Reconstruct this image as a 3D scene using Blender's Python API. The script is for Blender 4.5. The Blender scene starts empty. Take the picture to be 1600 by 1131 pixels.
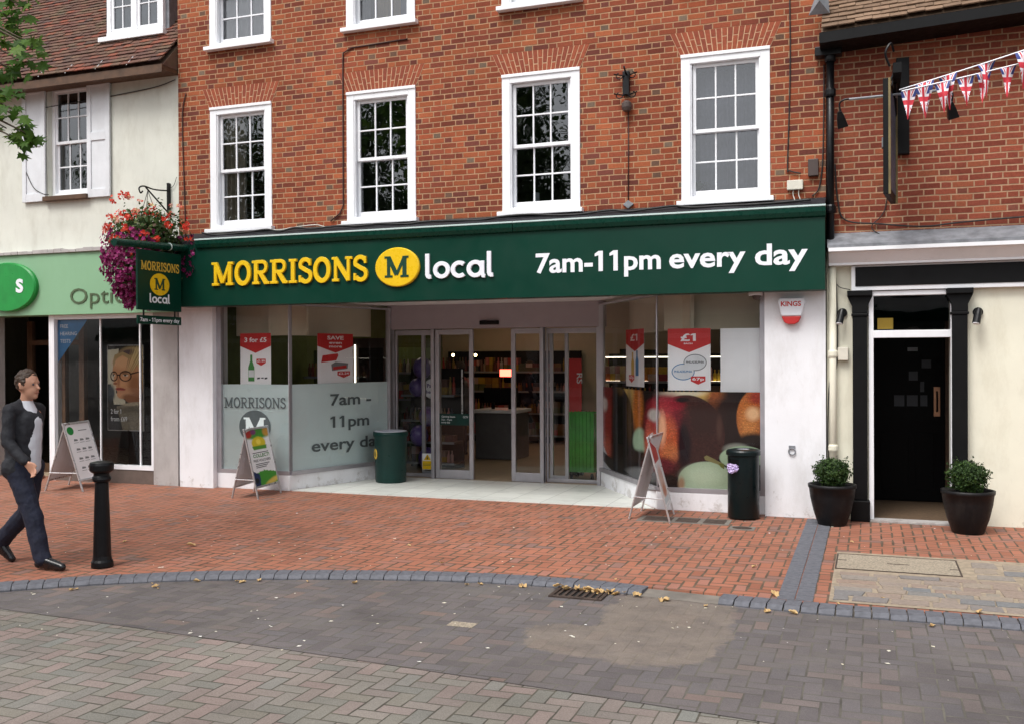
import bpy, bmesh, math, random
from mathutils import Vector, Matrix
import numpy as np
random.seed(7)
PI = math.pi
SC = bpy.context.scene
COL = SC.collection

# ------------------------------------------------------------------ camera, world, sun, exposure
CAM = Vector((0.0, -11.305, 1.8))
YAW, PITCH, ROLL = 0.3524, -0.0052, -0.0048
fw = Vector((-math.sin(YAW) * math.cos(PITCH), math.cos(YAW) * math.cos(PITCH), math.sin(PITCH)))
rt = Vector((math.cos(YAW), math.sin(YAW), 0.0)); up = rt.cross(fw)
r2 = rt * math.cos(ROLL) + up * math.sin(ROLL); u2 = up * math.cos(ROLL) - rt * math.sin(ROLL)
cd = bpy.data.cameras.new('camera'); cam = bpy.data.objects.new('camera', cd); COL.objects.link(cam)
cd.sensor_fit = 'HORIZONTAL'; cd.sensor_width = 36.0; cd.lens = 1522.0 * 36.0 / 1600.0
cd.clip_start = 0.05; cd.clip_end = 3000
cam.matrix_world = Matrix(((r2.x, u2.x, -fw.x, CAM.x), (r2.y, u2.y, -fw.y, CAM.y), (r2.z, u2.z, -fw.z, CAM.z), (0, 0, 0, 1)))
SC.camera = cam

SUN_EL, SUN_AZ = math.radians(58), math.radians(200)      # high, from behind the camera's shoulder
W = bpy.data.worlds.new('World'); SC.world = W; W.use_nodes = True
wn = W.node_tree; bgn = wn.nodes['Background']
sky = wn.nodes.new('ShaderNodeTexSky'); sky.sky_type = 'NISHITA'; sky.sun_disc = False
sky.sun_elevation = SUN_EL; sky.sun_rotation = SUN_AZ
sky.air_density = 1.0; sky.dust_density = 4.0
hs = wn.nodes.new('ShaderNodeHueSaturation'); hs.inputs['Saturation'].default_value = 0.22
wn.links.new(sky.outputs[0], hs.inputs['Color']); wn.links.new(hs.outputs[0], bgn.inputs['Color'])
bgn.inputs['Strength'].default_value = 0.15
sl = bpy.data.lights.new('sun', 'SUN'); sl.energy = 1.3; sl.angle = math.radians(24); sl.color = (1.0, 0.97, 0.93)
so = bpy.data.objects.new('sun', sl); COL.objects.link(so)
sdir = Vector((math.sin(SUN_AZ) * math.cos(SUN_EL), math.cos(SUN_AZ) * math.cos(SUN_EL), math.sin(SUN_EL)))
so.rotation_euler = sdir.to_track_quat('Z', 'Y').to_euler(); so.location = (0, -8, 20)
SC.view_settings.view_transform = 'Standard'; SC.view_settings.look = 'None'
SC.view_settings.exposure = 0.6; SC.view_settings.gamma = 1.0
SC.cycles.max_bounces = 8; SC.cycles.transparent_max_bounces = 12

# ------------------------------------------------------------------ materials
def srgb(r, g, b):
    f = lambda c: (c / 255 / 12.92) if c / 255 <= 0.04045 else ((c / 255 + 0.055) / 1.055) ** 2.4
    return (f(r), f(g), f(b))
class NT:
    def __init__(s, name):
        s.mat = bpy.data.materials.new(name); s.mat.use_nodes = True
        s.t = s.mat.node_tree; s.n = s.t.nodes; s.b = s.n['Principled BSDF']; s.out = s.n['Material Output']
    def new(s, ty, **kw):
        n = s.n.new(ty)
        for k, v in kw.items(): setattr(n, k, v)
        return n
    def put(s, sock, v):
        if isinstance(v, bpy.types.NodeSocket): s.t.links.new(v, sock)
        elif v is not None:
            if hasattr(sock.default_value, '__len__') and len(sock.default_value) == 4 and len(v) == 3: v = (*v, 1)
            sock.default_value = v
    def m(s, op, a, b=None, c=None):
        n = s.new('ShaderNodeMath', operation=op)
        s.put(n.inputs[0], a)
        if b is not None: s.put(n.inputs[1], b)
        if c is not None: s.put(n.inputs[2], c)
        return n.outputs[0]
    def mix(s, f, a, b, mode='MIX'):
        n = s.new('ShaderNodeMix', data_type='RGBA', blend_type=mode)
        s.put(n.inputs[0], f); s.put(n.inputs[6], a); s.put(n.inputs[7], b)
        return n.outputs[2]
    def comb(s, x, y, z=0.0):
        n = s.new('ShaderNodeCombineXYZ'); s.put(n.inputs[0], x); s.put(n.inputs[1], y); s.put(n.inputs[2], z)
        return n.outputs[0]
    def pos(s):
        g = s.new('ShaderNodeNewGeometry'); x = s.new('ShaderNodeSeparateXYZ'); s.t.links.new(g.outputs['Position'], x.inputs[0])
        return g, x.outputs[0], x.outputs[1], x.outputs[2]
    def noise(s, vec, scale, detail=4.0, rough=0.55):
        n = s.new('ShaderNodeTexNoise'); n.inputs['Scale'].default_value = scale; n.inputs['Detail'].default_value = detail
        n.inputs['Roughness'].default_value = rough
        if vec is not None: s.t.links.new(vec, n.inputs['Vector'])
        return n.outputs['Fac']
    def white(s, vec):
        n = s.new('ShaderNodeTexWhiteNoise', noise_dimensions='3D'); s.t.links.new(vec, n.inputs['Vector'])
        return n.outputs['Value'], n.outputs['Color']
    def ramp(s, f, stops, interp='LINEAR'):
        n = s.new('ShaderNodeValToRGB'); cr = n.color_ramp; cr.interpolation = interp
        while len(cr.elements) < len(stops): cr.elements.new(0.5)
        for e, (p, c) in zip(cr.elements, stops): e.position = p; e.color = (*c, 1) if len(c) == 3 else c
        s.put(n.inputs[0], f); return n.outputs[0]
    def mr(s, v, a, b, c, d):
        n = s.new('ShaderNodeMapRange'); s.put(n.inputs[0], v)
        for i, q in enumerate((a, b, c, d)): n.inputs[i + 1].default_value = q
        return n.outputs[0]
    def bump(s, h, strength=0.4, dist=0.01):
        n = s.new('ShaderNodeBump'); n.inputs['Strength'].default_value = strength; n.inputs['Distance'].default_value = dist
        s.t.links.new(h, n.inputs['Height']); s.t.links.new(n.outputs[0], s.b.inputs['Normal'])
    def fin(s, col=None, rough=0.6, metal=0.0, spec=None):
        s.put(s.b.inputs['Base Color'], col); s.put(s.b.inputs['Roughness'], rough); s.put(s.b.inputs['Metallic'], metal)
        if spec is not None: s.put(s.b.inputs['Specular IOR Level'], spec)
        return s.mat

def plain(name, col, rough=0.55, metal=0.0, var=0.12, scale=6.0, bump=0.0, spec=None, dirt=None, dirt_amt=0.0, splash=None):
    """Painted / plastic / metal with slight unevenness and optional blotchy dirt."""
    n = NT(name); g, x, y, z = n.pos(); p = g.outputs['Position']
    f = n.noise(p, scale, 5)
    lo = tuple(c * (1 - var) for c in col); hi = tuple(min(1, c * (1 + var)) for c in col)
    c = n.ramp(f, [(0.3, lo), (0.7, hi)])
    if dirt:
        d = n.noise(n.comb(n.m('MULTIPLY', x, 2.2), n.m('MULTIPLY', y, 2.2), n.m('MULTIPLY', z, 0.8)), 1.7, 8, 0.7)
        c = n.mix(n.m('MULTIPLY', n.mr(d, 0.48, 0.75, 0, 1), dirt_amt), c, dirt)
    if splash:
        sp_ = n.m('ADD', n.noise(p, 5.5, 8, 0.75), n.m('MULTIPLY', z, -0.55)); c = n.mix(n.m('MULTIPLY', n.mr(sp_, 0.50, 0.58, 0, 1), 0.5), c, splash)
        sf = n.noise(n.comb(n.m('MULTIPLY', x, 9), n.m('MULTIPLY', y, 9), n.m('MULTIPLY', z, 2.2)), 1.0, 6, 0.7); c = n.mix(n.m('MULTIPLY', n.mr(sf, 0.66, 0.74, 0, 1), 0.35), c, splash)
    if bump: n.bump(n.noise(p, 90, 3), bump, 0.004)
    r = n.mr(n.noise(p, scale * 3, 3), 0.3, 0.7, max(0, rough - 0.08), min(1, rough + 0.08))
    return n.fin(c, r, metal, spec)

def flemish(name, tones, mortar, course=0.069, pair=0.312, joint=0.0095, arch=False, soot=0.35, sx=0.0):
    """Flemish bond brickwork: stretcher, header, alternate rows shifted by half a pair."""
    n = NT(name); g, x, y, z = n.pos(); p = g.outputs['Position']
    wob = n.m('MULTIPLY', n.m('SUBTRACT', n.noise(p, 1.3, 2), 0.5), 0.022)
    wob2 = n.m('MULTIPLY', n.m('SUBTRACT', n.noise(p, 14, 2), 0.5), 0.007)
    zz = n.m('DIVIDE', n.m('ADD', n.m('ADD', z, 40.0), n.m('ADD', wob, wob2)), course)
    row = n.m('FLOOR', zz); fz = n.m('SUBTRACT', zz, row)
    par = n.m('MODULO', row, 2.0)
    jit, _ = n.white(n.comb(row, 3.1, 7.7))
    u = n.m('ADD', n.m('DIVIDE', n.m('ADD', n.m('ADD', x, y), 60.0), pair), n.m('ADD', n.m('MULTIPLY', par, 0.5), n.m('MULTIPLY', jit, 0.10)))
    u = n.m('ADD', u, n.m('MULTIPLY', wob2, 2.5))
    iu = n.m('FLOOR', u); fu = n.m('SUBTRACT', u, iu)
    head = n.m('GREATER_THAN', fu, 0.667)
    # distance to brick edges (metres)
    a = n.m('MULTIPLY', n.m('MINIMUM', fu, n.m('SUBTRACT', 1.0, fu)), pair)
    b = n.m('MULTIPLY', n.m('ABSOLUTE', n.m('SUBTRACT', fu, 0.667)), pair)
    du = n.m('MINIMUM', a, b)
    dz = n.m('MULTIPLY', n.m('MINIMUM', fz, n.m('SUBTRACT', 1.0, fz)), course)
    d = n.m('ADD', n.m('MINIMUM', du, dz), n.m('MULTIPLY', n.m('SUBTRACT', n.noise(p, 60, 3), 0.5), 0.004))
    brick = n.mr(d, joint * 0.36, joint * 0.72, 0, 1)
    idv = n.comb(n.m('ADD', n.m('MULTIPLY', iu, 2.0), head), row, 1.0)
    rv, rc = n.white(idv)
    rv2 = n.m('ADD', n.m('MULTIPLY', rv, 0.86), n.m('MULTIPLY', head, 0.14))
    c = n.ramp(rv2, tones, 'CONSTANT')
    sep = n.new('ShaderNodeSeparateColor'); n.t.links.new(rc, sep.inputs[0])
    c = n.mix(0.5, c, n.ramp(sep.outputs[1], [(0, (0.68, 0.64, 0.64)), (1, (1.28, 1.3, 1.3))]), 'MULTIPLY')
    tex = n.noise(p, 45, 5, 0.7)
    c = n.mix(0.55, c, n.ramp(tex, [(0.25, (0.55, 0.55, 0.55)), (0.75, (1.4, 1.4, 1.4))]), 'MULTIPLY')
    big = n.noise(p, 0.55, 5, 0.6)
    c = n.mix(soot, c, n.ramp(big, [(0.35, (0.5, 0.46, 0.46)), (0.62, (1.2, 1.2, 1.2))]), 'MULTIPLY')
    mc = n.mix(0.5, mortar, n.ramp(n.noise(p, 7, 4), [(0.3, (0.5, 0.45, 0.42)), (0.7, (1.25, 1.25, 1.25))]), 'MULTIPLY')
    col = n.mix(brick, mc, c)
    h = n.m('ADD', n.m('MULTIPLY', brick, 1.0), n.m('MULTIPLY', tex, 0.5))
    n.bump(h, 0.55, 0.008)
    return n.fin(col, 0.9, 0, 0.2)

def pavers(name, tones, joint_col, w=0.1, joint=0.006, rough=0.85, wear=None, wear_amt=0.0, ox=0.0, oy=0.0, stain=0.3, speck=0.25, contrast=1.0, bump=0.5, over=None):
    """90 degree herringbone of 2:1 blocks, laid along the shop front."""
    n = NT(name); g, x, y, z = n.pos(); p = g.outputs['Position']
    wx = n.m('MULTIPLY', n.m('SUBTRACT', n.noise(p, 2.1, 3), 0.5), 0.018)
    wy = n.m('MULTIPLY', n.m('SUBTRACT', n.noise(p, 2.6, 3), 0.5), 0.018)
    X = n.m('DIVIDE', n.m('ADD', n.m('ADD', x, 200.0 + ox), wx), w)
    Y = n.m('DIVIDE', n.m('ADD', n.m('ADD', y, 200.0 + oy), wy), w)
    i = n.m('FLOOR', X); j = n.m('FLOOR', Y); fx = n.m('SUBTRACT', X, i); fy = n.m('SUBTRACT', Y, j)
    k = n.m('FLOORED_MODULO', n.m('ADD', n.m('SUBTRACT', i, j), 4000.0), 4.0)
    is1 = n.m('COMPARE', k, 1.0, 0.1); is2 = n.m('COMPARE', k, 2.0, 0.1); vert = n.m('GREATER_THAN', k, 1.5)
    lx = n.m('ADD', fx, is1); ly = n.m('ADD', fy, is2)
    W_ = n.m('SUBTRACT', 2.0, vert); H_ = n.m('ADD', 1.0, vert)
    d = n.m('MINIMUM', n.m('MINIMUM', lx, n.m('SUBTRACT', W_, lx)), n.m('MINIMUM', ly, n.m('SUBTRACT', H_, ly)))
    d = n.m('MULTIPLY', d, w)
    d = n.m('ADD', d, n.m('MULTIPLY', n.m('SUBTRACT', n.noise(p, 70, 2), 0.5), 0.003))
    jw = n.mr(n.noise(p, 3.0, 3), 0.35, 0.65, joint * 0.25, joint * 0.9)
    blk = n.m('SMOOTH_MIN', 1.0, n.m('MAXIMUM', 0.0, n.m('DIVIDE', n.m('SUBTRACT', d, jw), 0.003)), 0.05)
    idv = n.comb(n.m('SUBTRACT', i, is1), n.m('SUBTRACT', j, is2), n.m('MULTIPLY', vert, 5.0))
    rv, rc = n.white(idv)
    c = n.ramp(rv, tones)
    sep = n.new('ShaderNodeSeparateColor'); n.t.links.new(rc, sep.inputs[0])
    c = n.mix(0.45 * contrast, c, n.ramp(sep.outputs[0], [(0, (0.62, 0.62, 0.62)), (1, (1.35, 1.35, 1.35))]), 'MULTIPLY')
    grain = n.noise(p, 160, 3, 0.7)
    c = n.mix(speck, c, n.ramp(grain, [(0.3, (0.3, 0.3, 0.3)), (0.7, (1.7, 1.7, 1.7))]), 'MULTIPLY')
    blotch = n.noise(p, 0.9, 7, 0.65)
    c = n.mix(stain, c, n.ramp(blotch, [(0.32, (0.45, 0.44, 0.43)), (0.65, (1.25, 1.25, 1.25))]), 'MULTIPLY')
    jc = n.mix(0.6, joint_col, n.ramp(n.noise(p, 5, 4), [(0.3, (0.35, 0.35, 0.35)), (0.7, (1.6, 1.6, 1.5))]), 'MULTIPLY')
    col = n.mix(blk, jc, c)
    if wear:
        col = n.mix(n.m('MULTIPLY', n.mr(n.noise(p, 1.6, 8, 0.75), 0.5, 0.72, 0, 1), wear_amt), col, wear)
    if over: col = over(n, x, y, p, col)
    n.bump(n.m('ADD', blk, n.m('MULTIPLY', grain, 0.35)), bump, 0.006)
    return n.fin(col, rough, 0, 0.25)

def island(name, tones, rough=0.8, tex=0.5, scale=30, bump=0.4, moss=None):
    """Every loose piece of a mesh (tile, voussoir, leaf, product) gets its own tone."""
    n = NT(name); g, x, y, z = n.pos(); p = g.outputs['Position']
    c = n.ramp(g.outputs['Random Per Island'], tones)
    t = n.noise(p, scale, 5, 0.7)
    c = n.mix(tex, c, n.ramp(t, [(0.25, (0.5, 0.5, 0.5)), (0.75, (1.45, 1.45, 1.45))]), 'MULTIPLY')
    if moss: c = n.mix(n.m('MULTIPLY', n.mr(n.noise(p, 2.2, 7, 0.7), 0.5, 0.68, 0, 1), 0.6), c, moss)
    if bump: n.bump(t, bump, 0.004)
    return n.fin(c, rough, 0, 0.25)

def foliage(name, tones, trans=0.35, rough=0.55):
    n = NT(name); g, x, y, z = n.pos()
    c = n.ramp(g.outputs['Random Per Island'], tones)
    n.fin(c, rough, 0, 0.3)
    tr = n.new('ShaderNodeBsdfTranslucent'); n.t.links.new(c, tr.inputs[0])
    mx = n.new('ShaderNodeMixShader'); mx.inputs[0].default_value = trans
    n.t.links.new(n.b.outputs[0], mx.inputs[1]); n.t.links.new(tr.outputs[0], mx.inputs[2]); n.t.links.new(mx.outputs[0], n.out.inputs[0])
    return n.mat

def glass(name, tint=(0.85, 0.9, 0.88), refl=1.0, base=0.03, wav=0.0):
    n = NT(name); n.n.remove(n.b)
    tr = n.new('ShaderNodeBsdfTransparent'); tr.inputs[0].default_value = (*tint, 1)
    gl = n.new('ShaderNodeBsdfGlossy'); gl.inputs['Roughness'].default_value = 0.004; gl.inputs['Color'].default_value = (0.95, 0.97, 1, 1)
    fr = n.new('ShaderNodeFresnel'); fr.inputs[0].default_value = 1.5
    if wav:
        g, x, y, z = n.pos(); b = n.new('ShaderNodeBump'); b.inputs['Strength'].default_value = wav; b.inputs['Distance'].default_value = 0.02
        n.t.links.new(n.noise(g.outputs['Position'], 3.5, 1), b.inputs['Height']); n.t.links.new(b.outputs[0], gl.inputs['Normal'])
    f = n.m('MINIMUM', n.m('ADD', n.m('MULTIPLY', fr.outputs[0], refl), base), 1.0)
    mx = n.new('ShaderNodeMixShader'); n.t.links.new(f, mx.inputs[0])
    n.t.links.new(tr.outputs[0], mx.inputs[1]); n.t.links.new(gl.outputs[0], mx.inputs[2]); n.t.links.new(mx.outputs[0], n.out.inputs[0])
    return n.mat

def glow(name, col, strength):
    n = NT(name); n.fin(col, 0.5); n.b.inputs['Emission Color'].default_value = (*col, 1); n.b.inputs['Emission Strength'].default_value = strength
    return n.mat

def printed(name, rough=0.45):
    """A printed picture: the mesh's own colour attribute is the ink."""
    n = NT(name); a = n.new('ShaderNodeAttribute', attribute_name='ink')
    return n.fin(a.outputs['Color'], rough, 0, 0.3)

OR1, OR2, OR3 = (0.30, 0.078, 0.036), (0.255, 0.066, 0.034), (0.34, 0.10, 0.044)
M = {}
M['brick'] = flemish('old_red_brick', [(0, OR1), (0.2, OR2), (0.36, OR3), (0.5, (0.19, 0.05, 0.03)), (0.62, (0.27, 0.072, 0.038)), (0.74, (0.155, 0.047, 0.034)), (0.82, OR1), (0.90, (0.15, 0.085, 0.058)), (0.95, (0.17, 0.12, 0.085))], (0.40, 0.24, 0.14), joint=0.0115, soot=0.5)
M['brick_pub'] = flemish('newer_red_brick', [(0, (0.26, 0.066, 0.038)), (0.25, (0.22, 0.055, 0.034)), (0.5, (0.29, 0.085, 0.044)), (0.7, (0.24, 0.062, 0.038)), (0.92, (0.19, 0.062, 0.042))], (0.43, 0.27, 0.17), course=0.0685, pair=0.322, joint=0.0125, soot=0.3)
M['arch'] = island('rubbed_brick', [(0, (0.31, 0.082, 0.042)), (0.5, (0.27, 0.07, 0.038)), (1, (0.23, 0.06, 0.036))], 0.9)
M['mortar'] = plain('lime_mortar', (0.50, 0.30, 0.18), 0.95, var=0.2, scale=20)
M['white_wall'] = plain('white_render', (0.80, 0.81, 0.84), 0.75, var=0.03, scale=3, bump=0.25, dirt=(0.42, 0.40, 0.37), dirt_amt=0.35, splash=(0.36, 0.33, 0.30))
M['cream_wall'] = plain('cream_render', (0.66, 0.67, 0.60), 0.8, var=0.05, scale=2, bump=0.35, dirt=(0.45, 0.44, 0.37), dirt_amt=0.55)
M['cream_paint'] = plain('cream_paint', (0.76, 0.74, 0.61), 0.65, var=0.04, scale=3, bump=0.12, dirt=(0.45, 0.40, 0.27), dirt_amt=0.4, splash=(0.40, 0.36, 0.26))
M['white_paint'] = plain('white_gloss_paint', (0.84, 0.85, 0.88), 0.35, var=0.03, scale=4, dirt=(0.5, 0.5, 0.5), dirt_amt=0.2)
M['shutter'] = plain('pale_shutter_paint', (0.70, 0.72, 0.75), 0.5, var=0.05, dirt=(0.4, 0.4, 0.4), dirt_amt=0.25)
M['soffit'] = plain('soffit_board', (0.68, 0.64, 0.64), 0.6, var=0.03)
M['green'] = plain('deep_green_panel', (0.0015, 0.036, 0.022), 0.38, var=0.10, scale=1.2, spec=0.25)
M['green_trim'] = plain('green_trim', (0.003, 0.040, 0.026), 0.3, var=0.08, spec=0.3)
M['trim_pale'] = plain('pale_capping', (0.55, 0.68, 0.66), 0.3, var=0.05)
M['yellow'] = plain('yellow_acrylic', (0.80, 0.52, 0.012), 0.3, var=0.03)
M['sign_blue'] = plain('weathered_sign_blue', (0.035, 0.07, 0.12), 0.4, var=0.5, scale=9)
M['dull_gilt'] = plain('dull_gilt', (0.16, 0.12, 0.045), 0.5, var=0.3)
M['gold'] = plain('gold_print', (0.62, 0.40, 0.05), 0.45, var=0.05)
M['white_acr'] = plain('white_acrylic', (0.82, 0.84, 0.90), 0.35, var=0.02)
M['dgreen_ink'] = plain('dark_green_ink', (0.006, 0.05, 0.03), 0.4)
M['lead'] = plain('lead_flashing', (0.20, 0.21, 0.23), 0.55, var=0.3, scale=9, bump=0.3)
M['tar'] = plain('black_felt', (0.022, 0.022, 0.026), 0.7, var=0.35, scale=10, bump=0.4, spec=0.25)
M['black_metal'] = plain('black_painted_iron', (0.005, 0.005, 0.006), 0.36, var=0.3, scale=12, spec=0.28)
M['black_matte'] = plain('black_paint', (0.004, 0.004, 0.0045), 0.5, var=0.25, scale=5, spec=0.18)
M['alu'] = plain('brushed_aluminium', (0.42, 0.41, 0.44), 0.38, 0.55, var=0.08)
M['alu2'] = plain('silver_snap_frame', (0.60, 0.60, 0.61), 0.32, 0.7, var=0.08)
M['mauve'] = plain('grey_head_panel', (0.31, 0.27, 0.29), 0.5, var=0.04)
M['tile_floor'] = plain('pale_floor_tile', (0.60, 0.61, 0.58), 0.4, var=0.06, scale=3, dirt=(0.38, 0.37, 0.34), dirt_amt=0.4)
M['shop_floor'] = plain('beige_floor', (0.42, 0.33, 0.23), 0.3, var=0.08)
M['olive'] = plain('olive_wall', (0.10, 0.13, 0.03), 0.7)
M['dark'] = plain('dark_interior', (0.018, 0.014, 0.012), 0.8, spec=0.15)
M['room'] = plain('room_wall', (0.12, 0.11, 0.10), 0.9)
M['bulk'] = plain('cream_bulkhead', (0.62, 0.55, 0.42), 0.6, var=0.03)
M['mat'] = plain('coir_mat', (0.10, 0.062, 0.034), 0.95, var=0.2, scale=30)
M['glass'] = glass('window_glass', (0.93, 0.95, 0.94), 0.9, 0.0, 0.05)
M['old_glass'] = glass('old_sash_glass', (0.62, 0.66, 0.68), 1.6, 0.05, 0.22)
M['shop_glass'] = glass('shop_glass', (0.97, 0.985, 0.98), 0.75, 0.0)
M['film'] = plain('frosted_film', (0.64, 0.74, 0.74), 0.35, var=0.05, scale=1.5)
M['film_ink'] = plain('grey_film_ink', (0.065, 0.085, 0.09), 0.5)
M['red'] = plain('red_ink', (0.55, 0.025, 0.025), 0.45, var=0.05)
M['paper'] = plain('poster_paper', (0.86, 0.86, 0.88), 0.5, var=0.02)
M['white_ink'] = plain('white_ink', (0.86, 0.87, 0.90), 0.5, var=0.02)
M['dark_ink'] = plain('dark_ink', (0.03, 0.035, 0.045), 0.5)
M['grey_ink'] = plain('grey_ink', (0.20, 0.21, 0.22), 0.5)
M['blue_ink'] = plain('blue_ink', (0.05, 0.20, 0.42), 0.5)
M['green_ink'] = plain('green_ink', (0.05, 0.24, 0.05), 0.5)
M['opt_green'] = plain('pale_green_fascia', (0.235, 0.43, 0.26), 0.45, var=0.05, scale=1.0, dirt=(0.2, 0.38, 0.2), dirt_amt=0.3)
M['opt_logo'] = plain('bright_green_logo', (0.010, 0.26, 0.045), 0.35)
M['opt_letter'] = plain('bronze_lettering', (0.10, 0.14, 0.075), 0.4, 0.3)
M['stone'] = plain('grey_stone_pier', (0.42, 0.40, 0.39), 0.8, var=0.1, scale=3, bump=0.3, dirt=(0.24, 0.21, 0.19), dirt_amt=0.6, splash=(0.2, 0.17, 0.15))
M['brown'] = plain('brown_stallriser', (0.13, 0.10, 0.085), 0.6, var=0.15)
M['printed'] = printed('printed_picture')
M['slate_block'] = plain('blue_grey_block', (0.105, 0.108, 0.125), 0.75, var=0.22, scale=25, bump=0.4)
M['pitch_black'] = plain('soot_black_paint', (0.0025, 0.0025, 0.003), 0.5, spec=0.1)
M['pot'] = plain('black_pot', (0.006, 0.006, 0.007), 0.5, var=0.25, scale=10, bump=0.15, spec=0.25, dirt=(0.05, 0.045, 0.04), dirt_amt=0.5)
M['soil'] = plain('soil', (0.04, 0.025, 0.015), 0.95, var=0.4, scale=40)
M['bin_green'] = plain('bottle_green_plastic', (0.002, 0.030, 0.025), 0.35, var=0.15, spec=0.3)
M['bin_dark'] = plain('blackish_green_plastic', (0.002, 0.008, 0.009), 0.35, var=0.15, spec=0.3)
M['rim'] = plain('grey_liner', (0.42, 0.44, 0.50), 0.4)
M['lilac'] = plain('lilac_bag', (0.52, 0.42, 0.68), 0.35, var=0.1)
M['copper'] = plain('worn_copper_plate', (0.62, 0.33, 0.20), 0.35, 0.7)
M['wood'] = plain('old_brown_wood', (0.09, 0.045, 0.022), 0.6, var=0.3, scale=8)
M['cable'] = plain('black_cable', (0.015, 0.014, 0.014), 0.6)
M['white_cable'] = plain('white_cable', (0.6, 0.58, 0.52), 0.5)
M['brown_cable'] = plain('brick_red_cable', (0.05, 0.018, 0.014), 0.7)
M['box_cream'] = plain('cream_plastic', (0.66, 0.63, 0.54), 0.45)
M['box_brown'] = plain('dark_brown_plastic', (0.06, 0.04, 0.035), 0.5)
M['skin'] = plain('skin', (0.52, 0.27, 0.18), 0.5, var=0.06, scale=15)
M['lip'] = plain('lip', (0.36, 0.15, 0.11), 0.5)
M['hair'] = plain('brown_hair', (0.055, 0.032, 0.020), 0.6, var=0.4, scale=60)
M['navy'] = plain('navy_trousers', (0.010, 0.013, 0.030), 0.85, var=0.2, scale=14, bump=0.3)
M['jacket'] = plain('dark_jacket', (0.014, 0.015, 0.020), 0.8, var=0.2, scale=14, bump=0.3)
M['shirt'] = plain('white_shirt', (0.60, 0.61, 0.66), 0.75, var=0.04)
M['shoe'] = plain('black_shoe', (0.008, 0.008, 0.010), 0.25)
M['lamp'] = glow('ceiling_panel', (1.0, 0.84, 0.62), 2.0)
M['shelf_lamp'] = glow('shelf_strip', (1.0, 0.90, 0.72), 2.6)
M['red_lamp'] = glow('red_lit_sign', (1.0, 0.10, 0.06), 5.0)
M['spot_lamp'] = glow('spot_bulb', (1.0, 0.72, 0.3), 14.0)
M['trolley'] = plain('green_trolley_mesh', (0.03, 0.27, 0.02), 0.5, var=0.2)
M['purple'] = plain('purple_balloon', (0.10, 0.07, 0.24), 0.3)
M['counter'] = plain('grey_counter', (0.11, 0.11, 0.115), 0.5)
M['stock'] = island('packaged_goods', [(0, (0.30, 0.24, 0.18)), (0.15, (0.08, 0.02, 0.02)), (0.3, (0.33, 0.22, 0.03)), (0.45, (0.03, 0.03, 0.05)), (0.6, (0.10, 0.12, 0.05)), (0.8, (0.35, 0.03, 0.03)), (1, (0.35, 0.33, 0.30))], 0.5, 0.5, 25, 0)
M['stock_red'] = island('red_and_yellow_goods', [(0, (0.4, 0.03, 0.03)), (0.4, (0.5, 0.36, 0.03)), (0.7, (0.45, 0.38, 0.3)), (1, (0.3, 0.02, 0.03))], 0.5, 0.5, 25, 0)
M['tiles'] = island('clay_roof_tile', [(0, (0.135, 0.068, 0.048)), (0.3, (0.10, 0.052, 0.042)), (0.5, (0.15, 0.085, 0.058)), (0.7, (0.082, 0.05, 0.044)), (0.92, (0.21, 0.065, 0.04)), (1, (0.12, 0.075, 0.055))], 0.9, 0.6, 14, 0.5, moss=(0.12, 0.105, 0.06))
M['tiles_tan'] = island('tan_roof_tile', [(0, (0.20, 0.13, 0.085)), (0.5, (0.16, 0.105, 0.07)), (1, (0.25, 0.165, 0.11))], 0.9, 0.6, 14, 0.5)
M['leaf_box'] = foliage('box_leaf', [(0, (0.010, 0.028, 0.006)), (0.5, (0.024, 0.056, 0.011)), (1, (0.06, 0.11, 0.024))], 0.2)
M['leaf_basket'] = foliage('basket_leaf', [(0, (0.02, 0.05, 0.012)), (0.6, (0.06, 0.12, 0.03)), (0.9, (0.14, 0.17, 0.06)), (1, (0.14, 0.07, 0.05))])
M['petunia'] = foliage('magenta_petal', [(0, (0.11, 0.004, 0.045)), (0.5, (0.20, 0.008, 0.085)), (1, (0.32, 0.02, 0.16))], 0.3)
M['geranium'] = foliage('red_petal', [(0, (0.55, 0.02, 0.015)), (0.6, (0.70, 0.06, 0.03)), (1, (0.72, 0.16, 0.10))], 0.3)
M['pale_petal'] = foliage('cream_pink_petal', [(0, (0.75, 0.62, 0.25)), (0.5, (0.8, 0.45, 0.40)), (1, (0.75, 0.25, 0.22))], 0.3)
M['leaf_plane'] = foliage('plane_leaf', [(0, (0.035, 0.085, 0.012)), (0.5, (0.07, 0.16, 0.02)), (1, (0.15, 0.25, 0.045))], 0.45)
M['leaf_dark'] = foliage('street_tree_leaf', [(0, (0.02, 0.045, 0.012)), (0.6, (0.04, 0.08, 0.02)), (1, (0.07, 0.11, 0.03))], 0.3)
M['bark'] = plain('bark', (0.13, 0.10, 0.07), 0.95, var=0.4, scale=10, bump=0.6)
M['dry_leaf'] = foliage('dry_leaf', [(0, (0.42, 0.22, 0.08)), (0.5, (0.55, 0.36, 0.16)), (1, (0.62, 0.52, 0.30))], 0.15)
M['pale_chip'] = island('pale_litter', [(0, (0.75, 0.73, 0.65)), (0.6, (0.6, 0.55, 0.4)), (1, (0.8, 0.8, 0.8))], 0.7, 0.2, 30, 0)
M['red_paving'] = pavers('red_block_paving', [(0, (0.30, 0.118, 0.074)), (0.35, (0.36, 0.145, 0.09)), (0.7, (0.32, 0.126, 0.079)), (0.93, (0.28, 0.13, 0.095)), (1, (0.18, 0.11, 0.095))], (0.105, 0.075, 0.052), joint=0.013, wear=(0.25, 0.165, 0.13), wear_amt=0.45, contrast=0.8, stain=0.3)
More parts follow.
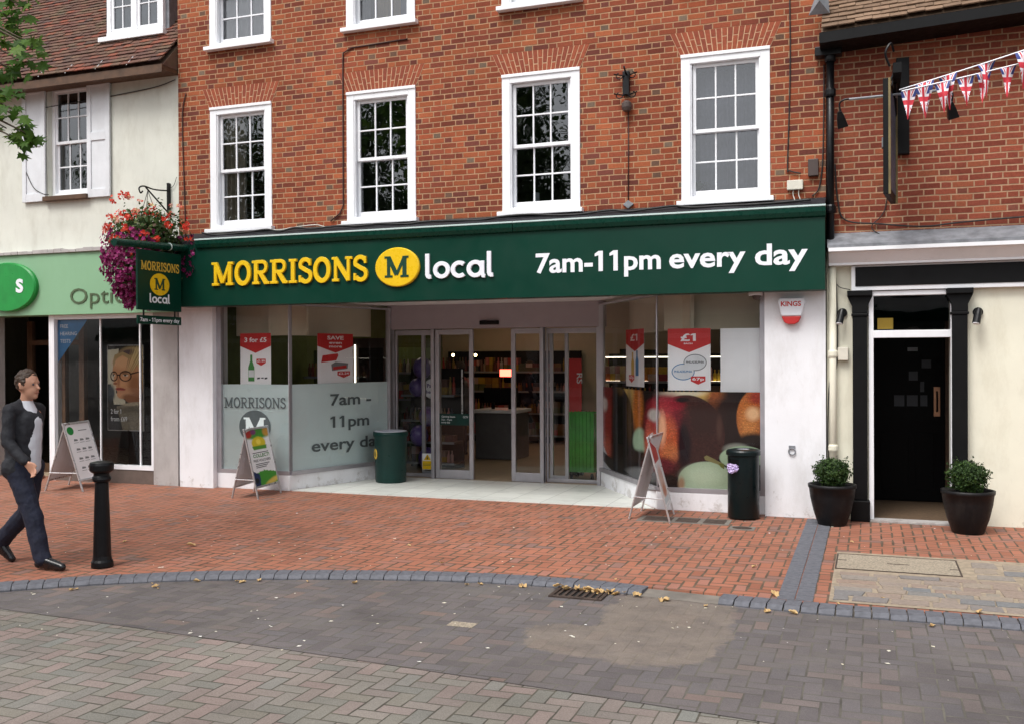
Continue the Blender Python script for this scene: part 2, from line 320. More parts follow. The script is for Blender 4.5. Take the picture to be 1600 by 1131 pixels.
M['grey_paving'] = pavers('mixed_grey_paving', [(0, (0.205, 0.188, 0.158)), (0.3, (0.172, 0.168, 0.150)), (0.5, (0.205, 0.160, 0.145)), (0.7, (0.188, 0.176, 0.154)), (0.85, (0.215, 0.166, 0.15)), (1, (0.162, 0.164, 0.148))], (0.075, 0.068, 0.055), joint=0.0055, ox=0.03, contrast=0.7, stain=0.35, speck=0.4)
def mortar_spread(n, x, y, p, col):
    """old mortar trodden over the blocks beside the missing kerb: a stain with its own outline"""
    e = lambda cx, cy, rx, ry: n.m('SQRT', n.m('ADD', n.m('POWER', n.m('ABSOLUTE', n.m('DIVIDE', n.m('SUBTRACT', x, cx), rx)), 3.0), n.m('POWER', n.m('ABSOLUTE', n.m('DIVIDE', n.m('SUBTRACT', y, cy), ry)), 3.0)))
    d = n.m('MINIMUM', n.m('MINIMUM', e(-1.36, -4.45, 0.46, 0.95), e(-1.62, -5.22, 0.56, 0.36)), e(-1.25, -5.0, 0.40, 0.66))
    d = n.m('ADD', d, n.m('MULTIPLY', n.m('SUBTRACT', n.noise(p, 2.6, 7, 0.65), 0.5), 1.1))
    d = n.m('ADD', d, n.m('MULTIPLY', n.m('SUBTRACT', n.noise(p, 30, 4, 0.65), 0.5), 0.5))
    k = n.mr(d, 0.86, 1.01, 1.0, 0.0)
    c = n.ramp(n.noise(p, 4.5, 8, 0.75), [(0.28, (0.125, 0.104, 0.09)), (0.5, (0.19, 0.158, 0.13)), (0.72, (0.25, 0.205, 0.165))])
    c = n.mix(0.45, c, n.ramp(n.noise(p, 130, 3, 0.7), [(0.3, (0.45, 0.45, 0.45)), (0.7, (1.5, 1.5, 1.5))]), 'MULTIPLY')
    return n.mix(n.m('MULTIPLY', k, 0.68), col, c)
M['dark_paving'] = pavers('charcoal_block_paving', [(0, (0.108, 0.096, 0.097)), (0.4, (0.130, 0.115, 0.115)), (0.7, (0.116, 0.106, 0.109)), (0.93, (0.142, 0.117, 0.110)), (0.97, (0.165, 0.12, 0.105)), (1, (0.112, 0.103, 0.107))], (0.10, 0.092, 0.08), joint=0.006, wear=(0.155, 0.14, 0.122), wear_amt=0.5, ox=0.05, stain=0.45, contrast=0.35, speck=0.35, over=mortar_spread)
M['concrete'] = plain('worn_concrete', (0.17, 0.15, 0.128), 0.9, var=0.28, scale=5, bump=0.5, dirt=(0.11, 0.105, 0.095), dirt_amt=0.8)
M['grout'] = plain('sandy_mortar', (0.29, 0.235, 0.17), 0.95, var=0.25, scale=14, bump=0.5)
M['cobble'] = island('mixed_cobble', [(0, (0.27, 0.225, 0.18)), (0.3, (0.25, 0.195, 0.16)), (0.55, (0.235, 0.21, 0.185)), (0.7, (0.26, 0.19, 0.15)), (0.88, (0.16, 0.165, 0.17)), (1, (0.25, 0.215, 0.175))], 0.85, 0.5, 40, 0.4)
M['cover'] = plain('pebbled_cover', (0.29, 0.245, 0.185), 0.95, var=0.45, scale=70, bump=0.8)
M['iron'] = plain('rusty_cast_iron', (0.065, 0.045, 0.036), 0.7, 0.3, var=0.35, scale=25, bump=0.4)
M['pit'] = plain('drain_pit', (0.006, 0.006, 0.006), 0.9)
M['opp_wall'] = plain('opposite_white_render', (0.72, 0.71, 0.68), 0.8)
M['opp_glass'] = plain('opposite_window_glass', (0.05, 0.055, 0.06), 0.2)
M['curtain'] = plain('beige_curtain', (0.60, 0.50, 0.40), 0.9, var=0.25, scale=9)
M['pale_net'] = plain('white_net', (0.75, 0.70, 0.70), 0.9, var=0.1)
M['tan_wood'] = plain('tan_wood', (0.50, 0.33, 0.16), 0.6, var=0.1)
M['net'] = plain('pale_net', (0.34, 0.32, 0.36), 0.9, var=0.15, scale=9)

def union_jack():
    n = NT('flag_cloth'); uv = n.new('ShaderNodeUVMap'); s = n.new('ShaderNodeSeparateXYZ'); n.t.links.new(uv.outputs[0], s.inputs[0])
    x = n.m('SUBTRACT', s.outputs[0], 0.5); y = n.m('SUBTRACT', s.outputs[1], 0.42)
    ax, ay = n.m('ABSOLUTE', x), n.m('ABSOLUTE', y)
    dg = n.m('ABSOLUTE', n.m('SUBTRACT', ax, n.m('MULTIPLY', ay, 0.8)))
    c = n.mix(n.m('LESS_THAN', dg, 0.085), (0.03, 0.045, 0.20), (0.75, 0.72, 0.76))
    c = n.mix(n.m('LESS_THAN', dg, 0.03), c, (0.55, 0.03, 0.05))
    mn = n.m('MINIMUM', ax, ay)
    c = n.mix(n.m('LESS_THAN', mn, 0.13), c, (0.75, 0.72, 0.76))
    c = n.mix(n.m('LESS_THAN', mn, 0.075), c, (0.55, 0.03, 0.05))
    return n.fin(c, 0.7)
M['flag'] = union_jack()

# ------------------------------------------------------------------ object helpers
ORG = {}
def tag(o, label=None, cat=None, group=None, kind=None):
    if label: o['label'] = label
    if cat: o['category'] = cat
    if group: o['group'] = group
    if kind: o['kind'] = kind
    return o
def thing(name, label, cat, loc=(0, 0, 0), group=None):
    o = bpy.data.objects.new(name, None); COL.objects.link(o); o.location = loc; o.empty_display_size = 0.1
    ORG[o.name] = Vector(loc); return tag(o, label, cat, group)
def copy_tree(o, parent=None):
    c = o.copy(); COL.objects.link(c); c.parent = parent
    for ch in list(o.children): copy_tree(ch, c)
    return c

class MB:
    """collects shapes and links them as one mesh object"""
    def __init__(s): s.v = []; s.f = []; s.ink = None; s.uv = None
    def add(s, vs, fs):
        b = len(s.v); s.v += [Vector(p) for p in vs]; s.f += [tuple(i + b for i in f) for f in fs]; return s
    def box(s, x0, x1, y0, y1, z0, z1):
        if x0 > x1: x0, x1 = x1, x0
        if y0 > y1: y0, y1 = y1, y0
        if z0 > z1: z0, z1 = z1, z0
        return s.add([(x0, y0, z0), (x1, y0, z0), (x1, y1, z0), (x0, y1, z0), (x0, y0, z1), (x1, y0, z1), (x1, y1, z1), (x0, y1, z1)],
                     [(0, 3, 2, 1), (4, 5, 6, 7), (0, 1, 5, 4), (1, 2, 6, 5), (2, 3, 7, 6), (3, 0, 4, 7)])
    def obox(s, o, a, b, c):
        """box from corner o along edge vectors a, b, c"""
        o, a, b, c = map(Vector, (o, a, b, c))
        if a.cross(b).dot(c) < 0: a, b = b, a
        P = [o, o + a, o + a + b, o + b]; P += [p + c for p in P]
        return s.add(P, [(0, 3, 2, 1), (4, 5, 6, 7), (0, 1, 5, 4), (1, 2, 6, 5), (2, 3, 7, 6), (3, 0, 4, 7)])
    def prism(s, pts, vec):
        """closed polygon swept along vec"""
        pts = [Vector(p) for p in pts]; vec = Vector(vec); n = len(pts)
        nrm = Vector((0, 0, 0))
        for i in range(n): nrm += pts[i].cross(pts[(i + 1) % n])
        if nrm.dot(vec) < 0: pts = pts[::-1]
        return s.add(pts + [p + vec for p in pts], [tuple(range(n))[::-1], tuple(range(n, 2 * n))] + [(i, (i + 1) % n, n + (i + 1) % n, n + i) for i in range(n)])
    def tube(s, path, r, n=8, caps=True):
        path = [Vector(p) for p in path]; m = len(path); rs = r if hasattr(r, '__len__') else [r] * m
        b = len(s.v); ref = None
        for i, p in enumerate(path):
            t = (path[min(i + 1, m - 1)] - path[max(i - 1, 0)]).normalized()
            if ref is None: ref = t.orthogonal().normalized()
            ref = (ref - t * ref.dot(t)); ref = ref.normalized() if ref.length > 1e-6 else t.orthogonal().normalized()
            q = t.cross(ref)
            for k in range(n):
                a = 2 * PI * k / n; s.v.append(p + (ref * math.cos(a) + q * math.sin(a)) * rs[i])
        for i in range(m - 1):
            for k in range(n):
                k2 = (k + 1) % n; s.f.append((b + i * n + k, b + i * n + k2, b + (i + 1) * n + k2, b + (i + 1) * n + k))
        if caps: s.f.append(tuple(b + k for k in range(n))[::-1]); s.f.append(tuple(b + (m - 1) * n + k for k in range(n)))
        return s
    def lathe(s, prof, c, n=24, sx=1.0, sy=1.0, caps=True):
        b = len(s.v); c = Vector(c); m = len(prof)
        for r, z in prof:
            for k in range(n):
                a = 2 * PI * k / n; s.v.append(c + Vector((r * math.cos(a) * sx, r * math.sin(a) * sy, z)))
        for i in range(m - 1):
            for k in range(n):
                k2 = (k + 1) % n; s.f.append((b + i * n + k, b + i * n + k2, b + (i + 1) * n + k2, b + (i + 1) * n + k))
        if caps:
            s.f.append(tuple(b + k for k in range(n))[::-1]); s.f.append(tuple(b + (m - 1) * n + k for k in range(n)))
        return s
    def ball(s, c, r, n=12, m=8, sx=1, sy=1, sz=1):
        prof = [(r * math.sin(PI * i / m) if 0 < i < m else r * 0.02, -r * math.cos(PI * i / m) * sz) for i in range(m + 1)]
        return s.lathe(prof, c, n, sx, sy)
    def build(s, name, mat, parent=None, smooth=False, bevel=0.0, kind=None, label=None, cat=None, group=None):
        me = bpy.data.meshes.new(name); org = Vector((0, 0, 0)); q = parent
        while q is not None: org = org + ORG.get(q.name, Vector((0, 0, 0))); q = q.parent
        me.from_pydata([tuple(v - org) for v in s.v], [], s.f); me.update()
        me.materials.append(mat if not isinstance(mat, str) else M[mat])
        if smooth:
            for p in me.polygons: p.use_smooth = True
        if s.ink is not None:
            at = me.color_attributes.new('ink', 'FLOAT_COLOR', 'POINT')
            at.data.foreach_set('color', np.array(s.ink, dtype=np.float32).ravel())
        if s.uv is not None:
            ul = me.uv_layers.new(name='uv')
            for li, l in enumerate(me.loops): ul.data[li].uv = s.uv[l.vertex_index]
        o = bpy.data.objects.new(name, me); COL.objects.link(o); o.parent = parent
        if bevel:
            bm = o.modifiers.new('bevel', 'BEVEL'); bm.width = bevel; bm.segments = 2; bm.limit_method = 'ANGLE'; bm.angle_limit = math.radians(40)
        if smooth == 'auto':
            pass
        return tag(o, label, cat, group, kind)

def structure(name, mb, mat, **k): return mb.build(name, mat, None, kind='structure', **k)

# pixel of the 1600 x 1131 photograph -> point on a plane; used only to take measurements for building
def ray(px, py): return fw + r2 * ((px - 800) / 1522.0) - u2 * ((py - 565.5) / 1522.0)
def on_z(px, py, z=0.0):
    d = ray(px, py); return CAM + d * ((z - CAM.z) / d.z)
def on_y(px, py, y=0.0):
    d = ray(px, py); return CAM + d * ((y - CAM.y) / d.y)
def on_x(px, py, x):
    d = ray(px, py); return CAM + d * ((x - CAM.x) / d.x)

# ------------------------------------------------------------------ lettering
_tc = {}
def text_geo(txt, bold=0.0):
    k = (txt, bold)
    if k not in _tc:
        cu = bpy.data.curves.new('lettering', 'FONT'); cu.body = txt; cu.size = 1.0; cu.offset = bold; cu.resolution_u = 3
        ob = bpy.data.objects.new('lettering', cu); COL.objects.link(ob)
        bpy.context.view_layer.update()
        me = bpy.data.meshes.new_from_object(ob.evaluated_get(bpy.context.evaluated_depsgraph_get()))
        V = [tuple(v.co) for v in me.vertices]; F = [tuple(p.vertices) for p in me.polygons]
        if '1' in txt:      # give the plain-bar figure 1 its flag
            par = list(range(len(V)))
            def root(i):
                while par[i] != i: i = par[i]
                return i
            for f in F:
                for q in f[1:]: par[root(q)] = root(f[0])
            isl = {}
            for i in range(len(V)): isl.setdefault(root(i), []).append(i)
            for ids in isl.values():
                xs_ = [V[i][0] for i in ids]; ys_ = [V[i][1] for i in ids]; a, b, c, d = min(xs_), max(xs_), min(ys_), max(ys_)
                if d - c > 0.55 and b - a < 0.25 and len(ids) <= 8 and c > -0.1:
                    k = len(V); V += [(a, d, 0), (a - 0.13, d - 0.10, 0), (a - 0.13, d - 0.10 - 0.07 - abs(bold), 0), (a, d - 0.13 - abs(bold), 0)]; F.append((k, k + 1, k + 2, k + 3))
        bpy.data.objects.remove(ob); bpy.data.curves.remove(cu); bpy.data.meshes.remove(me)
        _tc[k] = (V, F)
    return _tc[k]
def put_text(mb, txt, o, right, upv, width=None, height=None, bold=0.0, depth=0.0, nrm=None, centre=False):
    """lettering with its left end of the base line at o; width fits the string, height is that of a capital"""
    V, F = text_geo(txt, bold); xs = [v[0] for v in V]; x0, x1 = min(xs), max(xs)
    capv = 0.729
    if width is not None:
        sx = width / (x1 - x0); sy = sx if height is None else height / capv
    else: sy = height / capv; sx = sy
    o, right, upv = Vector(o), Vector(right).normalized(), Vector(upv).normalized()
    if nrm is None: nrm = right.cross(upv)
    nrm = Vector(nrm)
    if centre: o = o - right * ((x1 - x0) * sx / 2)
    P = [o + right * ((v[0] - x0) * sx) + upv * (v[1] * sy) + nrm * depth for v in V]
    b = len(mb.v); mb.add(P, F)
    if depth > 0.002:       # side walls
        cnt = {}
        for f in F:
            for i in range(len(f)):
                e = (f[i], f[(i + 1) % len(f)]); cnt[e] = cnt.get(e, 0) + 1
        edges = [e for e in cnt if (e[1], e[0]) not in cnt]
        Q = [p - nrm * depth for p in P]; b2 = len(mb.v); mb.v += Q
        for a, c in edges: mb.f.append((b + a, b2 + a, b2 + c, b + c))
    return mb

def ribbon(mb, pts, w, fr, z0, z1, closed=False):
    """flat stroke of width w along pts (2-D), extruded between depths; fr maps (x, y, depth) to space"""
    P = [Vector((p[0], p[1])) for p in pts]; n = len(P); L = []; Rr = []
    for i in range(n):
        a = P[(i - 1) % n] if (closed or i > 0) else P[i]; c = P[(i + 1) % n] if (closed or i < n - 1) else P[i]
        d1 = (P[i] - a); d2 = (c - P[i])
        if d1.length < 1e-9: d1 = d2
        if d2.length < 1e-9: d2 = d1
        d1 = d1.normalized(); d2 = d2.normalized(); n1 = Vector((-d1.y, d1.x)); n2 = Vector((-d2.y, d2.x))
        m = (n1 + n2); m = m.normalized() if m.length > 1e-6 else n1
        k = (w[i] if hasattr(w, '__len__') else w) / 2 / max(0.35, m.dot(n1))
        L.append(P[i] + m * k); Rr.append(P[i] - m * k)
    b = len(mb.v)
    for i in range(n):
        for q in (L[i], Rr[i]):
            for zz in (z0, z1): mb.v.append(fr(q.x, q.y, zz))
    # per station: 0 L back, 1 L front, 2 R back, 3 R front
    for i in range(n if closed else n - 1):
        A = b + i * 4; B = b + ((i + 1) % n) * 4
        mb.f += [(A + 3, B + 3, B + 1, A + 1), (A + 1, B + 1, B, A), (A + 2, B + 2, B + 3, A + 3)]
    if not closed:
        mb.f.append((b, b + 2, b + 3, b + 1)); e = b + (n - 1) * 4; mb.f.append((e, e + 1, e + 3, e + 2))
def arcpts(cx, cy, rx, ry, a0, a1, n=14):
    return [(cx + rx * math.cos(math.radians(a0 + (a1 - a0) * i / n)), cy + ry * math.sin(math.radians(a0 + (a1 - a0) * i / n))) for i in range(n + 1)]
def slab_glyph(ch, w=0.19, sw=0.10):
    """strokes (points, width) of a slab-serif capital in a box of height 1; returns advance"""
    h = w / 2; S = []
    serif = lambda x, y, l: S.append(([(x - l, y), (x + l, y)], sw))
    yb, yt = sw / 2, 1 - sw / 2
    if ch == 'M':
        S += [([(0.20, 0), (0.20, 1)], w * 0.8), ([(0.98, 0), (0.98, 1)], w), ([(0.20, 0.97), (0.59, 0.12)], w), ([(0.98, 0.97), (0.59, 0.12)], w * 0.72)]
        serif(0.20, yb, 0.19); serif(0.98, yb, 0.20); serif(0.14, yt, 0.14); serif(1.05, yt, 0.13); A = 1.20
    elif ch == 'O':
        S += [('ring', 0.44, 0.5, 0.44 - h, 0.52 - h * 0.8, w)]; A = 0.90
    elif ch == 'R':
        S += [([(0.20, 0), (0.20, 1)], w), ([(0.2, yt), (0.5, yt)] + arcpts(0.52, 0.725, 0.22, 0.225, 90, -90, 12) + [(0.2, 0.5)], w * 0.75), ([(0.42, 0.5), (0.74, 0.04)], w)]
        serif(0.20, yb, 0.19); serif(0.12, yt, 0.12); serif(0.80, yb, 0.12); A = 0.92
    elif ch == 'I':
        S += [([(0.21, 0), (0.21, 1)], w)]; serif(0.21, yb, 0.20); serif(0.21, yt, 0.20); A = 0.44
    elif ch == 'S':
        S += [(arcpts(0.36, 0.735, 0.25, 0.225, 25, 200, 12) + arcpts(0.38, 0.27, 0.26, 0.23, 80, -155, 16), w * 0.88)]
        S += [([(0.60, 0.70), (0.60, 0.98)], sw), ([(0.085, 0.02), (0.085, 0.31)], sw)]; A = 0.72
    elif ch == 'N':
        S += [([(0.18, 0), (0.18, 1)], w * 0.75), ([(0.82, 0.02), (0.82, 1)], w * 0.75), ([(0.16, 0.96), (0.82, 0.05)], w)]
        serif(0.18, yb, 0.17); serif(0.11, yt, 0.11); serif(0.84, yt, 0.17); A = 1.0
    return S, A
def slab_word(mb, word, o, right, upv, width, height, depth=0.03, nrm=None, w=0.19, sw=0.10, gap=0.05, each=None):
    right, upv, o = Vector(right).normalized(), Vector(upv).normalized(), Vector(o)
    nrm = right.cross(upv) if nrm is None else Vector(nrm)
    tot = sum(slab_glyph(c)[1] + gap for c in word) - gap; sx = width / tot; x = 0
    for ch in word:
        S, A = slab_glyph(ch, w, sw); t = mb if each is None else each(ch)
        fr = lambda a, b, d: o + right * ((a + x) * sx) + upv * (b * height) + nrm * d
        for k, st in enumerate(S):
            dz = depth + 0.0004 * k
            if st[0] == 'ring':
                _, cx, cy, rx, ry, ww = st
                ribbon(t, arcpts(cx, cy, rx, ry, 0, 360, 32)[:-1], ww, fr, 0, dz, True)
            else: ribbon(t, st[0], st[1], fr, 0, dz)
        x += A + gap
    return mb
def local_word(mb, o, right, upv, width, height, depth=0.03):
    """round lower-case 'local'"""
    right, upv, o = Vector(right).normalized(), Vector(upv).normalized(), Vector(o); nrm = right.cross(upv)
    w = 0.17; r = 0.27; adv = [0.34, 0.74, 0.66, 0.76, 0.30]; sx = width / sum(adv); x = 0.10
    def fr(a, b, d): return o + right * (a * sx) + upv * (b * height) + nrm * d
    def ell(x): ribbon(mb, [(x, 1.04), (x, 0.16), (x + 0.03, 0.09), (x + 0.09, 0.065), (x + 0.16, 0.075)], w, fr, 0, depth)
    ell(x); x += adv[0]
    ribbon(mb, arcpts(x + 0.26, 0.34, r, 0.275, 0, 360, 30)[:-1], w, fr, 0, depth, True); x += adv[1]
    ribbon(mb, arcpts(x + 0.26, 0.34, r, 0.275, 48, 312, 22), w, fr, 0, depth); x += adv[2]
    ribbon(mb, arcpts(x + 0.26, 0.34, r, 0.275, 0, 360, 30)[:-1], w, fr, 0, depth, True)
    ribbon(mb, [(x + 0.55, 0.66), (x + 0.55, 0.14), (x + 0.58, 0.04), (x + 0.66, 0.02)], w * 0.9, fr, 0, depth + 0.0005); x += adv[3] + 0.06
    ell(x)
def disc(mb, c, right, upv, rx, ry, depth, n=48, bevel=0.012, nrm=None):
    c, right, upv = Vector(c), Vector(right).normalized(), Vector(upv).normalized(); nrm = right.cross(upv) if nrm is None else Vector(nrm)
    rings = [(1.0, 0.0), (1.0, max(0, depth - bevel)), (1 - bevel / max(rx, ry) * 1.2, depth)] if depth > 0.004 else [(1.0, 0), (1.0, depth)]
    b = len(mb.v)
    for s_, d in rings:
        for k in range(n):
            a = 2 * PI * k / n; mb.v.append(c + right * (rx * s_ * math.cos(a)) + upv * (ry * s_ * math.sin(a)) + nrm * d)
    for i in range(len(rings) - 1):
        for k in range(n): mb.f.append((b + i * n + k, b + i * n + (k + 1) % n, b + (i + 1) * n + (k + 1) % n, b + (i + 1) * n + k))
    mb.f.append(tuple(b + (len(rings) - 1) * n + k for k in range(n)))
    return mb
def flat(mb, pts2, o, right, upv, d):
    o, right, upv = Vector(o), Vector(right).normalized(), Vector(upv).normalized(); n = right.cross(upv)
    return mb.add([o + right * x + upv * y + n * d for x, y in pts2], [tuple(range(len(pts2)))])

# ------------------------------------------------------------------ printed pictures (ink per mesh vertex)
class Paint:
    def __init__(s, w, h, bg): s.w, s.h = w, h; s.a = np.zeros((h, w, 3)); s.a[:] = srgb(*bg); s.Y, s.X = np.mgrid[0:h, 0:w]; s.X = (s.X + 0.5) / w; s.Y = (s.Y + 0.5) / h
    def put(s, m, c): m = np.clip(m, 0, 1)[..., None]; s.a = s.a * (1 - m) + np.array(srgb(*c)) * m
    def ell(s, cx, cy, rx, ry, c, soft=0.1, ang=0.0, ring=None):
        dx, dy = (s.X - cx), (s.Y - cy); a = math.radians(ang)
        u, v = dx * math.cos(a) + dy * math.sin(a), -dx * math.sin(a) + dy * math.cos(a)
        d = np.sqrt((u / rx) ** 2 + (v / ry) ** 2)
        if ring: m = 1 - np.abs(d - 1) / ring; s.put(m * 2, c)
        else: s.put((1 - d) / soft + 0.5, c)
    def poly(s, pts, c):
        m = np.zeros(s.X.shape, bool); n = len(pts)
        for i in range(n):
            (x0, y0), (x1, y1) = pts[i], pts[(i + 1) % n]
            if y0 == y1: continue
            cond = ((y0 > s.Y) != (y1 > s.Y)) & (s.X < (x1 - x0) * (s.Y - y0) / (y1 - y0) + x0); m ^= cond
        s.put(m.astype(float), c)
    def speck(s, amt, seed=1):
        s.a *= 1 + amt * (np.random.RandomState(seed).rand(s.h, s.w, 1) - 0.5)
def picture(p, o, right, upv, w, h, d=0.0, u0=0.0, u1=1.0):
    """picture p as a grid mesh whose lower left corner is o (u0..u1 picks a part of it)"""
    o, right, upv = Vector(o), Vector(right).normalized(), Vector(upv).normalized(); n = right.cross(upv)
    c0, c1 = int(u0 * p.w), int(u1 * p.w); A = p.a[:, c0:c1]; H, Wd = A.shape[:2]; mb = MB(); ink = []
    for j in range(H):
        for i in range(Wd):
            mb.v.append(o + right * (w * i / (Wd - 1)) + upv * (h * (1 - j / (H - 1))) + n * d); ink.append((*A[j, i], 1))
    for j in range(H - 1):
        for i in range(Wd - 1): mb.f.append((j * Wd + i, (j + 1) * Wd + i, (j + 1) * Wd + i + 1, j * Wd + i + 1))
    mb.ink = ink; return mb

# ------------------------------------------------------------------ wall with openings
def wall(mb, x0, x1, z0, z1, y0, y1, holes):
    """slab between y0 (front) and y1 with rectangular holes (hx0, hx1, hz0, hz1) and their reveals"""
    xs = sorted({x0, x1, *[h[0] for h in holes], *[h[1] for h in holes]}); zs = sorted({z0, z1, *[h[2] for h in holes], *[h[3] for h in holes]})
    xs = [x for x in xs if x0 <= x <= x1]; zs = [z for z in zs if z0 <= z <= z1]
    inh = lambda x, z: any(h[0] < x < h[1] and h[2] < z < h[3] for h in holes)
    for i in range(len(xs) - 1):
        for j in range(len(zs) - 1):
            a, b, c, d = xs[i], xs[i + 1], zs[j], zs[j + 1]
            if inh((a + b) / 2, (c + d) / 2): continue
            mb.add([(a, y0, c), (b, y0, c), (b, y0, d), (a, y0, d)], [(0, 1, 2, 3)])
            mb.add([(a, y1, c), (b, y1, c), (b, y1, d), (a, y1, d)], [(3, 2, 1, 0)])
    for a, b, c, d in holes:
        c = max(c, z0); d = min(d, z1)
        mb.add([(a, y0, c), (a, y1, c), (a, y1, d), (a, y0, d)], [(0, 1, 2, 3)]); mb.add([(b, y0, c), (b, y1, c), (b, y1, d), (b, y0, d)], [(3, 2, 1, 0)])
        if c > z0: mb.add([(a, y0, c), (b, y0, c), (b, y1, c), (a, y1, c)], [(0, 1, 2, 3)])
        if d < z1: mb.add([(a, y0, d), (b, y0, d), (b, y1, d), (a, y1, d)], [(3, 2, 1, 0)])
    mb.add([(x0, y0, z0), (x0, y1, z0), (x0, y1, z1), (x0, y0, z1)], [(3, 2, 1, 0)]); mb.add([(x1, y0, z0), (x1, y1, z0), (x1, y1, z1), (x1, y0, z1)], [(0, 1, 2, 3)])
    mb.add([(x0, y0, z1), (x1, y0, z1), (x1, y1, z1), (x0, y1, z1)], [(0, 1, 2, 3)])
    return mb
XR, XU = (1, 0, 0), (0, 0, 1)       # right and up of everything that faces the street

# ================================================================== THE GROUND
def catmull(P, n=10):
    P = [Vector((*p, 0)) for p in P]; out = []
    for i in range(1, len(P) - 2):
        a, b, c, d = P[i - 1:i + 3]
        for k in range(n):
            t = k / n; out.append(0.5 * ((2 * b) + (c - a) * t + (2 * a - 5 * b + 4 * c - d) * t * t + (3 * b - a - 3 * c + d) * t ** 3))
    out.append(P[-2]); return out
KERB = catmull([(-22, -22), (-16, -15), (-11, -9.8), (-8.4, -7.1), (-7.2, -5.92), (-6.39, -5.18), (-5.54, -4.60), (-4.39, -4.11), (-3.2, -3.80), (-2.2, -3.72), (-1.2, -3.82), (-0.3, -3.88), (0.8, -3.87), (4, -3.9), (9, -3.9), (30, -3.9), (60, -3.9)], 10)
def offset(path, d):
    out = []
    for i, p in enumerate(path):
        t = (path[min(i + 1, len(path) - 1)] - path[max(i - 1, 0)]).normalized(); out.append(p + Vector((t.y, -t.x, 0)) * d)
    return out
ROAD = -0.04
mb = MB(); mb.add([(-400, -400, ROAD), (400, -400, ROAD), (400, 400, ROAD), (-400, 400, ROAD)], [(0, 1, 2, 3)]); structure('road', mb, 'grey_paving')
KI = offset(KERB, 0.02)
mb = MB(); n = len(KI)
for p in KI: mb.v += [Vector((p.x, p.y, 0)), Vector((p.x, max(p.y + 4, 14), 0)), Vector((p.x, p.y, ROAD - 0.02))]
for i in range(n - 1):
    mb.f.append((i * 3, i * 3 + 3, i * 3 + 4, i * 3 + 1)); mb.f.append((i * 3 + 2, i * 3 + 5, i * 3 + 3, i * 3))
structure('pavement', mb, 'red_paving')
# charcoal band of blocks between the kerb and the pale road
KF = offset(KERB, 0.19)
edge = lambda x: -5.80 - 0.045 * (x + 7.5) - 0.006 * (x + 7.5) ** 2 * 0.6
mb = MB(); st = [p for p in KF if -7.6 < p.x < 14]
for p in st: mb.v += [Vector((p.x, p.y, ROAD + 0.004)), Vector((p.x, min(p.y, edge(p.x)), ROAD + 0.004))]
for i in range(len(st) - 1): mb.f.append((i * 2 + 1, i * 2 + 3, i * 2 + 2, i * 2))
structure('charcoal_paving', mb, 'dark_paving')
# kerb: a soldier course of blue-grey blocks
mb = MB(); L = 0.0; nxt = 0.0
for i in range(len(KERB) - 1):
    a, b = KERB[i], KERB[i + 1]; seg = (b - a).length; t = (b - a).normalized() if seg else Vector((1, 0, 0)); nn = Vector((t.y, -t.x, 0))
    while nxt < L + seg:
        p = a + t * (nxt - L); nxt += 0.117
        if p.x < -13 or p.x > 5 or (-1.70 < p.x < -1.16 and random.random() < 0.95): continue
        z = random.uniform(-0.003, 0.003) + 0.004; tw = t + nn * random.uniform(-0.02, 0.02); w2 = 0.108
        q = p + Vector((0, 0, -0.08)); dn = nn * random.uniform(0.198, 0.206); h = 0.08 + z
        A, B = q, q + tw * w2; Cc, D = B + dn, A + dn; zz = Vector((0, 0, 1))
        ch = 0.035
        top = [A + zz * h, B + zz * h, B + dn - nn * ch + zz * h, A + dn - nn * ch + zz * h, Cc + zz * (h - 0.028), D + zz * (h - 0.028)]
        mb.add([A, B, Cc, D] + top, [(0, 3, 2, 1), (7, 6, 5, 4)[::-1], (6, 8, 9, 7)[::-1] if False else (7, 9, 8, 6), (9, 3, 2, 8)[::-1] if False else (3, 2, 8, 9), (0, 4, 7, 9, 3)[::-1], (1, 2, 8, 6, 5)[::-1] if False else (1, 5, 6, 8, 2)[::-1], (0, 1, 5, 4)])
    L += seg
structure('kerb', mb, 'slate_block', bevel=0.0025)
mb = MB()
for i in range(len(KERB) - 1):
    a0, a1 = KERB[i], KERB[i + 1]; b0, b1 = KF[i], KF[i + 1]
    if a0.x < -14 or a0.x > 6: continue
    z = Vector((0, 0, -0.013)); zl = Vector((0, 0, -0.034)); mb.add([a0 + z, b0 + zl, b1 + zl, a1 + z], [(0, 1, 2, 3)])
structure('kerb_bedding', mb, 'concrete')
# dark strip of brick-on-edge running out from the party wall
mb = MB(); y = -0.12
while y > -3.83:
    for (xa, xb) in ((-0.655, -0.53), (-0.524, -0.40)):
        mb.box(xa, xb, y - 0.066, y, -0.03, 0.007 + random.uniform(-0.001, 0.002))
    y -= 0.072
structure('dark_brick_strip', mb, 'slate_block', bevel=0.003)
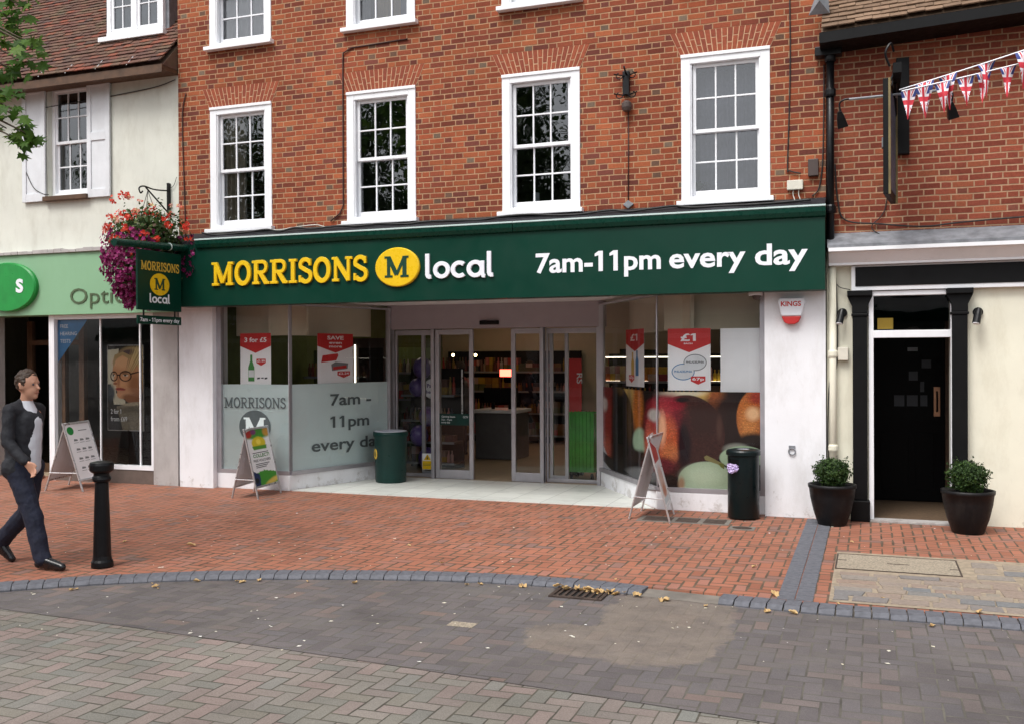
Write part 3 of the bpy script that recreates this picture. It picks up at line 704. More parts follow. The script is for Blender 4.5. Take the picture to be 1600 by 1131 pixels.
# patch of sandy mortar, worn cobbles and a pebbled inspection cover before the pub
mb = MB(); mb.add([(-0.29, -3.83, 0.005), (6, -3.86, 0.005), (6, -1.93, 0.005), (-0.29, -1.90, 0.005)], [(0, 1, 2, 3)]); structure('mortar_bed', mb, 'grout')
mb = MB(); rs = random.Random(3); y = -2.78
while y > -3.80:
    rowh = rs.uniform(0.12, 0.16); x = -0.27 + rs.uniform(0, 0.05)
    while x < 3.0:
        w = rs.choice((0.14, 0.22, 0.24, 0.27, 0.30)) * rs.uniform(0.9, 1.08)
        j = lambda: rs.uniform(-0.012, 0.012)
        y1 = max(y - rowh + 0.014, -3.82)
        if y - y1 > 0.05:
            z = rs.uniform(0.008, 0.016); pts = [(x + j(), y1 + j() * 0.6, 0), (x + w * 0.5, y1 + j() * 0.7, 0), (x + w - 0.025 + j(), y1 + j() * 0.6, 0), (x + w - 0.02 + j(), y - 0.006 + j() * 0.6, 0), (x + w * 0.5, y - 0.006 + j() * 0.7, 0), (x + j(), y - 0.006 + j() * 0.6, 0)]
            mb.prism(pts, (0, 0, z))
        x += w
    y -= rowh
for (x, y, w, h) in ((0.80, -2.05, 0.2, 0.22), (1.04, -2.08, 0.26, 0.2), (0.80, -2.32, 0.18, 0.17), (1.02, -2.34, 0.3, 0.18), (0.8, -2.56, 0.28, 0.16), (1.14, -2.56, 0.2, 0.15), (1.4, -2.1, 0.3, 0.2), (1.4, -2.36, 0.25, 0.2), (1.45, -2.6, 0.3, 0.15)):
    mb.prism([(x, y - h, 0), (x + w, y - h + 0.01, 0), (x + w - 0.01, y, 0), (x + 0.01, y - 0.01, 0)], (0, 0, 0.012))
structure('cobbles', mb, 'cobble', bevel=0.006)
cv = thing('inspection_cover', 'large pebbled inspection cover set in cobbles before the pub door', 'manhole cover', (0.2, -2.33, 0))
mb = MB(); mb.box(-0.275, 0.69, -2.655, -2.02, -0.02, 0.009); mb.build('cover_plate', 'cover', cv)
mb = MB()
for a in ((-0.285, -0.272, -2.665, -2.01), (0.687, 0.70, -2.665, -2.01), (-0.272, 0.687, -2.665, -2.652), (-0.272, 0.687, -2.023, -2.01), (-0.27, -0.20, -2.30, -2.285), (0.62, 0.69, -2.42, -2.405), (0.13, 0.31, -2.345, -2.33)):
    mb.box(a[0], a[1], a[2], a[3], -0.02, 0.0115)
mb.build('cover_frame', 'iron', cv)
# filler where the kerb has been cut away
mb = MB(); mb.add([(-1.73, -3.715, -0.012), (-1.13, -3.80, -0.012), (-1.12, -4.03, ROAD + 0.006), (-1.76, -3.96, ROAD + 0.006)], [(3, 2, 1, 0)]); structure('kerb_filler', mb, 'concrete')
# odd stray blocks in the paving
mb = MB(); 
for (px, py, s) in ((722, 976, 0.19), (1085, 916, 0.11)):
    p = on_z(px, py, ROAD); mb.box(p.x - s / 2, p.x + s / 2, p.y - 0.055, p.y + 0.055, ROAD, ROAD + 0.0065)
structure('odd_paving_block', mb, 'cover')
# street drain
p = on_z(906, 929, ROAD); gx, gy = p.x, p.y
dg = thing('drain_grate', 'rusty cast iron drain grate in the gutter, fallen leaves along its kerb edge', 'drain grate', (gx, gy, ROAD))
mb = MB(); mb.add([(gx - 0.19, gy - 0.13, ROAD + 0.0045), (gx + 0.19, gy - 0.13, ROAD + 0.0045), (gx + 0.19, gy + 0.13, ROAD + 0.0045), (gx - 0.19, gy + 0.13, ROAD + 0.0045)], [(0, 1, 2, 3)]); mb.build('pit', 'pit', dg)
mb = MB()
for a in ((-0.21, -0.18, -0.15, 0.15), (0.18, 0.21, -0.15, 0.15), (-0.18, 0.18, -0.15, -0.115), (-0.18, 0.18, 0.115, 0.15)): mb.box(gx + a[0], gx + a[1], gy + a[2], gy + a[3], ROAD, ROAD + 0.018)
mb.build('grate_frame', 'iron', dg, bevel=0.003)
mb = MB()
for k in range(7):
    x = gx - 0.155 + k * 0.052; mb.box(x - 0.011, x + 0.011, gy - 0.115, gy + 0.115, ROAD + 0.002, ROAD + 0.016)
mb.build('bars', 'iron', dg)
# small service covers by the shop front
sc = thing('service_cover', 'long row of three dark iron covers in one concrete collar, under the red-edged pavement board', 'manhole cover', (-1.9, -0.62, 0))
mb = MB(); mb.box(-2.42, -1.42, -0.82, -0.46, -0.02, 0.006); mb.build('collar', 'concrete', sc)
for xa, xb in ((-2.36, -2.05), (-2.0, -1.76), (-1.70, -1.47)):
    mb = MB(); mb.box(xa, xb, -0.77, -0.51, -0.01, 0.011); mb.build('lid', 'iron', sc, bevel=0.003)
sc = thing('service_cover', 'single small oval-lidded cover in front of the slim dark bin', 'manhole cover', (-1.25, -0.93, 0))
mb = MB(); mb.box(-1.39, -1.13, -1.05, -0.83, -0.02, 0.006); mb.build('collar', 'concrete', sc)
mb = MB(); mb.lathe([(0.09, 0), (0.09, 0.011), (0.08, 0.012)], (-1.26, -0.94, 0), 20, 1.1, 0.75); mb.build('lid', 'iron', sc)

# ================================================================== SASH WINDOWS
def sash(mb, x0, x1, z0, z1, y0, y1, top, bot, side=0.040, bar=0.019):
    mb.box(x0, x0 + side, y0, y1, z0, z1); mb.box(x1 - side, x1, y0, y1, z0, z1)
    mb.box(x0 + side, x1 - side, y0 + 0.001, y1, z1 - top, z1); mb.box(x0 + side, x1 - side, y0 + 0.001, y1, z0, z0 + bot)
    a, b = x0 + side, x1 - side; c, d = z0 + bot, z1 - top
    for k in (1, 2):
        x = a + (b - a) * k / 3; mb.box(x - bar / 2, x + bar / 2, y0 + 0.004, y1 - 0.006, c, d)
    z = (c + d) / 2
    for k in range(3):
        u = a + (b - a) * k / 3 + (bar / 2 if k else 0); v = a + (b - a) * (k + 1) / 3 - (bar / 2 if k < 2 else 0)
        mb.box(u, v, y0 + 0.005, y1 - 0.006, z - bar / 2, z + bar / 2)
def sash_window(parent, X, ZB, w=1.0, h=1.69, label=None, paint='white_paint', fr=0.105):
    mb = MB(); y0, y1 = -0.014, 0.13
    mb.box(X, X + fr, y0, y1, ZB, ZB + h); mb.box(X + w - fr, X + w, y0, y1, ZB, ZB + h)
    mb.box(X + fr, X + w - fr, y0 + 0.001, y1, ZB + h - fr, ZB + h); mb.box(X + fr, X + w - fr, y0 + 0.001, y1, ZB, ZB + 0.05)
    mb.box(X - 0.003, X + w + 0.003, y0 - 0.014, y0, ZB + h - 0.035, ZB + h + 0.004)      # small head moulding
    for s in (X + fr, X + w - fr - 0.016): mb.box(s, s + 0.016, y0 + 0.012, 0.045, ZB + 0.051, ZB + h - fr - 0.001)
    f = mb.build('window', paint, parent, bevel=0.004, label=label)
    mb = MB(); mb.box(X - 0.045, X + w + 0.045, -0.095, 0.0, ZB - 0.055, ZB - 0.002); mb.build('sill', paint, f, bevel=0.006)
    mid = ZB + 0.05 + (h - fr - 0.05) * 0.495; a, b = X + fr + 0.003, X + w - fr - 0.003
    mb = MB(); sash(mb, a + 0.016, b - 0.016, mid - 0.02, ZB + h - fr - 0.002, 0.047, 0.082, 0.04, 0.042); mb.build('upper_sash', paint, f, bevel=0.003)
    mb = MB(); sash(mb, a, b, ZB + 0.052, mid + 0.02, 0.085, 0.122, 0.042, 0.075); mb.build('lower_sash', paint, f, bevel=0.003)
    mb = MB(); mb.add([(a + 0.02, 0.068, mid), (b - 0.02, 0.068, mid), (b - 0.02, 0.066, ZB + h - fr - 0.02), (a + 0.02, 0.066, ZB + h - fr - 0.02)], [(0, 1, 2, 3)])
    mb.add([(a + 0.02, 0.104, ZB + 0.06), (b - 0.02, 0.104, ZB + 0.06), (b - 0.02, 0.106, mid), (a + 0.02, 0.106, mid)], [(0, 1, 2, 3)])
    mb.build('pane', 'old_glass', f)
    return f
def curtain(parent, x0, x1, z0, z1, y=0.2, mat='curtain', name='curtain', folds=5):
    mb = MB(); n = 40
    for i in range(n + 1):
        t = i / n; x = x0 + (x1 - x0) * t; yy = y + 0.03 * math.sin(t * folds * 2 * PI) + 0.01 * math.sin(t * 31)
        mb.v += [Vector((x, yy, z0)), Vector((x, yy, z1)), Vector((x, yy + 0.004, z0)), Vector((x, yy + 0.004, z1))]
    for i in range(n):
        a = i * 4; mb.f += [(a, a + 4, a + 5, a + 1), (a + 3, a + 7, a + 6, a + 2)]
    return mb.build(name, mat, parent, smooth=True)
def brick_arch(parent, xc, z0, wb, wt, h, n=19):
    mb = MB(); y0 = -0.006
    for i in range(n):
        t0, t1 = i / n, (i + 1) / n; g = 0.0058
        b0, b1 = xc + wb * (t0 - 0.5) + g, xc + wb * (t1 - 0.5) - g; a0, a1 = xc + wt * (t0 - 0.5) + g, xc + wt * (t1 - 0.5) - g
        cut = 0.64 if i % 2 else 0.36
        lerp = lambda p, q, t: p + (q - p) * t
        cam_ = 0.012 * (1 - (2 * t0 - 1) ** 2)
        for s0, s1 in ((0, cut - 0.014), (cut + 0.014, 1)):
            P = [(lerp(b0, a0, s0), y0, z0 + h * s0 + cam_ * (1 - s0)), (lerp(b1, a1, s0), y0, z0 + h * s0 + cam_ * (1 - s0)), (lerp(b1, a1, s1), y0, z0 + h * s1), (lerp(b0, a0, s1), y0, z0 + h * s1)]
            mb.prism(P, (0, 0.03, 0))
    o = mb.build('window_arch', 'arch', parent, bevel=0.002)
    mb = MB(); mb.prism([(xc - wb / 2, -0.003, z0), (xc + wb / 2, -0.003, z0), (xc + wt / 2, -0.003, z0 + h), (xc - wt / 2, -0.003, z0 + h)], (0, 0.02, 0)); mb.build('arch_mortar', 'mortar', o)
    return o

# ================================================================== THE BRICK SHOP BUILDING
BX0, BX1 = -9.16, -0.455
bb = thing('brick_building', 'tall red brick building with white sash windows above the green supermarket shopfront', 'building', (-4.8, 0, 0))
WX = [-8.615, -6.455, -4.27, -2.05]; WZ = 3.585; TZ = 6.11
holes = [(x, x + 1.0, WZ, WZ + 1.69) for x in WX] + [(x, x + 1.0, TZ, TZ + 1.5) for x in WX]
mb = MB(); wall(mb, BX0, BX1, 3.0, 9.2, 0, 0.3, holes)
mb.box(BX0, BX0 + 0.25, 0.3, 9, 0, 9.2); mb.box(BX1 - 0.25, BX1, 0.3, 9, 0, 9.2); mb.box(BX0, BX1, 9, 9.25, 0, 9.2)
mb.build('wall', 'brick', bb)
mb = MB(); mb.box(BX0 - 0.05, BX1 + 0.05, -0.12, 9.3, 9.2, 9.32); mb.prism([(BX0, 0.2, 9.32), (BX0, 9, 9.32), (BX0, 4.6, 11.6)], (BX1 - BX0, 0, 0)); mb.build('roof', 'tiles', bb)
mb = MB(); mb.box(BX0 + 0.25, BX1 - 0.25, 0.3, 9, 3.15, 3.35); mb.box(BX0 + 0.25, BX1 - 0.25, 0.3, 9, 5.72, 5.92); mb.box(BX0 + 0.25, BX1 - 0.25, 0.3, 9, 8.6, 8.8)
for x in (-7.1, -5.0, -2.8):
    mb.box(x - 0.05, x + 0.05, 0.3, 4.0, 3.35, 5.72); mb.box(x - 0.05, x + 0.05, 0.3, 4.0, 5.92, 8.6)
mb.box(BX0 + 0.25, BX1 - 0.25, 4.0, 4.1, 3.35, 5.72); mb.box(BX0 + 0.25, BX1 - 0.25, 4.0, 4.1, 5.92, 8.6)
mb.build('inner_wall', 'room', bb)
wins = []
for i, x in enumerate(WX):
    wins.append(sash_window(bb, x, WZ)); brick_arch(bb, x + 0.5, WZ + 1.692, 1.02, 1.26, 0.265)
tops = [sash_window(bb, x, TZ, h=1.5) for x in WX]
curtain(wins[0], -8.50, -8.14, 3.65, 5.15, 0.17); curtain(wins[0], -7.86, -7.70, 3.65, 5.15, 0.22, 'wood', 'curtain', 3)
curtain(wins[1], -5.70, -5.52, 3.65, 5.15, 0.22, 'wood', 'curtain', 3)
curtain(wins[3], -1.95, -1.15, 3.65, 5.15, 0.32, 'net', 'net_curtain', 9)
curtain(tops[0], -8.52, -7.72, 6.15, 7.5, 0.17, 'pale_net', 'net_curtain', 7)
curtain(tops[1], -6.34, -6.22, 6.15, 7.5, 0.24, 'net', 'curtain', 3); curtain(tops[1], -5.78, -5.68, 6.15, 7.5, 0.24, 'net', 'curtain', 2)
curtain(tops[1], -6.22, -5.80, 6.15, 7.5, 0.34, 'tan_wood', 'wardrobe', 1)
# ground floor: white piers, plinths, soffit, entrance recess
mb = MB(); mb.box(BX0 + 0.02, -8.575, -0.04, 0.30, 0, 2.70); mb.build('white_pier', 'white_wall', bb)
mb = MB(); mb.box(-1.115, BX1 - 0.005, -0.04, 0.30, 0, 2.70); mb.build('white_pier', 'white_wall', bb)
mb = MB(); mb.box(-8.575, -1.115, -0.06, 0.35, 2.535, 3.0); mb.box(-8.575, -1.115, 0.35, 2.0, 2.575, 2.70); mb.build('soffit', 'soffit', bb, bevel=0.004)
PL = [(-8.57, 0.08), (-7.40, 0.08), (-6.80, 1.86)]; PR = [(-3.52, 1.86), (-2.36, 0.08), (-1.12, 0.08)]
def along(a, b): a, b = Vector((*a, 0)), Vector((*b, 0)); return a, b, (b - a).normalized(), (b - a).length
def plinth(P):
    mb = MB(); q = [(*p, 0) for p in P]
    ins = [(p[0], p[1] + 0.22, 0) for p in P]
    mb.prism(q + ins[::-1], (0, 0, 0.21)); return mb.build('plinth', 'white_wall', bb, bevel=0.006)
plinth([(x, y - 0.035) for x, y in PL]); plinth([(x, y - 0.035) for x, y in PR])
def tri(t): return Vector((t.y, -t.x, 0))       # outward normal of a bay
def bay(a, b, film=None):
    """one glazed bay of the shop window: frame > pane"""
    A, B, t, ln = along(a, b); nrm = tri(t); mb = MB(); z0, z1 = 0.21, 2.535; w, dp = 0.05, 0.07
    o = A - nrm * dp / 2
    mb.obox(o + Vector((0, 0, z0)), t * ln, nrm * dp, (0, 0, 0.055)); mb.obox(o + Vector((0, 0, z1 - 0.025)), t * ln, nrm * dp, (0, 0, 0.025))
    return A, B, t, ln, nrm, mb
def shop_window(P, posts):
    bays = [bay(P[0], P[1]), bay(P[1], P[2])]; mb = MB()
    for A, B, t, ln, nrm, m in bays: mb.add(m.v, m.f)
    for (q, w) in posts: mb.box(q[0] - w / 2, q[0] + w / 2, q[1] - 0.037, q[1] + 0.037, 0.2645, 2.511)
    f = mb.build('shop_window', 'alu', bb)
    for A, B, t, ln, nrm, m in bays:
        g = MB(); a = A + t * 0.012; b = B - t * 0.012; e = nrm * 0.006
        g.add([a + Vector((0, 0, 0.26)), b + Vector((0, 0, 0.26)), b + Vector((0, 0, 2.52)), a + Vector((0, 0, 2.52))], [(0, 1, 2, 3)])
        g.build('pane', 'shop_glass', f)
    return f
swl = shop_window(PL, [((-8.535, 0.08), 0.07), ((-7.40, 0.08), 0.012), ((-6.81, 1.84), 0.07)])
swr = shop_window(PR, [((-3.50, 1.84), 0.07), ((-2.36, 0.08), 0.012), ((-1.145, 0.08), 0.06)])
# frosted film inside the left window with grey lettering
mb = MB()
for a, b in ((PL[0], PL[1]), (PL[1], PL[2])):
    A, B, t, ln = along(a, b); n = tri(t); o = A - n * 0.006
    mb.add([o + t * 0.02 + Vector((0, 0, 0.262)), o + t * (ln - 0.012) + Vector((0, 0, 0.262)), o + t * (ln - 0.012) + Vector((0, 0, 1.44)), o + t * 0.02 + Vector((0, 0, 1.44))], [(0, 1, 2, 3)])
mb.build('frosted_film', 'film', swl)
A, B, t, ln = along(PL[0], PL[1]); n = tri(t); U = Vector((0, 0, 1)); mb = MB()
o0 = A + n * 0.004
slab_word(mb, 'MORRISONS', o0 + t * 0.10 + U * 1.115, t, U, 1.0, 0.145, 0.0008, n, w=0.16, sw=0.085)
mb.build('film_lettering', 'film_ink', swl)
mb = MB(); disc(mb, o0 + t * 0.60 + U * 0.86, t, U, 0.255, 0.225, 0.001); mb.build('film_emblem', 'film_ink', swl)
mb = MB(); slab_word(mb, 'M', o0 + t * 0.42 + U * 0.735 + n * 0.0012, t, U, 0.36, 0.25, 0.0008, n, w=0.21); mb.build('film_letter', 'film', swl)
A, B, t2, ln2 = along(PL[1], PL[2]); n2 = tri(t2); o1 = A + n2 * 0.004
for s, z, w, x in (('7am -', 1.13, 0.78, 0.70), ('11pm', 0.815, 0.74, 0.70), ('every day', 0.50, 1.38, 0.36)):
    mb = MB(); put_text(mb, s, o1 + t2 * x + U * z, t2, U, w, 0.165, 0.018, 0.0005, n2); mb.build('film_lettering', 'film_ink', swl)
# fruit photograph across the right window
fp = Paint(270, 180, (30, 18, 16)); gu, gv = fp.X.copy(), fp.Y.copy()
fp.X = 60 + gu * 1465; tp = 50 + 0.031 * (fp.X - 60); bt = np.where(fp.X < 640, 835 + 0.215 * (fp.X - 60), 960 + 0.045 * (fp.X - 640)); fp.Y = tp + (bt - tp) * gv
for a in ((330, 150, 60, 210, (214, 186, 112), 0.7), (405, 240, 48, 230, (186, 112, 44), 0.6), (425, 545, 65, 125, (176, 202, 176), 0.3), (400, 690, 130, 60, (56, 40, 34), 0.6), (960, 110, 190, 110, (232, 196, 112), 0.5), (1110, 190, 90, 170, (158, 88, 46), 0.7), (800, 90, 200, 40, (225, 215, 190), 0.6), (1215, 360, 125, 260, (48, 29, 26), 0.5),
    (205, 400, 160, 370, (26, 13, 13), 0.03), (110, 380, 62, 340, (150, 50, 44), 0.7), (86, 215, 26, 70, (214, 200, 196), 0.7), (115, 105, 45, 60, (140, 42, 46), 0.6), (100, 640, 40, 130, (176, 92, 74), 0.8), (330, 330, 26, 230, (92, 66, 34), 0.9), (235, 90, 35, 40, (120, 92, 50), 0.8), (210, 420, 55, 360, (16, 9, 10), 0.5),
    (825, 490, 365, 385, (72, 38, 34), 0.02), (660, 400, 190, 300, (122, 30, 42), 0.5), (660, 190, 150, 75, (150, 32, 50), 0.7), (600, 330, 110, 180, (176, 60, 66), 0.7), (545, 290, 50, 60, (205, 200, 196), 0.6), (505, 560, 42, 190, (198, 104, 84), 0.7), (655, 540, 105, 220, (204, 104, 64), 0.6), (610, 420, 38, 150, (240, 186, 150), 0.8), (690, 640, 70, 90, (214, 132, 84), 0.8), (600, 760, 140, 80, (120, 40, 50), 0.7), (820, 560, 60, 230, (38, 20, 28), 0.6), (1000, 330, 160, 160, (66, 38, 34), 0.9), (1140, 420, 26, 110, (92, 60, 52), 0.9), (800, 150, 60, 24, (30, 14, 16), 0.7),
    (1450, 330, 155, 250, (196, 118, 58), 0.06), (1400, 380, 70, 150, (214, 142, 78), 0.9), (1440, 290, 60, 60, (246, 204, 158), 0.8), (1490, 140, 90, 70, (166, 62, 40), 0.8), (1440, 560, 170, 90, (46, 27, 22), 0.5), (1290, 610, 110, 50, (160, 158, 148), 0.5),
    (1345, 690, 205, 105, (186, 206, 176), 0.05), (1010, 890, 248, 165, (186, 203, 174), 0.03), (990, 850, 170, 90, (208, 222, 196), 0.9), (790, 930, 30, 60, (196, 160, 128), 0.8), (440, 850, 150, 60, (138, 138, 140), 0.5)):
    fp.ell(*a[:4], a[4], a[5])
fp.poly([(1000, 682), (1025, 668), (1175, 745), (1180, 790), (1120, 750), (1010, 712)], (150, 140, 92)); fp.poly([(1130, 740), (1180, 745), (1185, 800), (1150, 775)], (118, 122, 52))
fp.poly([(55, 600), (120, 730), (190, 850), (55, 850)], (186, 186, 190)); fp.poly([(55, 670), (190, 770), (330, 870), (180, 880), (55, 760)], (26, 22, 26))
sk = np.random.RandomState(4); hot = fp.a[..., 0] / (fp.a.sum(-1) + 1e-6) > 0.62          # skin flecks on the red fruit only
fl = (sk.rand(fp.h, fp.w) > 0.93) & hot; fp.a[fl] *= 1.9; st2 = np.repeat(sk.rand(fp.h, fp.w // 3 + 1), 3, axis=1)[:, :fp.w]; fp.a *= np.where(hot, 0.78 + 0.44 * st2, 1)[..., None]; fp.a = np.clip(fp.a, 0, 1)
fp.speck(0.14)
A, B, t, ln = along(PR[0], PR[1]); n = tri(t); k = 0.355
fg = thing('window_graphic', 'large photograph of dark red and pale green fruit filling the lower right shop window', 'window graphic', (-2.36, 0.1, 0.26))
picture(fp, A + t * 0.06 + U * 0.265 - n * 0.006, t, U, ln - 0.07, 1.12, 0, 0, k).build('splay_print', 'printed', fg)
A, B, t, ln = along(PR[1], PR[2]); n = tri(t)
picture(fp, A + t * 0.01 + U * 0.265 - n * 0.006, t, U, ln - 0.045, 1.12, 0, k, 1).build('front_print', 'printed', fg)
# door head and the two pairs of glazed sliding doors
DY = 1.90
mb = MB(); mb.box(-6.84, -3.48, DY - 0.05, DY + 0.12, 2.215, 2.574); mb.build('door_head', 'mauve', bb)
mb = MB(); mb.box(-5.33, -5.03, DY - 0.09, DY - 0.05, 2.265, 2.325); mb.build('door_sensor', 'black_matte', bb, bevel=0.012)
def leaf(x0, x1, y, rail, st, handle=None, name='sliding_door'):
    mb = MB(); z0, z1 = 0.012, 2.205; d = 0.045
    mb.box(x0, x0 + st, y, y + d, z0, z1); mb.box(x1 - st, x1, y, y + d, z0, z1)
    mb.box(x0 + st, x1 - st, y + 0.001, y + d, z0, z0 + rail); mb.box(x0 + st, x1 - st, y + 0.001, y + d, z1 - 0.075, z1)
    f = mb.build(name, 'alu', bb, bevel=0.003)
    mb = MB(); mb.add([(x0 + st - 0.004, y + 0.022, z0 + rail - 0.004), (x1 - st + 0.004, y + 0.022, z0 + rail - 0.004), (x1 - st + 0.004, y + 0.022, z1 - 0.07), (x0 + st - 0.004, y + 0.022, z1 - 0.07)], [(0, 1, 2, 3)]); mb.build('pane', 'shop_glass', f)
    if handle is not None:
        mb = MB(); mb.tube([(handle, y - 0.045, 1.05), (handle, y - 0.045, 1.75)], 0.014, 8); mb.tube([(handle, y - 0.045, 1.12), (handle, y, 1.12)], 0.01, 6); mb.tube([(handle, y - 0.045, 1.68), (handle, y, 1.68)], 0.01, 6); mb.build('handle', 'alu2', f)
    return f
for x in (-6.80, -6.10, -4.39, -3.56):     # fixed posts
    mb = MB(); mb.box(x - 0.025, x + 0.025, DY - 0.052, DY + 0.06, 0.006, 2.213); mb.build('door_post', 'alu', bb, bevel=0.003)
leaf(-6.77, -6.13, DY + 0.07, 0.05, 0.025, name='side_light'); leaf(-6.36, -6.05, DY + 0.125, 0.09, 0.055, name='sliding_door')
l1 = leaf(-6.06, -5.455, DY - 0.03, 0.13, 0.062, handle=None); l2 = leaf(-4.86, -4.365, DY - 0.03, 0.13, 0.062)
leaf(-4.36, -3.59, DY + 0.07, 0.05, 0.025, name='side_light'); leaf(-4.33, -4.05, DY + 0.125, 0.09, 0.05)
mb = MB(); mb.tube([(-5.68, DY + 0.09, 0.95), (-5.68, DY + 0.09, 1.62)], 0.013, 8); mb.build('handle', 'alu2', l1)
mb = MB(); mb.box(-6.0, -5.52, DY - 0.014, DY - 0.0125, 0.80, 0.97); nt = mb.build('door_notice', 'bin_green', l1)
mb = MB(); put_text(mb, 'Opening hours', (-5.97, DY - 0.016, 0.915), XR, XU, 0.22, 0.028); put_text(mb, '7am - 11pm', (-5.97, DY - 0.016, 0.87), XR, XU, 0.17, 0.025); put_text(mb, 'every day', (-5.97, DY - 0.016, 0.83), XR, XU, 0.14, 0.025)
put_text(mb, 'CCTV', (-5.62, DY - 0.016, 0.91), XR, XU, 0.08, 0.03)
mb.build('notice_lettering', 'white_ink', l1)
mb = MB(); mb.box(-6.335, -6.165, DY + 0.085, DY + 0.09, 0.12, 0.36); ws = mb.build('warning_sticker', 'paper', bb)
mb = MB(); mb.box(-6.33, -6.17, DY + 0.083, DY + 0.0848, 0.125, 0.25); mb.prism([(-6.31, DY + 0.083, 0.262), (-6.19, DY + 0.083, 0.262), (-6.25, DY + 0.083, 0.352)], (0, 0.0015, 0)); mb.build('sticker_print', 'yellow', ws)
mb = MB(); mb.prism([(-6.262, DY + 0.0825, 0.275), (-6.238, DY + 0.0825, 0.275), (-6.25, DY + 0.0825, 0.33)], (0, 0.0004, 0)); mb.box(-6.32, -6.18, DY + 0.0822, DY + 0.0826, 0.20, 0.206); mb.box(-6.32, -6.2, DY + 0.0822, DY + 0.0826, 0.18, 0.186); mb.build('sticker_ink', 'dark_ink', ws)
# pale tiled apron, shop floor, walls, ceiling
def tiled(name, base, size=0.42, gap=0.008):
    n = NT(name); g, x, y, z = n.pos(); p = g.outputs['Position']
    fx = n.m('FRACT', n.m('DIVIDE', n.m('ADD', x, 100), size)); fy = n.m('FRACT', n.m('DIVIDE', n.m('ADD', y, 100.05), size))
    e = n.m('MULTIPLY', n.m('MINIMUM', n.m('MINIMUM', fx, n.m('SUBTRACT', 1, fx)), n.m('MINIMUM', fy, n.m('SUBTRACT', 1, fy))), size)
    k = n.mr(e, gap * 0.3, gap * 0.7, 0, 1); ix = n.m('FLOOR', n.m('DIVIDE', n.m('ADD', x, 100), size)); iy = n.m('FLOOR', n.m('DIVIDE', n.m('ADD', y, 100.05), size))
    rv, _ = n.white(n.comb(ix, iy, 2)); c = n.mix(0.25, base, n.ramp(rv, [(0, (0.75, 0.75, 0.75)), (1, (1.2, 1.2, 1.2))]), 'MULTIPLY')
    c = n.mix(n.m('MULTIPLY', n.mr(n.noise(p, 3.0, 7, 0.7), 0.5, 0.72, 0, 1), 0.45), c, tuple(v * 0.55 for v in base))
    return n.fin(n.mix(k, tuple(v * 0.5 for v in base), c), 0.42, 0, 0.4)
M['apron'] = tiled('pale_apron_tile', (0.60, 0.62, 0.58)); M['sfloor'] = tiled('beige_shop_tile', (0.40, 0.31, 0.21), 0.33, 0.005)
mb = MB(); mb.prism([(-7.37, 0.06, 0), (-2.40, 0.06, 0), (-3.50, 1.84, 0), (-6.82, 1.84, 0)], (0, 0, 0.010)); structure('entrance_apron', mb, 'apron')
mb = MB(); mb.box(-8.9, -0.72, 1.86, 9.0, -0.1, 0.008); mb.box(-8.9, -7.2, 0.32, 1.855, -0.1, 0.008); mb.box(-2.9, -0.72, 0.32, 1.855, -0.1, 0.008); mb.build('shop_floor', 'sfloor', bb)
mb = MB(); mb.box(-8.9, -0.72, 2.03, 9.0, 2.9, 3.0); mb.box(-8.9, -0.72, 8.2, 8.25, 0, 2.9); mb.build('shop_ceiling', 'bulk', bb)
mb = MB(); mb.box(-8.9, -8.8, 0.3, 8.2, 0.01, 2.9); mb.build('shop_side_wall', 'olive', bb)
mb = MB(); mb.box(-0.9, -0.72, 0.3, 8.2, 0.01, 2.9); mb.build('shop_side_wall', 'room', bb)
for P, e in ((PL, 1), (PR, 1)):
    mb = MB()
    for a, b in ((P[0], P[1]), (P[1], P[2])):
        A, B, t, ln = along(a, b); n = tri(t); mb.obox(A - n * 0.42 + U * 2.115, t * ln, n * -0.05, (0, 0, 0.6))
    mb.build('bulkhead', 'bulk', bb)
mb = MB(); mb.box(-1.63, -1.10, 0.13, 0.15, 1.385, 2.115); mb.build('blank_panel', 'paper', bb)
# lead flashing and felt behind the fascia
mb = MB(); mb.add([(BX0 + 0.03, -0.002, 3.54), (BX1, -0.002, 3.54), (BX1, -0.29, 3.40), (BX0 + 0.03, -0.29, 3.40), (BX0 + 0.03, -0.002, 3.30), (BX1, -0.002, 3.30), (BX1, -0.29, 3.30), (BX0 + 0.03, -0.29, 3.30)], [(0, 3, 2, 1), (4, 5, 6, 7), (2, 3, 7, 6), (0, 4, 7, 3), (1, 2, 6, 5)]); mb.build('flashing', 'tar', bb)

# ================================================================== FASCIA SIGN
fs = thing('fascia_sign', 'long dark green supermarket fascia with raised yellow and white lettering', 'shop sign', (-4.7, -0.15, 2.5))
FY = -0.30
mb = MB(); mb.box(-8.93, BX1 + 0.002, FY, -0.062, 2.505, 3.355); mb.build('panel', 'green', fs, bevel=0.004)
mb = MB()
for a, b in ((-8.62, -4.02), (-4.012, BX1 + 0.012)):
    mb.prism([(a, FY - 0.055, 3.395), (a, FY - 0.05, 3.345), (a, FY - 0.03, 3.30), (a, FY + 0.0, 3.285), (a, FY + 0.0, 3.40)], (b - a, 0, 0))
mb.build('cornice', 'green_trim', fs, bevel=0.003)
mb = MB()
for a, b in ((-8.62, -4.02), (-4.012, BX1 + 0.012)): mb.box(a, b, FY - 0.060, FY + 0.03, 3.4005, 3.418)
mb.build('capping', 'trim_pale', fs)
o = Vector((0, FY, 0))
for wname, x0, x1 in (('MORRISONS', -8.36, -5.985),):
    def each(ch):
        m = MB(); LET.append((ch, m)); return m
    LET = []; slab_word(MB(), wname, (x0, FY, 2.775), XR, XU, x1 - x0, 0.315, 0.032, (0, -1, 0), w=0.195, sw=0.11, gap=0.05, each=each)
    for ch, m in LET: m.build('letter', 'yellow', fs, bevel=0.003)
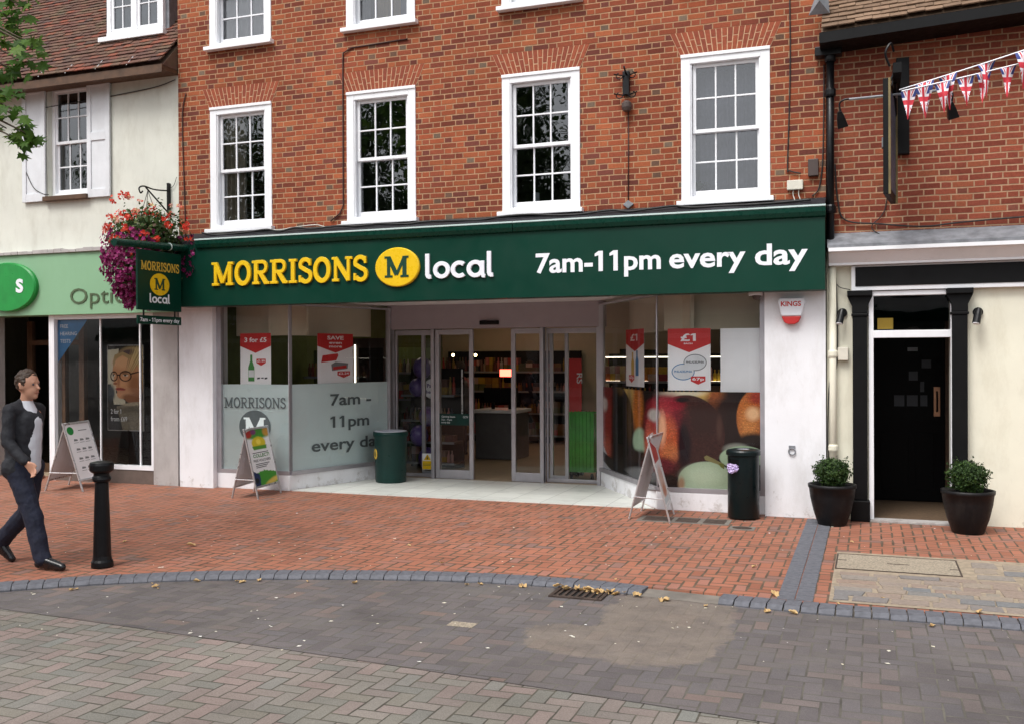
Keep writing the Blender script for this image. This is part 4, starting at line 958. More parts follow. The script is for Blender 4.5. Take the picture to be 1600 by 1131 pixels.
mb = MB(); disc(mb, (-5.565, FY, 2.928), XR, XU, 0.308, 0.247, 0.04, 64, 0.012); em = mb.build('emblem', 'yellow', fs, smooth=False)
mb = MB(); slab_word(mb, 'M', (-5.735, FY - 0.0405, 2.80), XR, XU, 0.34, 0.265, 0.003, (0, -1, 0), w=0.2, sw=0.1); mb.build('emblem_letter', 'dgreen_ink', em)
mb = MB(); local_word(mb, (-5.185, FY, 2.772), XR, XU, 0.90, 0.295, 0.028); mb.build('lettering', 'white_acr', fs, bevel=0.004)
mb = MB()
for s, a, b in (('7am-11pm', -3.74, -2.235), ('every', -2.14, -1.29), ('day', -1.19, -0.63)): put_text(mb, s, (a, FY, 2.797), XR, XU, b - a, 0.235, 0.024, 0.003, (0, -1, 0))
mb.build('opening_hours', 'white_acr', fs)
# hanging sign square to the wall
ps = thing('projecting_sign', 'square green hanging sign on a bar beside the flower basket, small hours plate below', 'hanging sign', (-8.78, -0.8, 2.3))
sx = -8.78; SR, SN = Vector((0, 1, 0)), Vector((1, 0, 0))
mb = MB(); mb.box(sx - 0.03, sx, -1.27, -0.43, 2.425, 3.205); mb.build('sign_panel', 'green', ps, bevel=0.004)
mb = MB(); mb.box(sx - 0.025, sx - 0.003, -1.27, -0.43, 2.245, 2.355); mb.build('hours_plate', 'green', ps, bevel=0.003)
mb = MB(); mb.tube([(sx - 0.02, -1.66, 3.245), (sx - 0.02, -0.06, 3.315)], 0.048, 12); mb.build('bar', 'green_trim', ps, smooth=False)
mb = MB()
for y in (-1.15, -0.55): mb.box(sx - 0.02, sx - 0.008, y - 0.012, y + 0.012, 3.204, 3.26); mb.box(sx - 0.02, sx - 0.008, y - 0.01, y + 0.01, 2.354, 2.426)
mb.build('hanger', 'black_metal', ps)
mb = MB(); mb.box(sx - 0.06, sx + 0.03, -0.30, -0.285, 3.1, 3.42) if False else mb.tube([(sx - 0.02, -0.66, 3.289), (sx - 0.02, -0.64, 3.29)], 0.052, 12); mb.build('collar', 'trim_pale', ps)
mb = MB(); slab_word(mb, 'MORRISONS', Vector((sx + 0.0006, -1.21, 2.945)), SR, XU, 0.735, 0.115, 0.002, SN, w=0.19); mb.build('sign_lettering', 'gold', ps)
mb = MB(); disc(mb, (sx + 0.0006, -0.86, 2.77), SR, XU, 0.185, 0.145, 0.003, 40); em = mb.build('emblem', 'yellow', ps)
mb = MB(); slab_word(mb, 'M', (sx + 0.0042, -0.965, 2.695), SR, XU, 0.21, 0.155, 0.001, SN, w=0.2); mb.build('emblem_letter', 'dgreen_ink', em)
mb = MB(); local_word(mb, (sx + 0.0006, -1.055, 2.525), SR, XU, 0.385, 0.118, 0.003); mb.build('sign_lettering', 'white_acr', ps)
mb = MB(); put_text(mb, '7am - 11pm every day', (sx - 0.0025, -1.225, 2.278), SR, XU, 0.755, 0.052, 0.02, 0.0005, SN); mb.build('hours_lettering', 'white_acr', ps)

# ================================================================== THE OPTICIAN'S BUILDING (left)
cb = thing('cream_building', 'cream rendered building with shuttered window, tiled roof and pale green optician shopfront', 'building', (-11, 0, 0))
CX0, CX1 = -17.0, -9.175
UW = (-11.56, -10.79, 4.22, 5.86)
mb = MB(); wall(mb, CX0, CX1, 3.30, 6.0, 0.02, 0.32, [UW, (-14.6, -13.8, 4.22, 5.86)])
mb.box(CX0, CX0 + 0.3, 0.32, 8, 0, 6.0); mb.box(CX1 - 0.2, CX1, 0.32, 8, 0, 6.0); mb.box(CX0, CX1, 8, 8.3, 0, 6.0)
mb.build('wall', 'cream_wall', cb)
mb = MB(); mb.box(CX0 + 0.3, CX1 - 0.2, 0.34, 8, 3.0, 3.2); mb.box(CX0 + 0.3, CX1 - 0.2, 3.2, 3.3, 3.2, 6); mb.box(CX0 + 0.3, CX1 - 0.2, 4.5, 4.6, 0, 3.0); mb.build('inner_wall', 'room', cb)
def simple_sash(parent, x0, x1, z0, z1, yo):
    mb = MB(); w = 0.055; mb.box(x0, x0 + w, yo, yo + 0.1, z0, z1); mb.box(x1 - w, x1, yo, yo + 0.1, z0, z1); mb.box(x0 + w, x1 - w, yo + 0.001, yo + 0.1, z1 - w, z1); mb.box(x0 + w, x1 - w, yo + 0.001, yo + 0.1, z0, z0 + 0.06)
    f = mb.build('window', 'white_paint', parent, bevel=0.003); mid = (z0 + z1) / 2
    mb = MB(); sash(mb, x0 + w, x1 - w, mid - 0.02, z1 - w, yo + 0.02, yo + 0.05, 0.035, 0.04, 0.035, 0.018); mb.build('upper_sash', 'white_paint', f)
    mb = MB(); sash(mb, x0 + w, x1 - w, z0 + 0.06, mid + 0.02, yo + 0.053, yo + 0.085, 0.04, 0.06, 0.035, 0.018); mb.build('lower_sash', 'white_paint', f)
    mb = MB(); mb.add([(x0 + w, yo + 0.036, mid), (x1 - w, yo + 0.036, mid), (x1 - w, yo + 0.036, z1 - w), (x0 + w, yo + 0.036, z1 - w)], [(0, 1, 2, 3)]); mb.add([(x0 + w, yo + 0.07, z0 + 0.05), (x1 - w, yo + 0.07, z0 + 0.05), (x1 - w, yo + 0.07, mid), (x0 + w, yo + 0.07, mid)], [(0, 1, 2, 3)]); mb.build('pane', 'old_glass', f)
    return f
for (a, b, c, d) in (UW, (-14.6, -13.8, 4.22, 5.86)):
    f = simple_sash(cb, a, b, c, d, 0.10)
    mb = MB(); mb.box(a - 0.03, b + 0.03, -0.07, 0.10, c - 0.07, c - 0.002); mb.build('sill', 'wood', f, bevel=0.006)
    for x0, x1 in ((a - 0.46, a - 0.015), (b + 0.012, b + 0.43)):
        mb = MB(); z0, z1 = c - 0.06, d + 0.04; y0, y1 = -0.03, 0.0
        mb.box(x0, x0 + 0.075, y0, y1, z0, z1); mb.box(x1 - 0.075, x1, y0, y1, z0, z1); zs = [(z0, z0 + 0.12), (z0 + 0.83, z0 + 0.95), (z1 - 0.12, z1)]
        for q in zs: mb.box(x0 + 0.075, x1 - 0.075, y0 + 0.001, y1, q[0], q[1])
        mb.box(x0 + 0.075, x1 - 0.075, y0 + 0.016, y1, z0 + 0.12, z0 + 0.83); mb.box(x0 + 0.075, x1 - 0.075, y0 + 0.016, y1, z0 + 0.95, z1 - 0.12)
        mb.build('shutter', 'shutter', cb, bevel=0.004)
# roof of individual clay tiles at 50 degrees, and its dormer
def tile_roof(x0, x1, y0, z0, pitch, rows, gauge, tw, rs, skip=None, rise=0.0):
    mb = MB(); c, s_ = math.cos(pitch), math.sin(pitch)
    for r in range(rows):
        x = x0 - (tw / 2 if r % 2 else 0)
        while x < x1:
            a, b = max(x, x0) + 0.002, min(x + tw, x1) - 0.002
            if b - a > 0.02 and not (skip and skip(a, b, r)):
                d0 = r * gauge + rs.uniform(-0.006, 0.006); lift = rs.uniform(0.0, 0.007); th = 0.013
                ln = gauge * 1.35; zr = rise * (a - x0)
                o = Vector((a, y0 + d0 * c - s_ * (0.020 + lift), z0 + zr + d0 * s_ + c * (0.020 + lift)))
                dirv = Vector((0, c, s_)) * ln - Vector((0, -s_, c)) * 0.020
                mb.obox(o, (b - a, 0, rise * (b - a) + rs.uniform(-0.004, 0.004)), dirv, Vector((0, -s_, c)) * th)
            x += tw
    return mb
rs = random.Random(11); PT = math.radians(47)
mb = tile_roof(-14.0, CX1 - 0.01, -0.33, 5.90, PT, 34, 0.098, 0.165, rs, skip=lambda a, b, r: (-10.66 < a and b < -9.52 and r > 8))
rf = mb.build('roof', 'tiles', cb)
mb = MB(); c, s_ = math.cos(PT), math.sin(PT)
mb.add([(CX0, -0.30, 5.86), (CX1, -0.30, 5.86), (CX1, -0.30 + 4.2 * c, 5.86 + 4.2 * s_), (CX0, -0.30 + 4.2 * c, 5.86 + 4.2 * s_), (CX0, 8.2, 5.86), (CX1, 8.2, 5.86)], [(0, 1, 2, 3), (3, 2, 5, 4), (0, 4, 5, 1), (0, 3, 4), (1, 5, 2)]); mb.build('roof_deck', 'tiles', rf)
mb = MB(); mb.box(CX0, CX1, -0.30, 0.02, 5.80, 5.855); mb.box(CX0, CX1, -0.32, -0.29, 5.76, 5.87); mb.build('eaves_board', 'wood', rf)
mb = MB()
for x in (-11.35, -10.85, -10.3, -9.75): mb.tube([(x, -0.36, 5.90), (x, -0.22, 6.06)], 0.006, 5)
mb.build('tile_clip', 'alu2', rf)
mb = MB(); mb.box(-10.66, -9.52, 0.26, 2.6, 6.50, 7.75); dm = mb.build('dormer', 'lead', cb)
mb = MB(); mb.box(-10.60, -9.58, 0.19, 0.26, 6.545, 6.61); mb.box(-10.60, -10.53, 0.20, 0.26, 6.61, 7.7); mb.box(-9.65, -9.58, 0.20, 0.26, 6.61, 7.7); mb.box(-10.125, -10.055, 0.20, 0.26, 6.61, 7.7)
for a, b in ((-10.53, -10.125), (-10.055, -9.65)):
    mb.box(a, a + 0.045, 0.215, 0.255, 6.612, 7.7); mb.box(b - 0.045, b, 0.215, 0.255, 6.612, 7.7); mb.box(a + 0.045, b - 0.045, 0.216, 0.255, 6.612, 6.665); mb.box((a + b) / 2 - 0.008, (a + b) / 2 + 0.008, 0.222, 0.25, 6.665, 7.7); mb.box(a + 0.045, b - 0.045, 0.223, 0.25, 6.98, 6.996)
mb.build('dormer_window', 'white_paint', dm, bevel=0.003)
mb = MB(); mb.add([(-10.52, 0.236, 6.62), (-9.66, 0.236, 6.62), (-9.66, 0.236, 7.7), (-10.52, 0.236, 7.7)], [(0, 1, 2, 3)]); mb.build('dormer_pane', 'old_glass', dm)
mb = MB(); mb.box(-10.68, -9.5, 0.1, 0.29, 6.46, 6.53); mb.build('dormer_sill', 'white_paint', dm, bevel=0.005)
# shopfront
mb = MB(); mb.box(CX0, CX1 - 0.005, -0.10, 0.30, 2.45, 3.36); mb.build('green_fascia', 'opt_green', cb, bevel=0.004)
mb = MB(); rs = random.Random(2); x = CX0
while x < CX1 - 0.05:
    b = min(x + rs.uniform(0.1, 0.2), CX1 - 0.012); mb.box(x, b - 0.002, -0.13 - rs.uniform(0, 0.008), 0.02, 3.362, 3.40 + rs.uniform(0, 0.025)); x = b
mb.build('fascia_ledge', 'stone', cb, bevel=0.004)
mb = MB(); put_text(mb, 'Opticians', (-11.03, -0.10, 2.605), XR, XU, 1.66, 0.24, -0.004, 0.012, (0, -1, 0)); mb.build('fascia_lettering', 'opt_letter', cb)
lg = thing('logo_sign', 'bright green oval logo sign on the pale green optician fascia', 'shop sign', (-12.2, -0.12, 2.88))
mb = MB(); disc(mb, (-12.20, -0.101, 2.88), XR, XU, 0.57, 0.37, 0.07, 56, 0.02); mb.build('logo_panel', 'opt_logo', lg)
mb = MB(); put_text(mb, 's', (-12.0, -0.172, 2.80), XR, XU, None, 0.30, 0.02, 0.006, (0, -1, 0)); mb.build('logo_lettering', 'white_acr', lg)
mb = MB(); mb.box(-9.605, CX1 - 0.003, -0.03, 0.28, 0, 2.45); mb.build('stone_pier', 'stone', cb, bevel=0.004)
mb = MB(); mb.box(-11.50, -9.61, 0.0, 0.2, 0, 0.20); mb.build('stallriser', 'brown', cb)
mb = MB(); mb.box(-11.53, -11.43, -0.02, 0.12, 0.0, 2.45); mb.box(-11.43, -9.61, -0.01, 0.10, 0.202, 0.265); mb.box(-11.43, -9.61, -0.012, 0.10, 2.385, 2.449); mb.box(-9.66, -9.612, -0.01, 0.10, 0.265, 2.385); mb.box(-9.90, -9.88, 0.03, 0.06, 0.265, 2.385); mb.box(-10.62, -10.602, 0.03, 0.06, 0.265, 2.385)
wf = mb.build('shop_window', 'white_paint', cb)
mb = MB(); mb.add([(-11.43, 0.045, 0.26), (-9.655, 0.045, 0.26), (-9.655, 0.045, 2.39), (-11.43, 0.045, 2.39)], [(0, 1, 2, 3)]); mb.build('pane', 'glass', wf)
mb = MB(); mb.add([(-11.425, 0.052, 2.38), (-10.86, 0.052, 2.38), (-11.425, 0.052, 1.75)], [(0, 2, 1)]); cs = mb.build('corner_sticker', 'blue_ink', wf)
mb = MB()
for k, s in enumerate(('FREE', 'HEARING', 'TESTS')): put_text(mb, s, (-11.38, 0.0505, 2.26 - 0.11 * k), XR, XU, None, 0.055, 0.01, 0, (0, -1, 0))
mb.build('sticker_lettering', 'shutter', wf)
# recessed door at the far left and the dim shop behind
mb = MB(); mb.box(-17, -12.75, 0.02, 0.3, 0, 2.45); mb.build('stone_pier', 'stone', cb)
mb = MB(); mb.box(-12.72, -12.62, 0.7, 0.78, 0, 2.4); mb.box(-11.66, -11.56, 0.7, 0.78, 0, 2.4); mb.box(-12.62, -11.66, 0.7, 0.78, 2.02, 2.1); mb.box(-12.62, -11.66, 0.7, 0.78, 0, 0.15); mb.box(-12.0, -11.94, 0.7, 0.78, 0.15, 2.02)
df = mb.build('door', 'wood', cb)
mb = MB(); mb.add([(-12.62, 0.74, 0.1), (-11.66, 0.74, 0.1), (-11.66, 0.74, 2.4), (-12.62, 0.74, 2.4)], [(0, 1, 2, 3)]); mb.build('pane', 'glass', df)
mb = MB(); mb.box(CX0 + 0.3, CX1 - 0.2, 0.34, 4.5, -0.05, 0.006); mb.build('floor', 'shop_floor', cb)
mb = MB(); mb.box(-11.5, -9.4, 1.6, 1.65, 0.01, 1.4); mb.build('partition', 'dark', cb)
for x in (-10.7, -10.3): 
    mb = MB(); mb.lathe([(0.06, 0), (0.06, 0.02)], (x, 1.1, 2.93), 12); mb.build('downlight', 'lamp', cb)
# poster of a woman with round glasses
fp = Paint(110, 200, (46, 44, 42)); fp.X = 90 + fp.X * 340; fp.Y = 75 + fp.Y * 870
fp.poly([(90, 120), (200, 110), (170, 560), (260, 640), (260, 680), (150, 680), (120, 470), (90, 470)], (206, 202, 182)); fp.ell(120, 560, 40, 80, (70, 76, 82), 0.6)
fp.ell(330, 210, 150, 120, (176, 152, 108), 0.25); fp.ell(375, 360, 70, 230, (188, 160, 108), 0.3); fp.ell(280, 150, 70, 34, (92, 74, 76), 0.7, -12); fp.ell(400, 180, 34, 120, (206, 184, 134), 0.9, 8)
fp.poly([(258, 560), (400, 520), (415, 650), (300, 665), (262, 640)], (142, 94, 66))
fp.poly([(165, 200), (146, 270), (140, 330), (150, 400), (154, 440), (160, 470), (176, 490), (172, 520), (182, 545), (180, 580), (200, 612), (240, 622), (290, 596), (350, 560), (398, 500), (402, 380), (380, 270), (320, 200), (240, 165)], (202, 150, 110))
for a in ((240, 250, 90, 70, (218, 172, 132), 0.8), (215, 455, 60, 55, (220, 168, 126), 0.8), (355, 480, 60, 110, (164, 112, 78), 0.8), (225, 590, 40, 26, (214, 158, 118), 0.8), (165, 465, 22, 12, (158, 100, 74), 0.7), (196, 440, 14, 60, (182, 128, 94), 0.9), (290, 600, 60, 30, (150, 100, 70), 0.8)): fp.ell(*a[:4], a[4], a[5])
for i in range(16): fp.ell(300 + i * 7, 190 + (i * 37) % 60, 4, 120, (214, 192, 142) if i % 2 else (140, 116, 78), 0.9, 14 + i)
fp.poly([(160, 170), (240, 140), (330, 190), (300, 215), (235, 175), (175, 215), (146, 300), (140, 250)], (170, 146, 104))
fp.ell(262, 352, 46, 8, (120, 86, 60), 0.6, -6); fp.ell(150, 350, 22, 7, (126, 92, 66), 0.6)
for cx, w_ in ((264, 26), (150, 14)): fp.ell(cx, 380, w_, 11, (226, 214, 200), 0.3); fp.ell(cx - 4, 379, w_ * 0.44, 11, (70, 74, 66), 0.3); fp.ell(cx - 4, 379, w_ * 0.2, 5, (20, 18, 18), 0.3); fp.ell(cx, 370, w_ * 1.1, 4, (60, 36, 30), 0.5)
fp.ell(262, 388, 54, 50, (52, 26, 24), ring=0.15); fp.ell(152, 390, 31, 46, (52, 26, 24), ring=0.2)
fp.poly([(183, 372), (208, 370), (208, 382), (183, 384)], (52, 26, 24)); fp.poly([(312, 358), (392, 338), (393, 350), (314, 374)], (52, 26, 24))
fp.ell(214, 522, 50, 15, (160, 58, 50), 0.25, 4); fp.ell(212, 521, 46, 3, (92, 30, 30), 0.5, 4); fp.ell(210, 532, 26, 5, (196, 96, 84), 0.8)
fp.poly([(175, 700), (300, 668), (430, 640), (430, 945), (235, 945), (200, 800)], (128, 120, 104)); fp.ell(340, 672, 100, 18, (168, 156, 132), 0.6, -6); fp.ell(300, 730, 140, 30, (104, 96, 82), 0.9, -4); fp.ell(150, 870, 60, 90, (60, 60, 62), 0.6)
sk = np.random.RandomState(6); kn = fp.Y > 660; fp.a *= np.where(kn, 0.72 + 0.56 * np.repeat(np.repeat(sk.rand(100, 55), 2, 0), 2, 1), 1)[..., None]; fp.speck(0.08)
po = thing('poster', 'tall optician poster of a blonde woman in round dark glasses, hung behind the window', 'poster', (-10.25, 0.15, 0.9))
mb = MB(); mb.box(-10.565, -9.905, 0.121, 0.135, 0.75, 2.0); mb.build('poster_board', 'alu2', po)
picture(fp, (-10.555, 0.12, 0.76), XR, XU, 0.64, 1.23).build('poster_print', 'printed', po)
mb = MB(); put_text(mb, '2 for 1', (-10.50, 0.116, 1.0), XR, XU, 0.19, 0.07, 0.01, 0, (0, -1, 0)); put_text(mb, 'from £69', (-10.50, 0.116, 0.89), XR, XU, 0.30, 0.07, 0.01, 0, (0, -1, 0)); mb.build('poster_lettering', 'white_ink', po)

# ================================================================== THE PUB (right)
pb = thing('pub_building', 'red brick pub with black pilasters, cream ground floor and low tiled roof', 'building', (2, 0, 0))
RX0, RX1 = -0.45, 6.5
mb = MB(); wall(mb, RX0, RX1, 2.95, 6.0, 0.03, 0.33, []); mb.box(RX1 - 0.3, RX1, 0.33, 8, 0, 6.0); mb.box(RX0, RX1, 8, 8.3, 0, 6); mb.build('wall', 'brick_pub', pb)
DX0, DX1 = 0.035, 0.80
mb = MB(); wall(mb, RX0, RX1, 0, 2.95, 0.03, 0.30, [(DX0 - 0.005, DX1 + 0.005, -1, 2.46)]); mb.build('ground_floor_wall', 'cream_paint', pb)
mb = MB(); mb.add([(RX0, 0.02, 3.14), (RX1, 0.02, 3.14), (RX1, -0.27, 3.0), (RX0 + 0.02, -0.27, 2.985), (RX0, 0.02, 2.94), (RX1, 0.02, 2.94), (RX1, -0.27, 2.955), (RX0 + 0.02, -0.27, 2.955)], [(0, 3, 2, 1), (4, 5, 6, 7), (2, 3, 7, 6), (0, 4, 7, 3), (1, 2, 6, 5)]); mb.build('lead_roof', 'lead', pb)
mb = MB(); mb.prism([(RX0 + 0.03, -0.27, 2.954), (RX0 + 0.03, -0.27, 2.915), (RX0 + 0.03, -0.22, 2.905), (RX0 + 0.03, -0.16, 2.84), (RX0 + 0.03, -0.12, 2.80), (RX0 + 0.03, -0.12, 2.775), (RX0 + 0.03, 0.029, 2.775), (RX0 + 0.03, 0.029, 2.954)], (RX1 - RX0, 0, 0)); mb.build('cornice', 'white_paint', pb)
mb = MB(); mb.box(-0.19, RX1, -0.045, 0.029, 2.50, 2.77); fb = mb.build('fascia_board', 'white_paint', pb)
mb = MB(); mb.box(-0.15, RX1, -0.053, -0.0445, 2.545, 2.755); mb.build('fascia_panel', 'black_matte', fb)
def pilaster(x):
    mb = MB(); mb.box(x - 0.075, x + 0.075, -0.075, 0.028, 0.23, 2.22); sh = mb.build('pilaster', 'black_matte', pb, bevel=0.006)
    mb = MB(); mb.box(x - 0.10, x + 0.10, -0.115, 0.028, 0.0, 0.228); mb.build('pilaster_base', 'black_matte', sh, bevel=0.01)
    mb = MB(); mb.box(x - 0.088, x + 0.088, -0.088, 0.028, 2.222, 2.25); mb.prism([(x - 0.08, -0.075, 2.252), (x + 0.08, -0.075, 2.252), (x + 0.08, -0.075, 2.33), (x + 0.13, -0.075, 2.44), (x + 0.13, -0.075, 2.498), (x - 0.13, -0.075, 2.498), (x - 0.13, -0.075, 2.44), (x - 0.08, -0.075, 2.33)], (0, 0.10, 0)); mb.box(x - 0.128, x + 0.128, -0.125, -0.0755, 2.44, 2.498); mb.build('pilaster_capital', 'black_matte', sh, bevel=0.005)
pilaster(-0.105); pilaster(0.885); pilaster(2.9)
mb = MB(); mb.box(DX0 - 0.05, DX0, -0.02, 0.14, 0.0, 2.49); mb.box(DX1, DX1 + 0.02, -0.02, 0.14, 0, 2.49); mb.box(DX0, DX1, -0.019, 0.12, 1.985, 2.065); mb.box(DX0, DX1, -0.018, 0.12, 2.44, 2.49); dfr = mb.build('door_frame', 'white_paint', pb, bevel=0.004)
mb = MB(); mb.add([(DX0, 0.05, 2.06), (DX1, 0.05, 2.06), (DX1, 0.05, 2.445), (DX0, 0.05, 2.445)], [(0, 1, 2, 3)]); mb.build('transom_pane', 'glass', dfr)
mb = MB(); mb.box(DX0 + 0.04, DX0 + 0.20, 0.06, 0.064, 2.08, 2.20); mb.build('licence_notice', 'gold', dfr)
mb = MB(); mb.box(DX0 - 0.06, DX1 + 0.06, -0.09, 0.10, -0.01, 0.022); mb.build('doorstep', 'stone', pb, bevel=0.005)
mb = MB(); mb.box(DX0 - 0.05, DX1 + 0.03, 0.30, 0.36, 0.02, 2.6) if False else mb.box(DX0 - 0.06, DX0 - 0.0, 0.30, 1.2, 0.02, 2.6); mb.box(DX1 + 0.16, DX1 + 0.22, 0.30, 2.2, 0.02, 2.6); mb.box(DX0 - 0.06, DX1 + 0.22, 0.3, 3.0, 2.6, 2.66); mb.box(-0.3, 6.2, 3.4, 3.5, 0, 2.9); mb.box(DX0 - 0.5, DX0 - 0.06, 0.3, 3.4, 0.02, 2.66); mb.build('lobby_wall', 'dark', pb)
mb = MB(); mb.box(DX0 - 0.06, DX1 + 0.16, 0.10, 3.3, -0.05, 0.016); mb.build('lobby_floor', 'mat', pb)
# inner black door at the back of the dark lobby with pinned notices and a copper finger plate
dy = 1.55; q0, q1 = on_y(1366, 600, dy).x - 0.03, on_y(1476, 600, dy).x
mb = MB(); mb.box(q0, q1, dy, dy + 0.045, 0.02, 2.2); dr = mb.build('door', 'pitch_black', pb, bevel=0.003)
mb = MB(); mb.box(q0 + 0.1, q0 + 0.42, dy - 0.006, dy + 0.001, 0.15, 0.85); mb.box(q0 + 0.5, q1 - 0.12, dy - 0.006, dy + 0.001, 0.15, 0.85); mb.build('door_panel', 'pitch_black', dr, bevel=0.006)
mb = MB(); mb.box(q1 + 0.002, q1 + 0.06, dy - 0.1, dy + 0.06, 0.02, 2.2); mb.build('door_jamb', 'wood', pb)
a, b = on_y(1459, 650, dy - 0.01), on_y(1469, 604, dy - 0.01)
mb = MB(); mb.box(a.x, b.x, dy - 0.008, dy - 0.0005, a.z, b.z); fpn = mb.build('finger_plate', 'copper', dr, bevel=0.003)
mb = MB(); xm, zl, zh = (a.x + b.x) / 2, a.z + 0.06, b.z - 0.06; mb.tube([(xm, dy - 0.006, zl), (xm, dy - 0.04, zl + 0.02), (xm, dy - 0.04, zh - 0.02), (xm, dy - 0.006, zh)], 0.010, 8); mb.build('handle', 'black_metal', fpn)
for (x0, y0, x1, y1, m) in ((1418, 549, 1434, 543, 'grey_ink'), (1397, 634, 1413, 617, 'dark_ink'), (1417, 634, 1434, 617, 'dark_ink'), (1438, 634, 1449, 617, 'dark_ink'), (1420, 594, 1434, 580, 'dark_ink'), (1440, 575, 1455, 562, 'dark_ink'), (1438, 612, 1444, 596, 'dark_ink')):
    a, b = on_y(x0, y0, dy - 0.003), on_y(x1, y1, dy - 0.003); mb = MB(); mb.box(a.x, b.x, dy - 0.004, dy - 0.0005, a.z, b.z); mb.build('notice', m, dr)
# roof: tan tiles over a black eaves beam that climbs gently to the right
rs = random.Random(4)
mb = tile_roof(RX0 - 0.03, 4.2, -0.42, 5.26, math.radians(42), 14, 0.10, 0.17, rs, rise=0.045); rf = mb.build('roof', 'tiles_tan', pb)
mb = MB(); e0, e1 = 5.20, 5.20 + 0.045 * (RX1 - RX0)
mb.add([(RX0 - 0.03, -0.40, e0 + 0.04), (RX1, -0.40, e1 + 0.04), (RX1, 3.0, e1 + 3.0), (RX0 - 0.03, 3.0, e0 + 3.0), (RX0 - 0.03, 8, e0), (RX1, 8, e1)], [(0, 1, 2, 3), (3, 2, 5, 4), (0, 3, 4), (1, 5, 2)]); mb.build('roof_deck', 'tiles_tan', rf)
mb = MB(); mb.add([(RX0 - 0.05, -0.42, e0 - 0.08), (RX1, -0.42, e1 - 0.08), (RX1, -0.42, e1 + 0.03), (RX0 - 0.05, -0.42, e0 + 0.03), (RX0 - 0.05, 0.03, e0 - 0.08), (RX1, 0.03, e1 - 0.08), (RX1, 0.03, e1 + 0.03), (RX0 - 0.05, 0.03, e0 + 0.03)], [(0, 1, 2, 3), (4, 7, 6, 5), (0, 4, 5, 1), (3, 2, 6, 7), (0, 3, 7, 4), (1, 5, 6, 2)]); mb.build('eaves_beam', 'black_matte', rf)

# ================================================================== PIPES, CABLES, BOXES
dp = thing('drainpipe', 'black cast iron drainpipe between the two brick fronts, upper half', 'drainpipe', (-0.41, -0.08, 2.9))
mb = MB(); mb.tube([(-0.40, -0.10, 5.10), (-0.405, -0.10, 2.95)], 0.042, 12); mb.build('pipe', 'black_metal', dp, smooth=True)
mb = MB()
for z in (4.62, 3.35, 5.0): mb.lathe([(0.055, 0), (0.06, 0.02), (0.06, 0.07), (0.05, 0.09)], (-0.402, -0.10, z), 14); 
mb.build('pipe_collar', 'black_metal', dp)
mb = MB(); mb.box(-0.56, -0.28, -0.17, -0.03, 5.06, 5.16); mb.build('hopper', 'black_metal', dp, bevel=0.008)
dp = thing('drainpipe', 'slim cream painted drainpipe on the pub wall beside the white pier', 'drainpipe', (-0.38, -0.02, 0))
mb = MB(); mb.tube([(-0.385, -0.045, 2.88), (-0.385, -0.045, 0.02)], 0.038, 12); mb.build('pipe', 'cream_paint', dp, smooth=True)
mb = MB()
for z in (1.78, 0.75): mb.lathe([(0.046, 0), (0.052, 0.015), (0.052, 0.06), (0.044, 0.075)], (-0.385, -0.045, z), 14)
mb.build('pipe_collar', 'cream_paint', dp)
def cable(name, pts, r, mat, label, cat='cable', smooth=True):
    P = catmull3(pts) if smooth else pts
    o = MB().tube(P, r, 5).build(name, mat, None, smooth=True); return tag(o, label, cat)
def catmull3(P, n=8):
    P = [Vector(p) for p in P]; P = [P[0] * 2 - P[1]] + P + [P[-1] * 2 - P[-2]]; out = []
    for i in range(1, len(P) - 2):
        a, b, c, d = P[i - 1:i + 3]
        for k in range(n):
            t = k / n; out.append(0.5 * ((2 * b) + (c - a) * t + (2 * a - 5 * b + 4 * c - d) * t * t + (3 * b - a - 3 * c + d) * t ** 3))
    out.append(P[-2]); return out
cable('cable', [(-0.83, -0.012, 8.0), (-0.835, -0.012, 6.5), (-0.83, -0.012, 5.0), (-0.86, -0.012, 3.95), (-0.84, -0.02, 3.86), (-0.72, -0.02, 3.82)], 0.008, 'cable', 'thin black cable running down the brick wall to the cream junction box')
cable('cable', [(-0.47, -0.012, 5.0), (-0.475, -0.012, 4.4), (-0.49, -0.014, 3.9), (-0.53, -0.016, 3.64), (-0.60, -0.016, 3.56)], 0.008, 'cable', 'thin black cable looping beside the drainpipe below the brown box')
cable('cable', [(-5.56, -0.014, 5.88), (-6.38, -0.014, 5.86), (-6.50, -0.014, 5.80), (-6.505, -0.014, 5.6), (-6.51, -0.014, 3.8), (-6.56, -0.014, 3.70), (-6.7, -0.02, 3.6)], 0.010, 'brown_cable', 'dark red cable round the left side of the second sash window', smooth=False)
cable('cable', [(-2.675, -0.012, 4.70), (-2.675, -0.012, 4.2), (-2.68, -0.012, 3.60)], 0.007, 'brown_cable', 'thin cable from the iron lamp bracket down to the grey wall box', smooth=False)
cable('cable', [(-9.02, -0.013, 5.52), (-9.08, -0.013, 5.2), (-9.06, -0.013, 4.3), (-9.04, -0.013, 3.7)], 0.008, 'brown_cable', 'thin cable down the left corner of the red brick wall')
rs = random.Random(8)
for k, (z, y, m, lb) in enumerate(((3.49, -0.13, 'cable', 'thick black cable bundle lying along the felt above the fascia'), (3.52, -0.06, 'white_cable', 'loose pale cable lying along the felt above the fascia'))):
    P = []; x = BX0 + 0.5
    while x < -0.6: P.append((x, y + rs.uniform(-0.02, 0.02), z + rs.uniform(-0.012, 0.03) + 0.01)); x += rs.uniform(0.18, 0.4)
    if k == 1: P = P[:9]
    cable('cable', P, 0.014 if k == 0 else 0.007, m, lb)
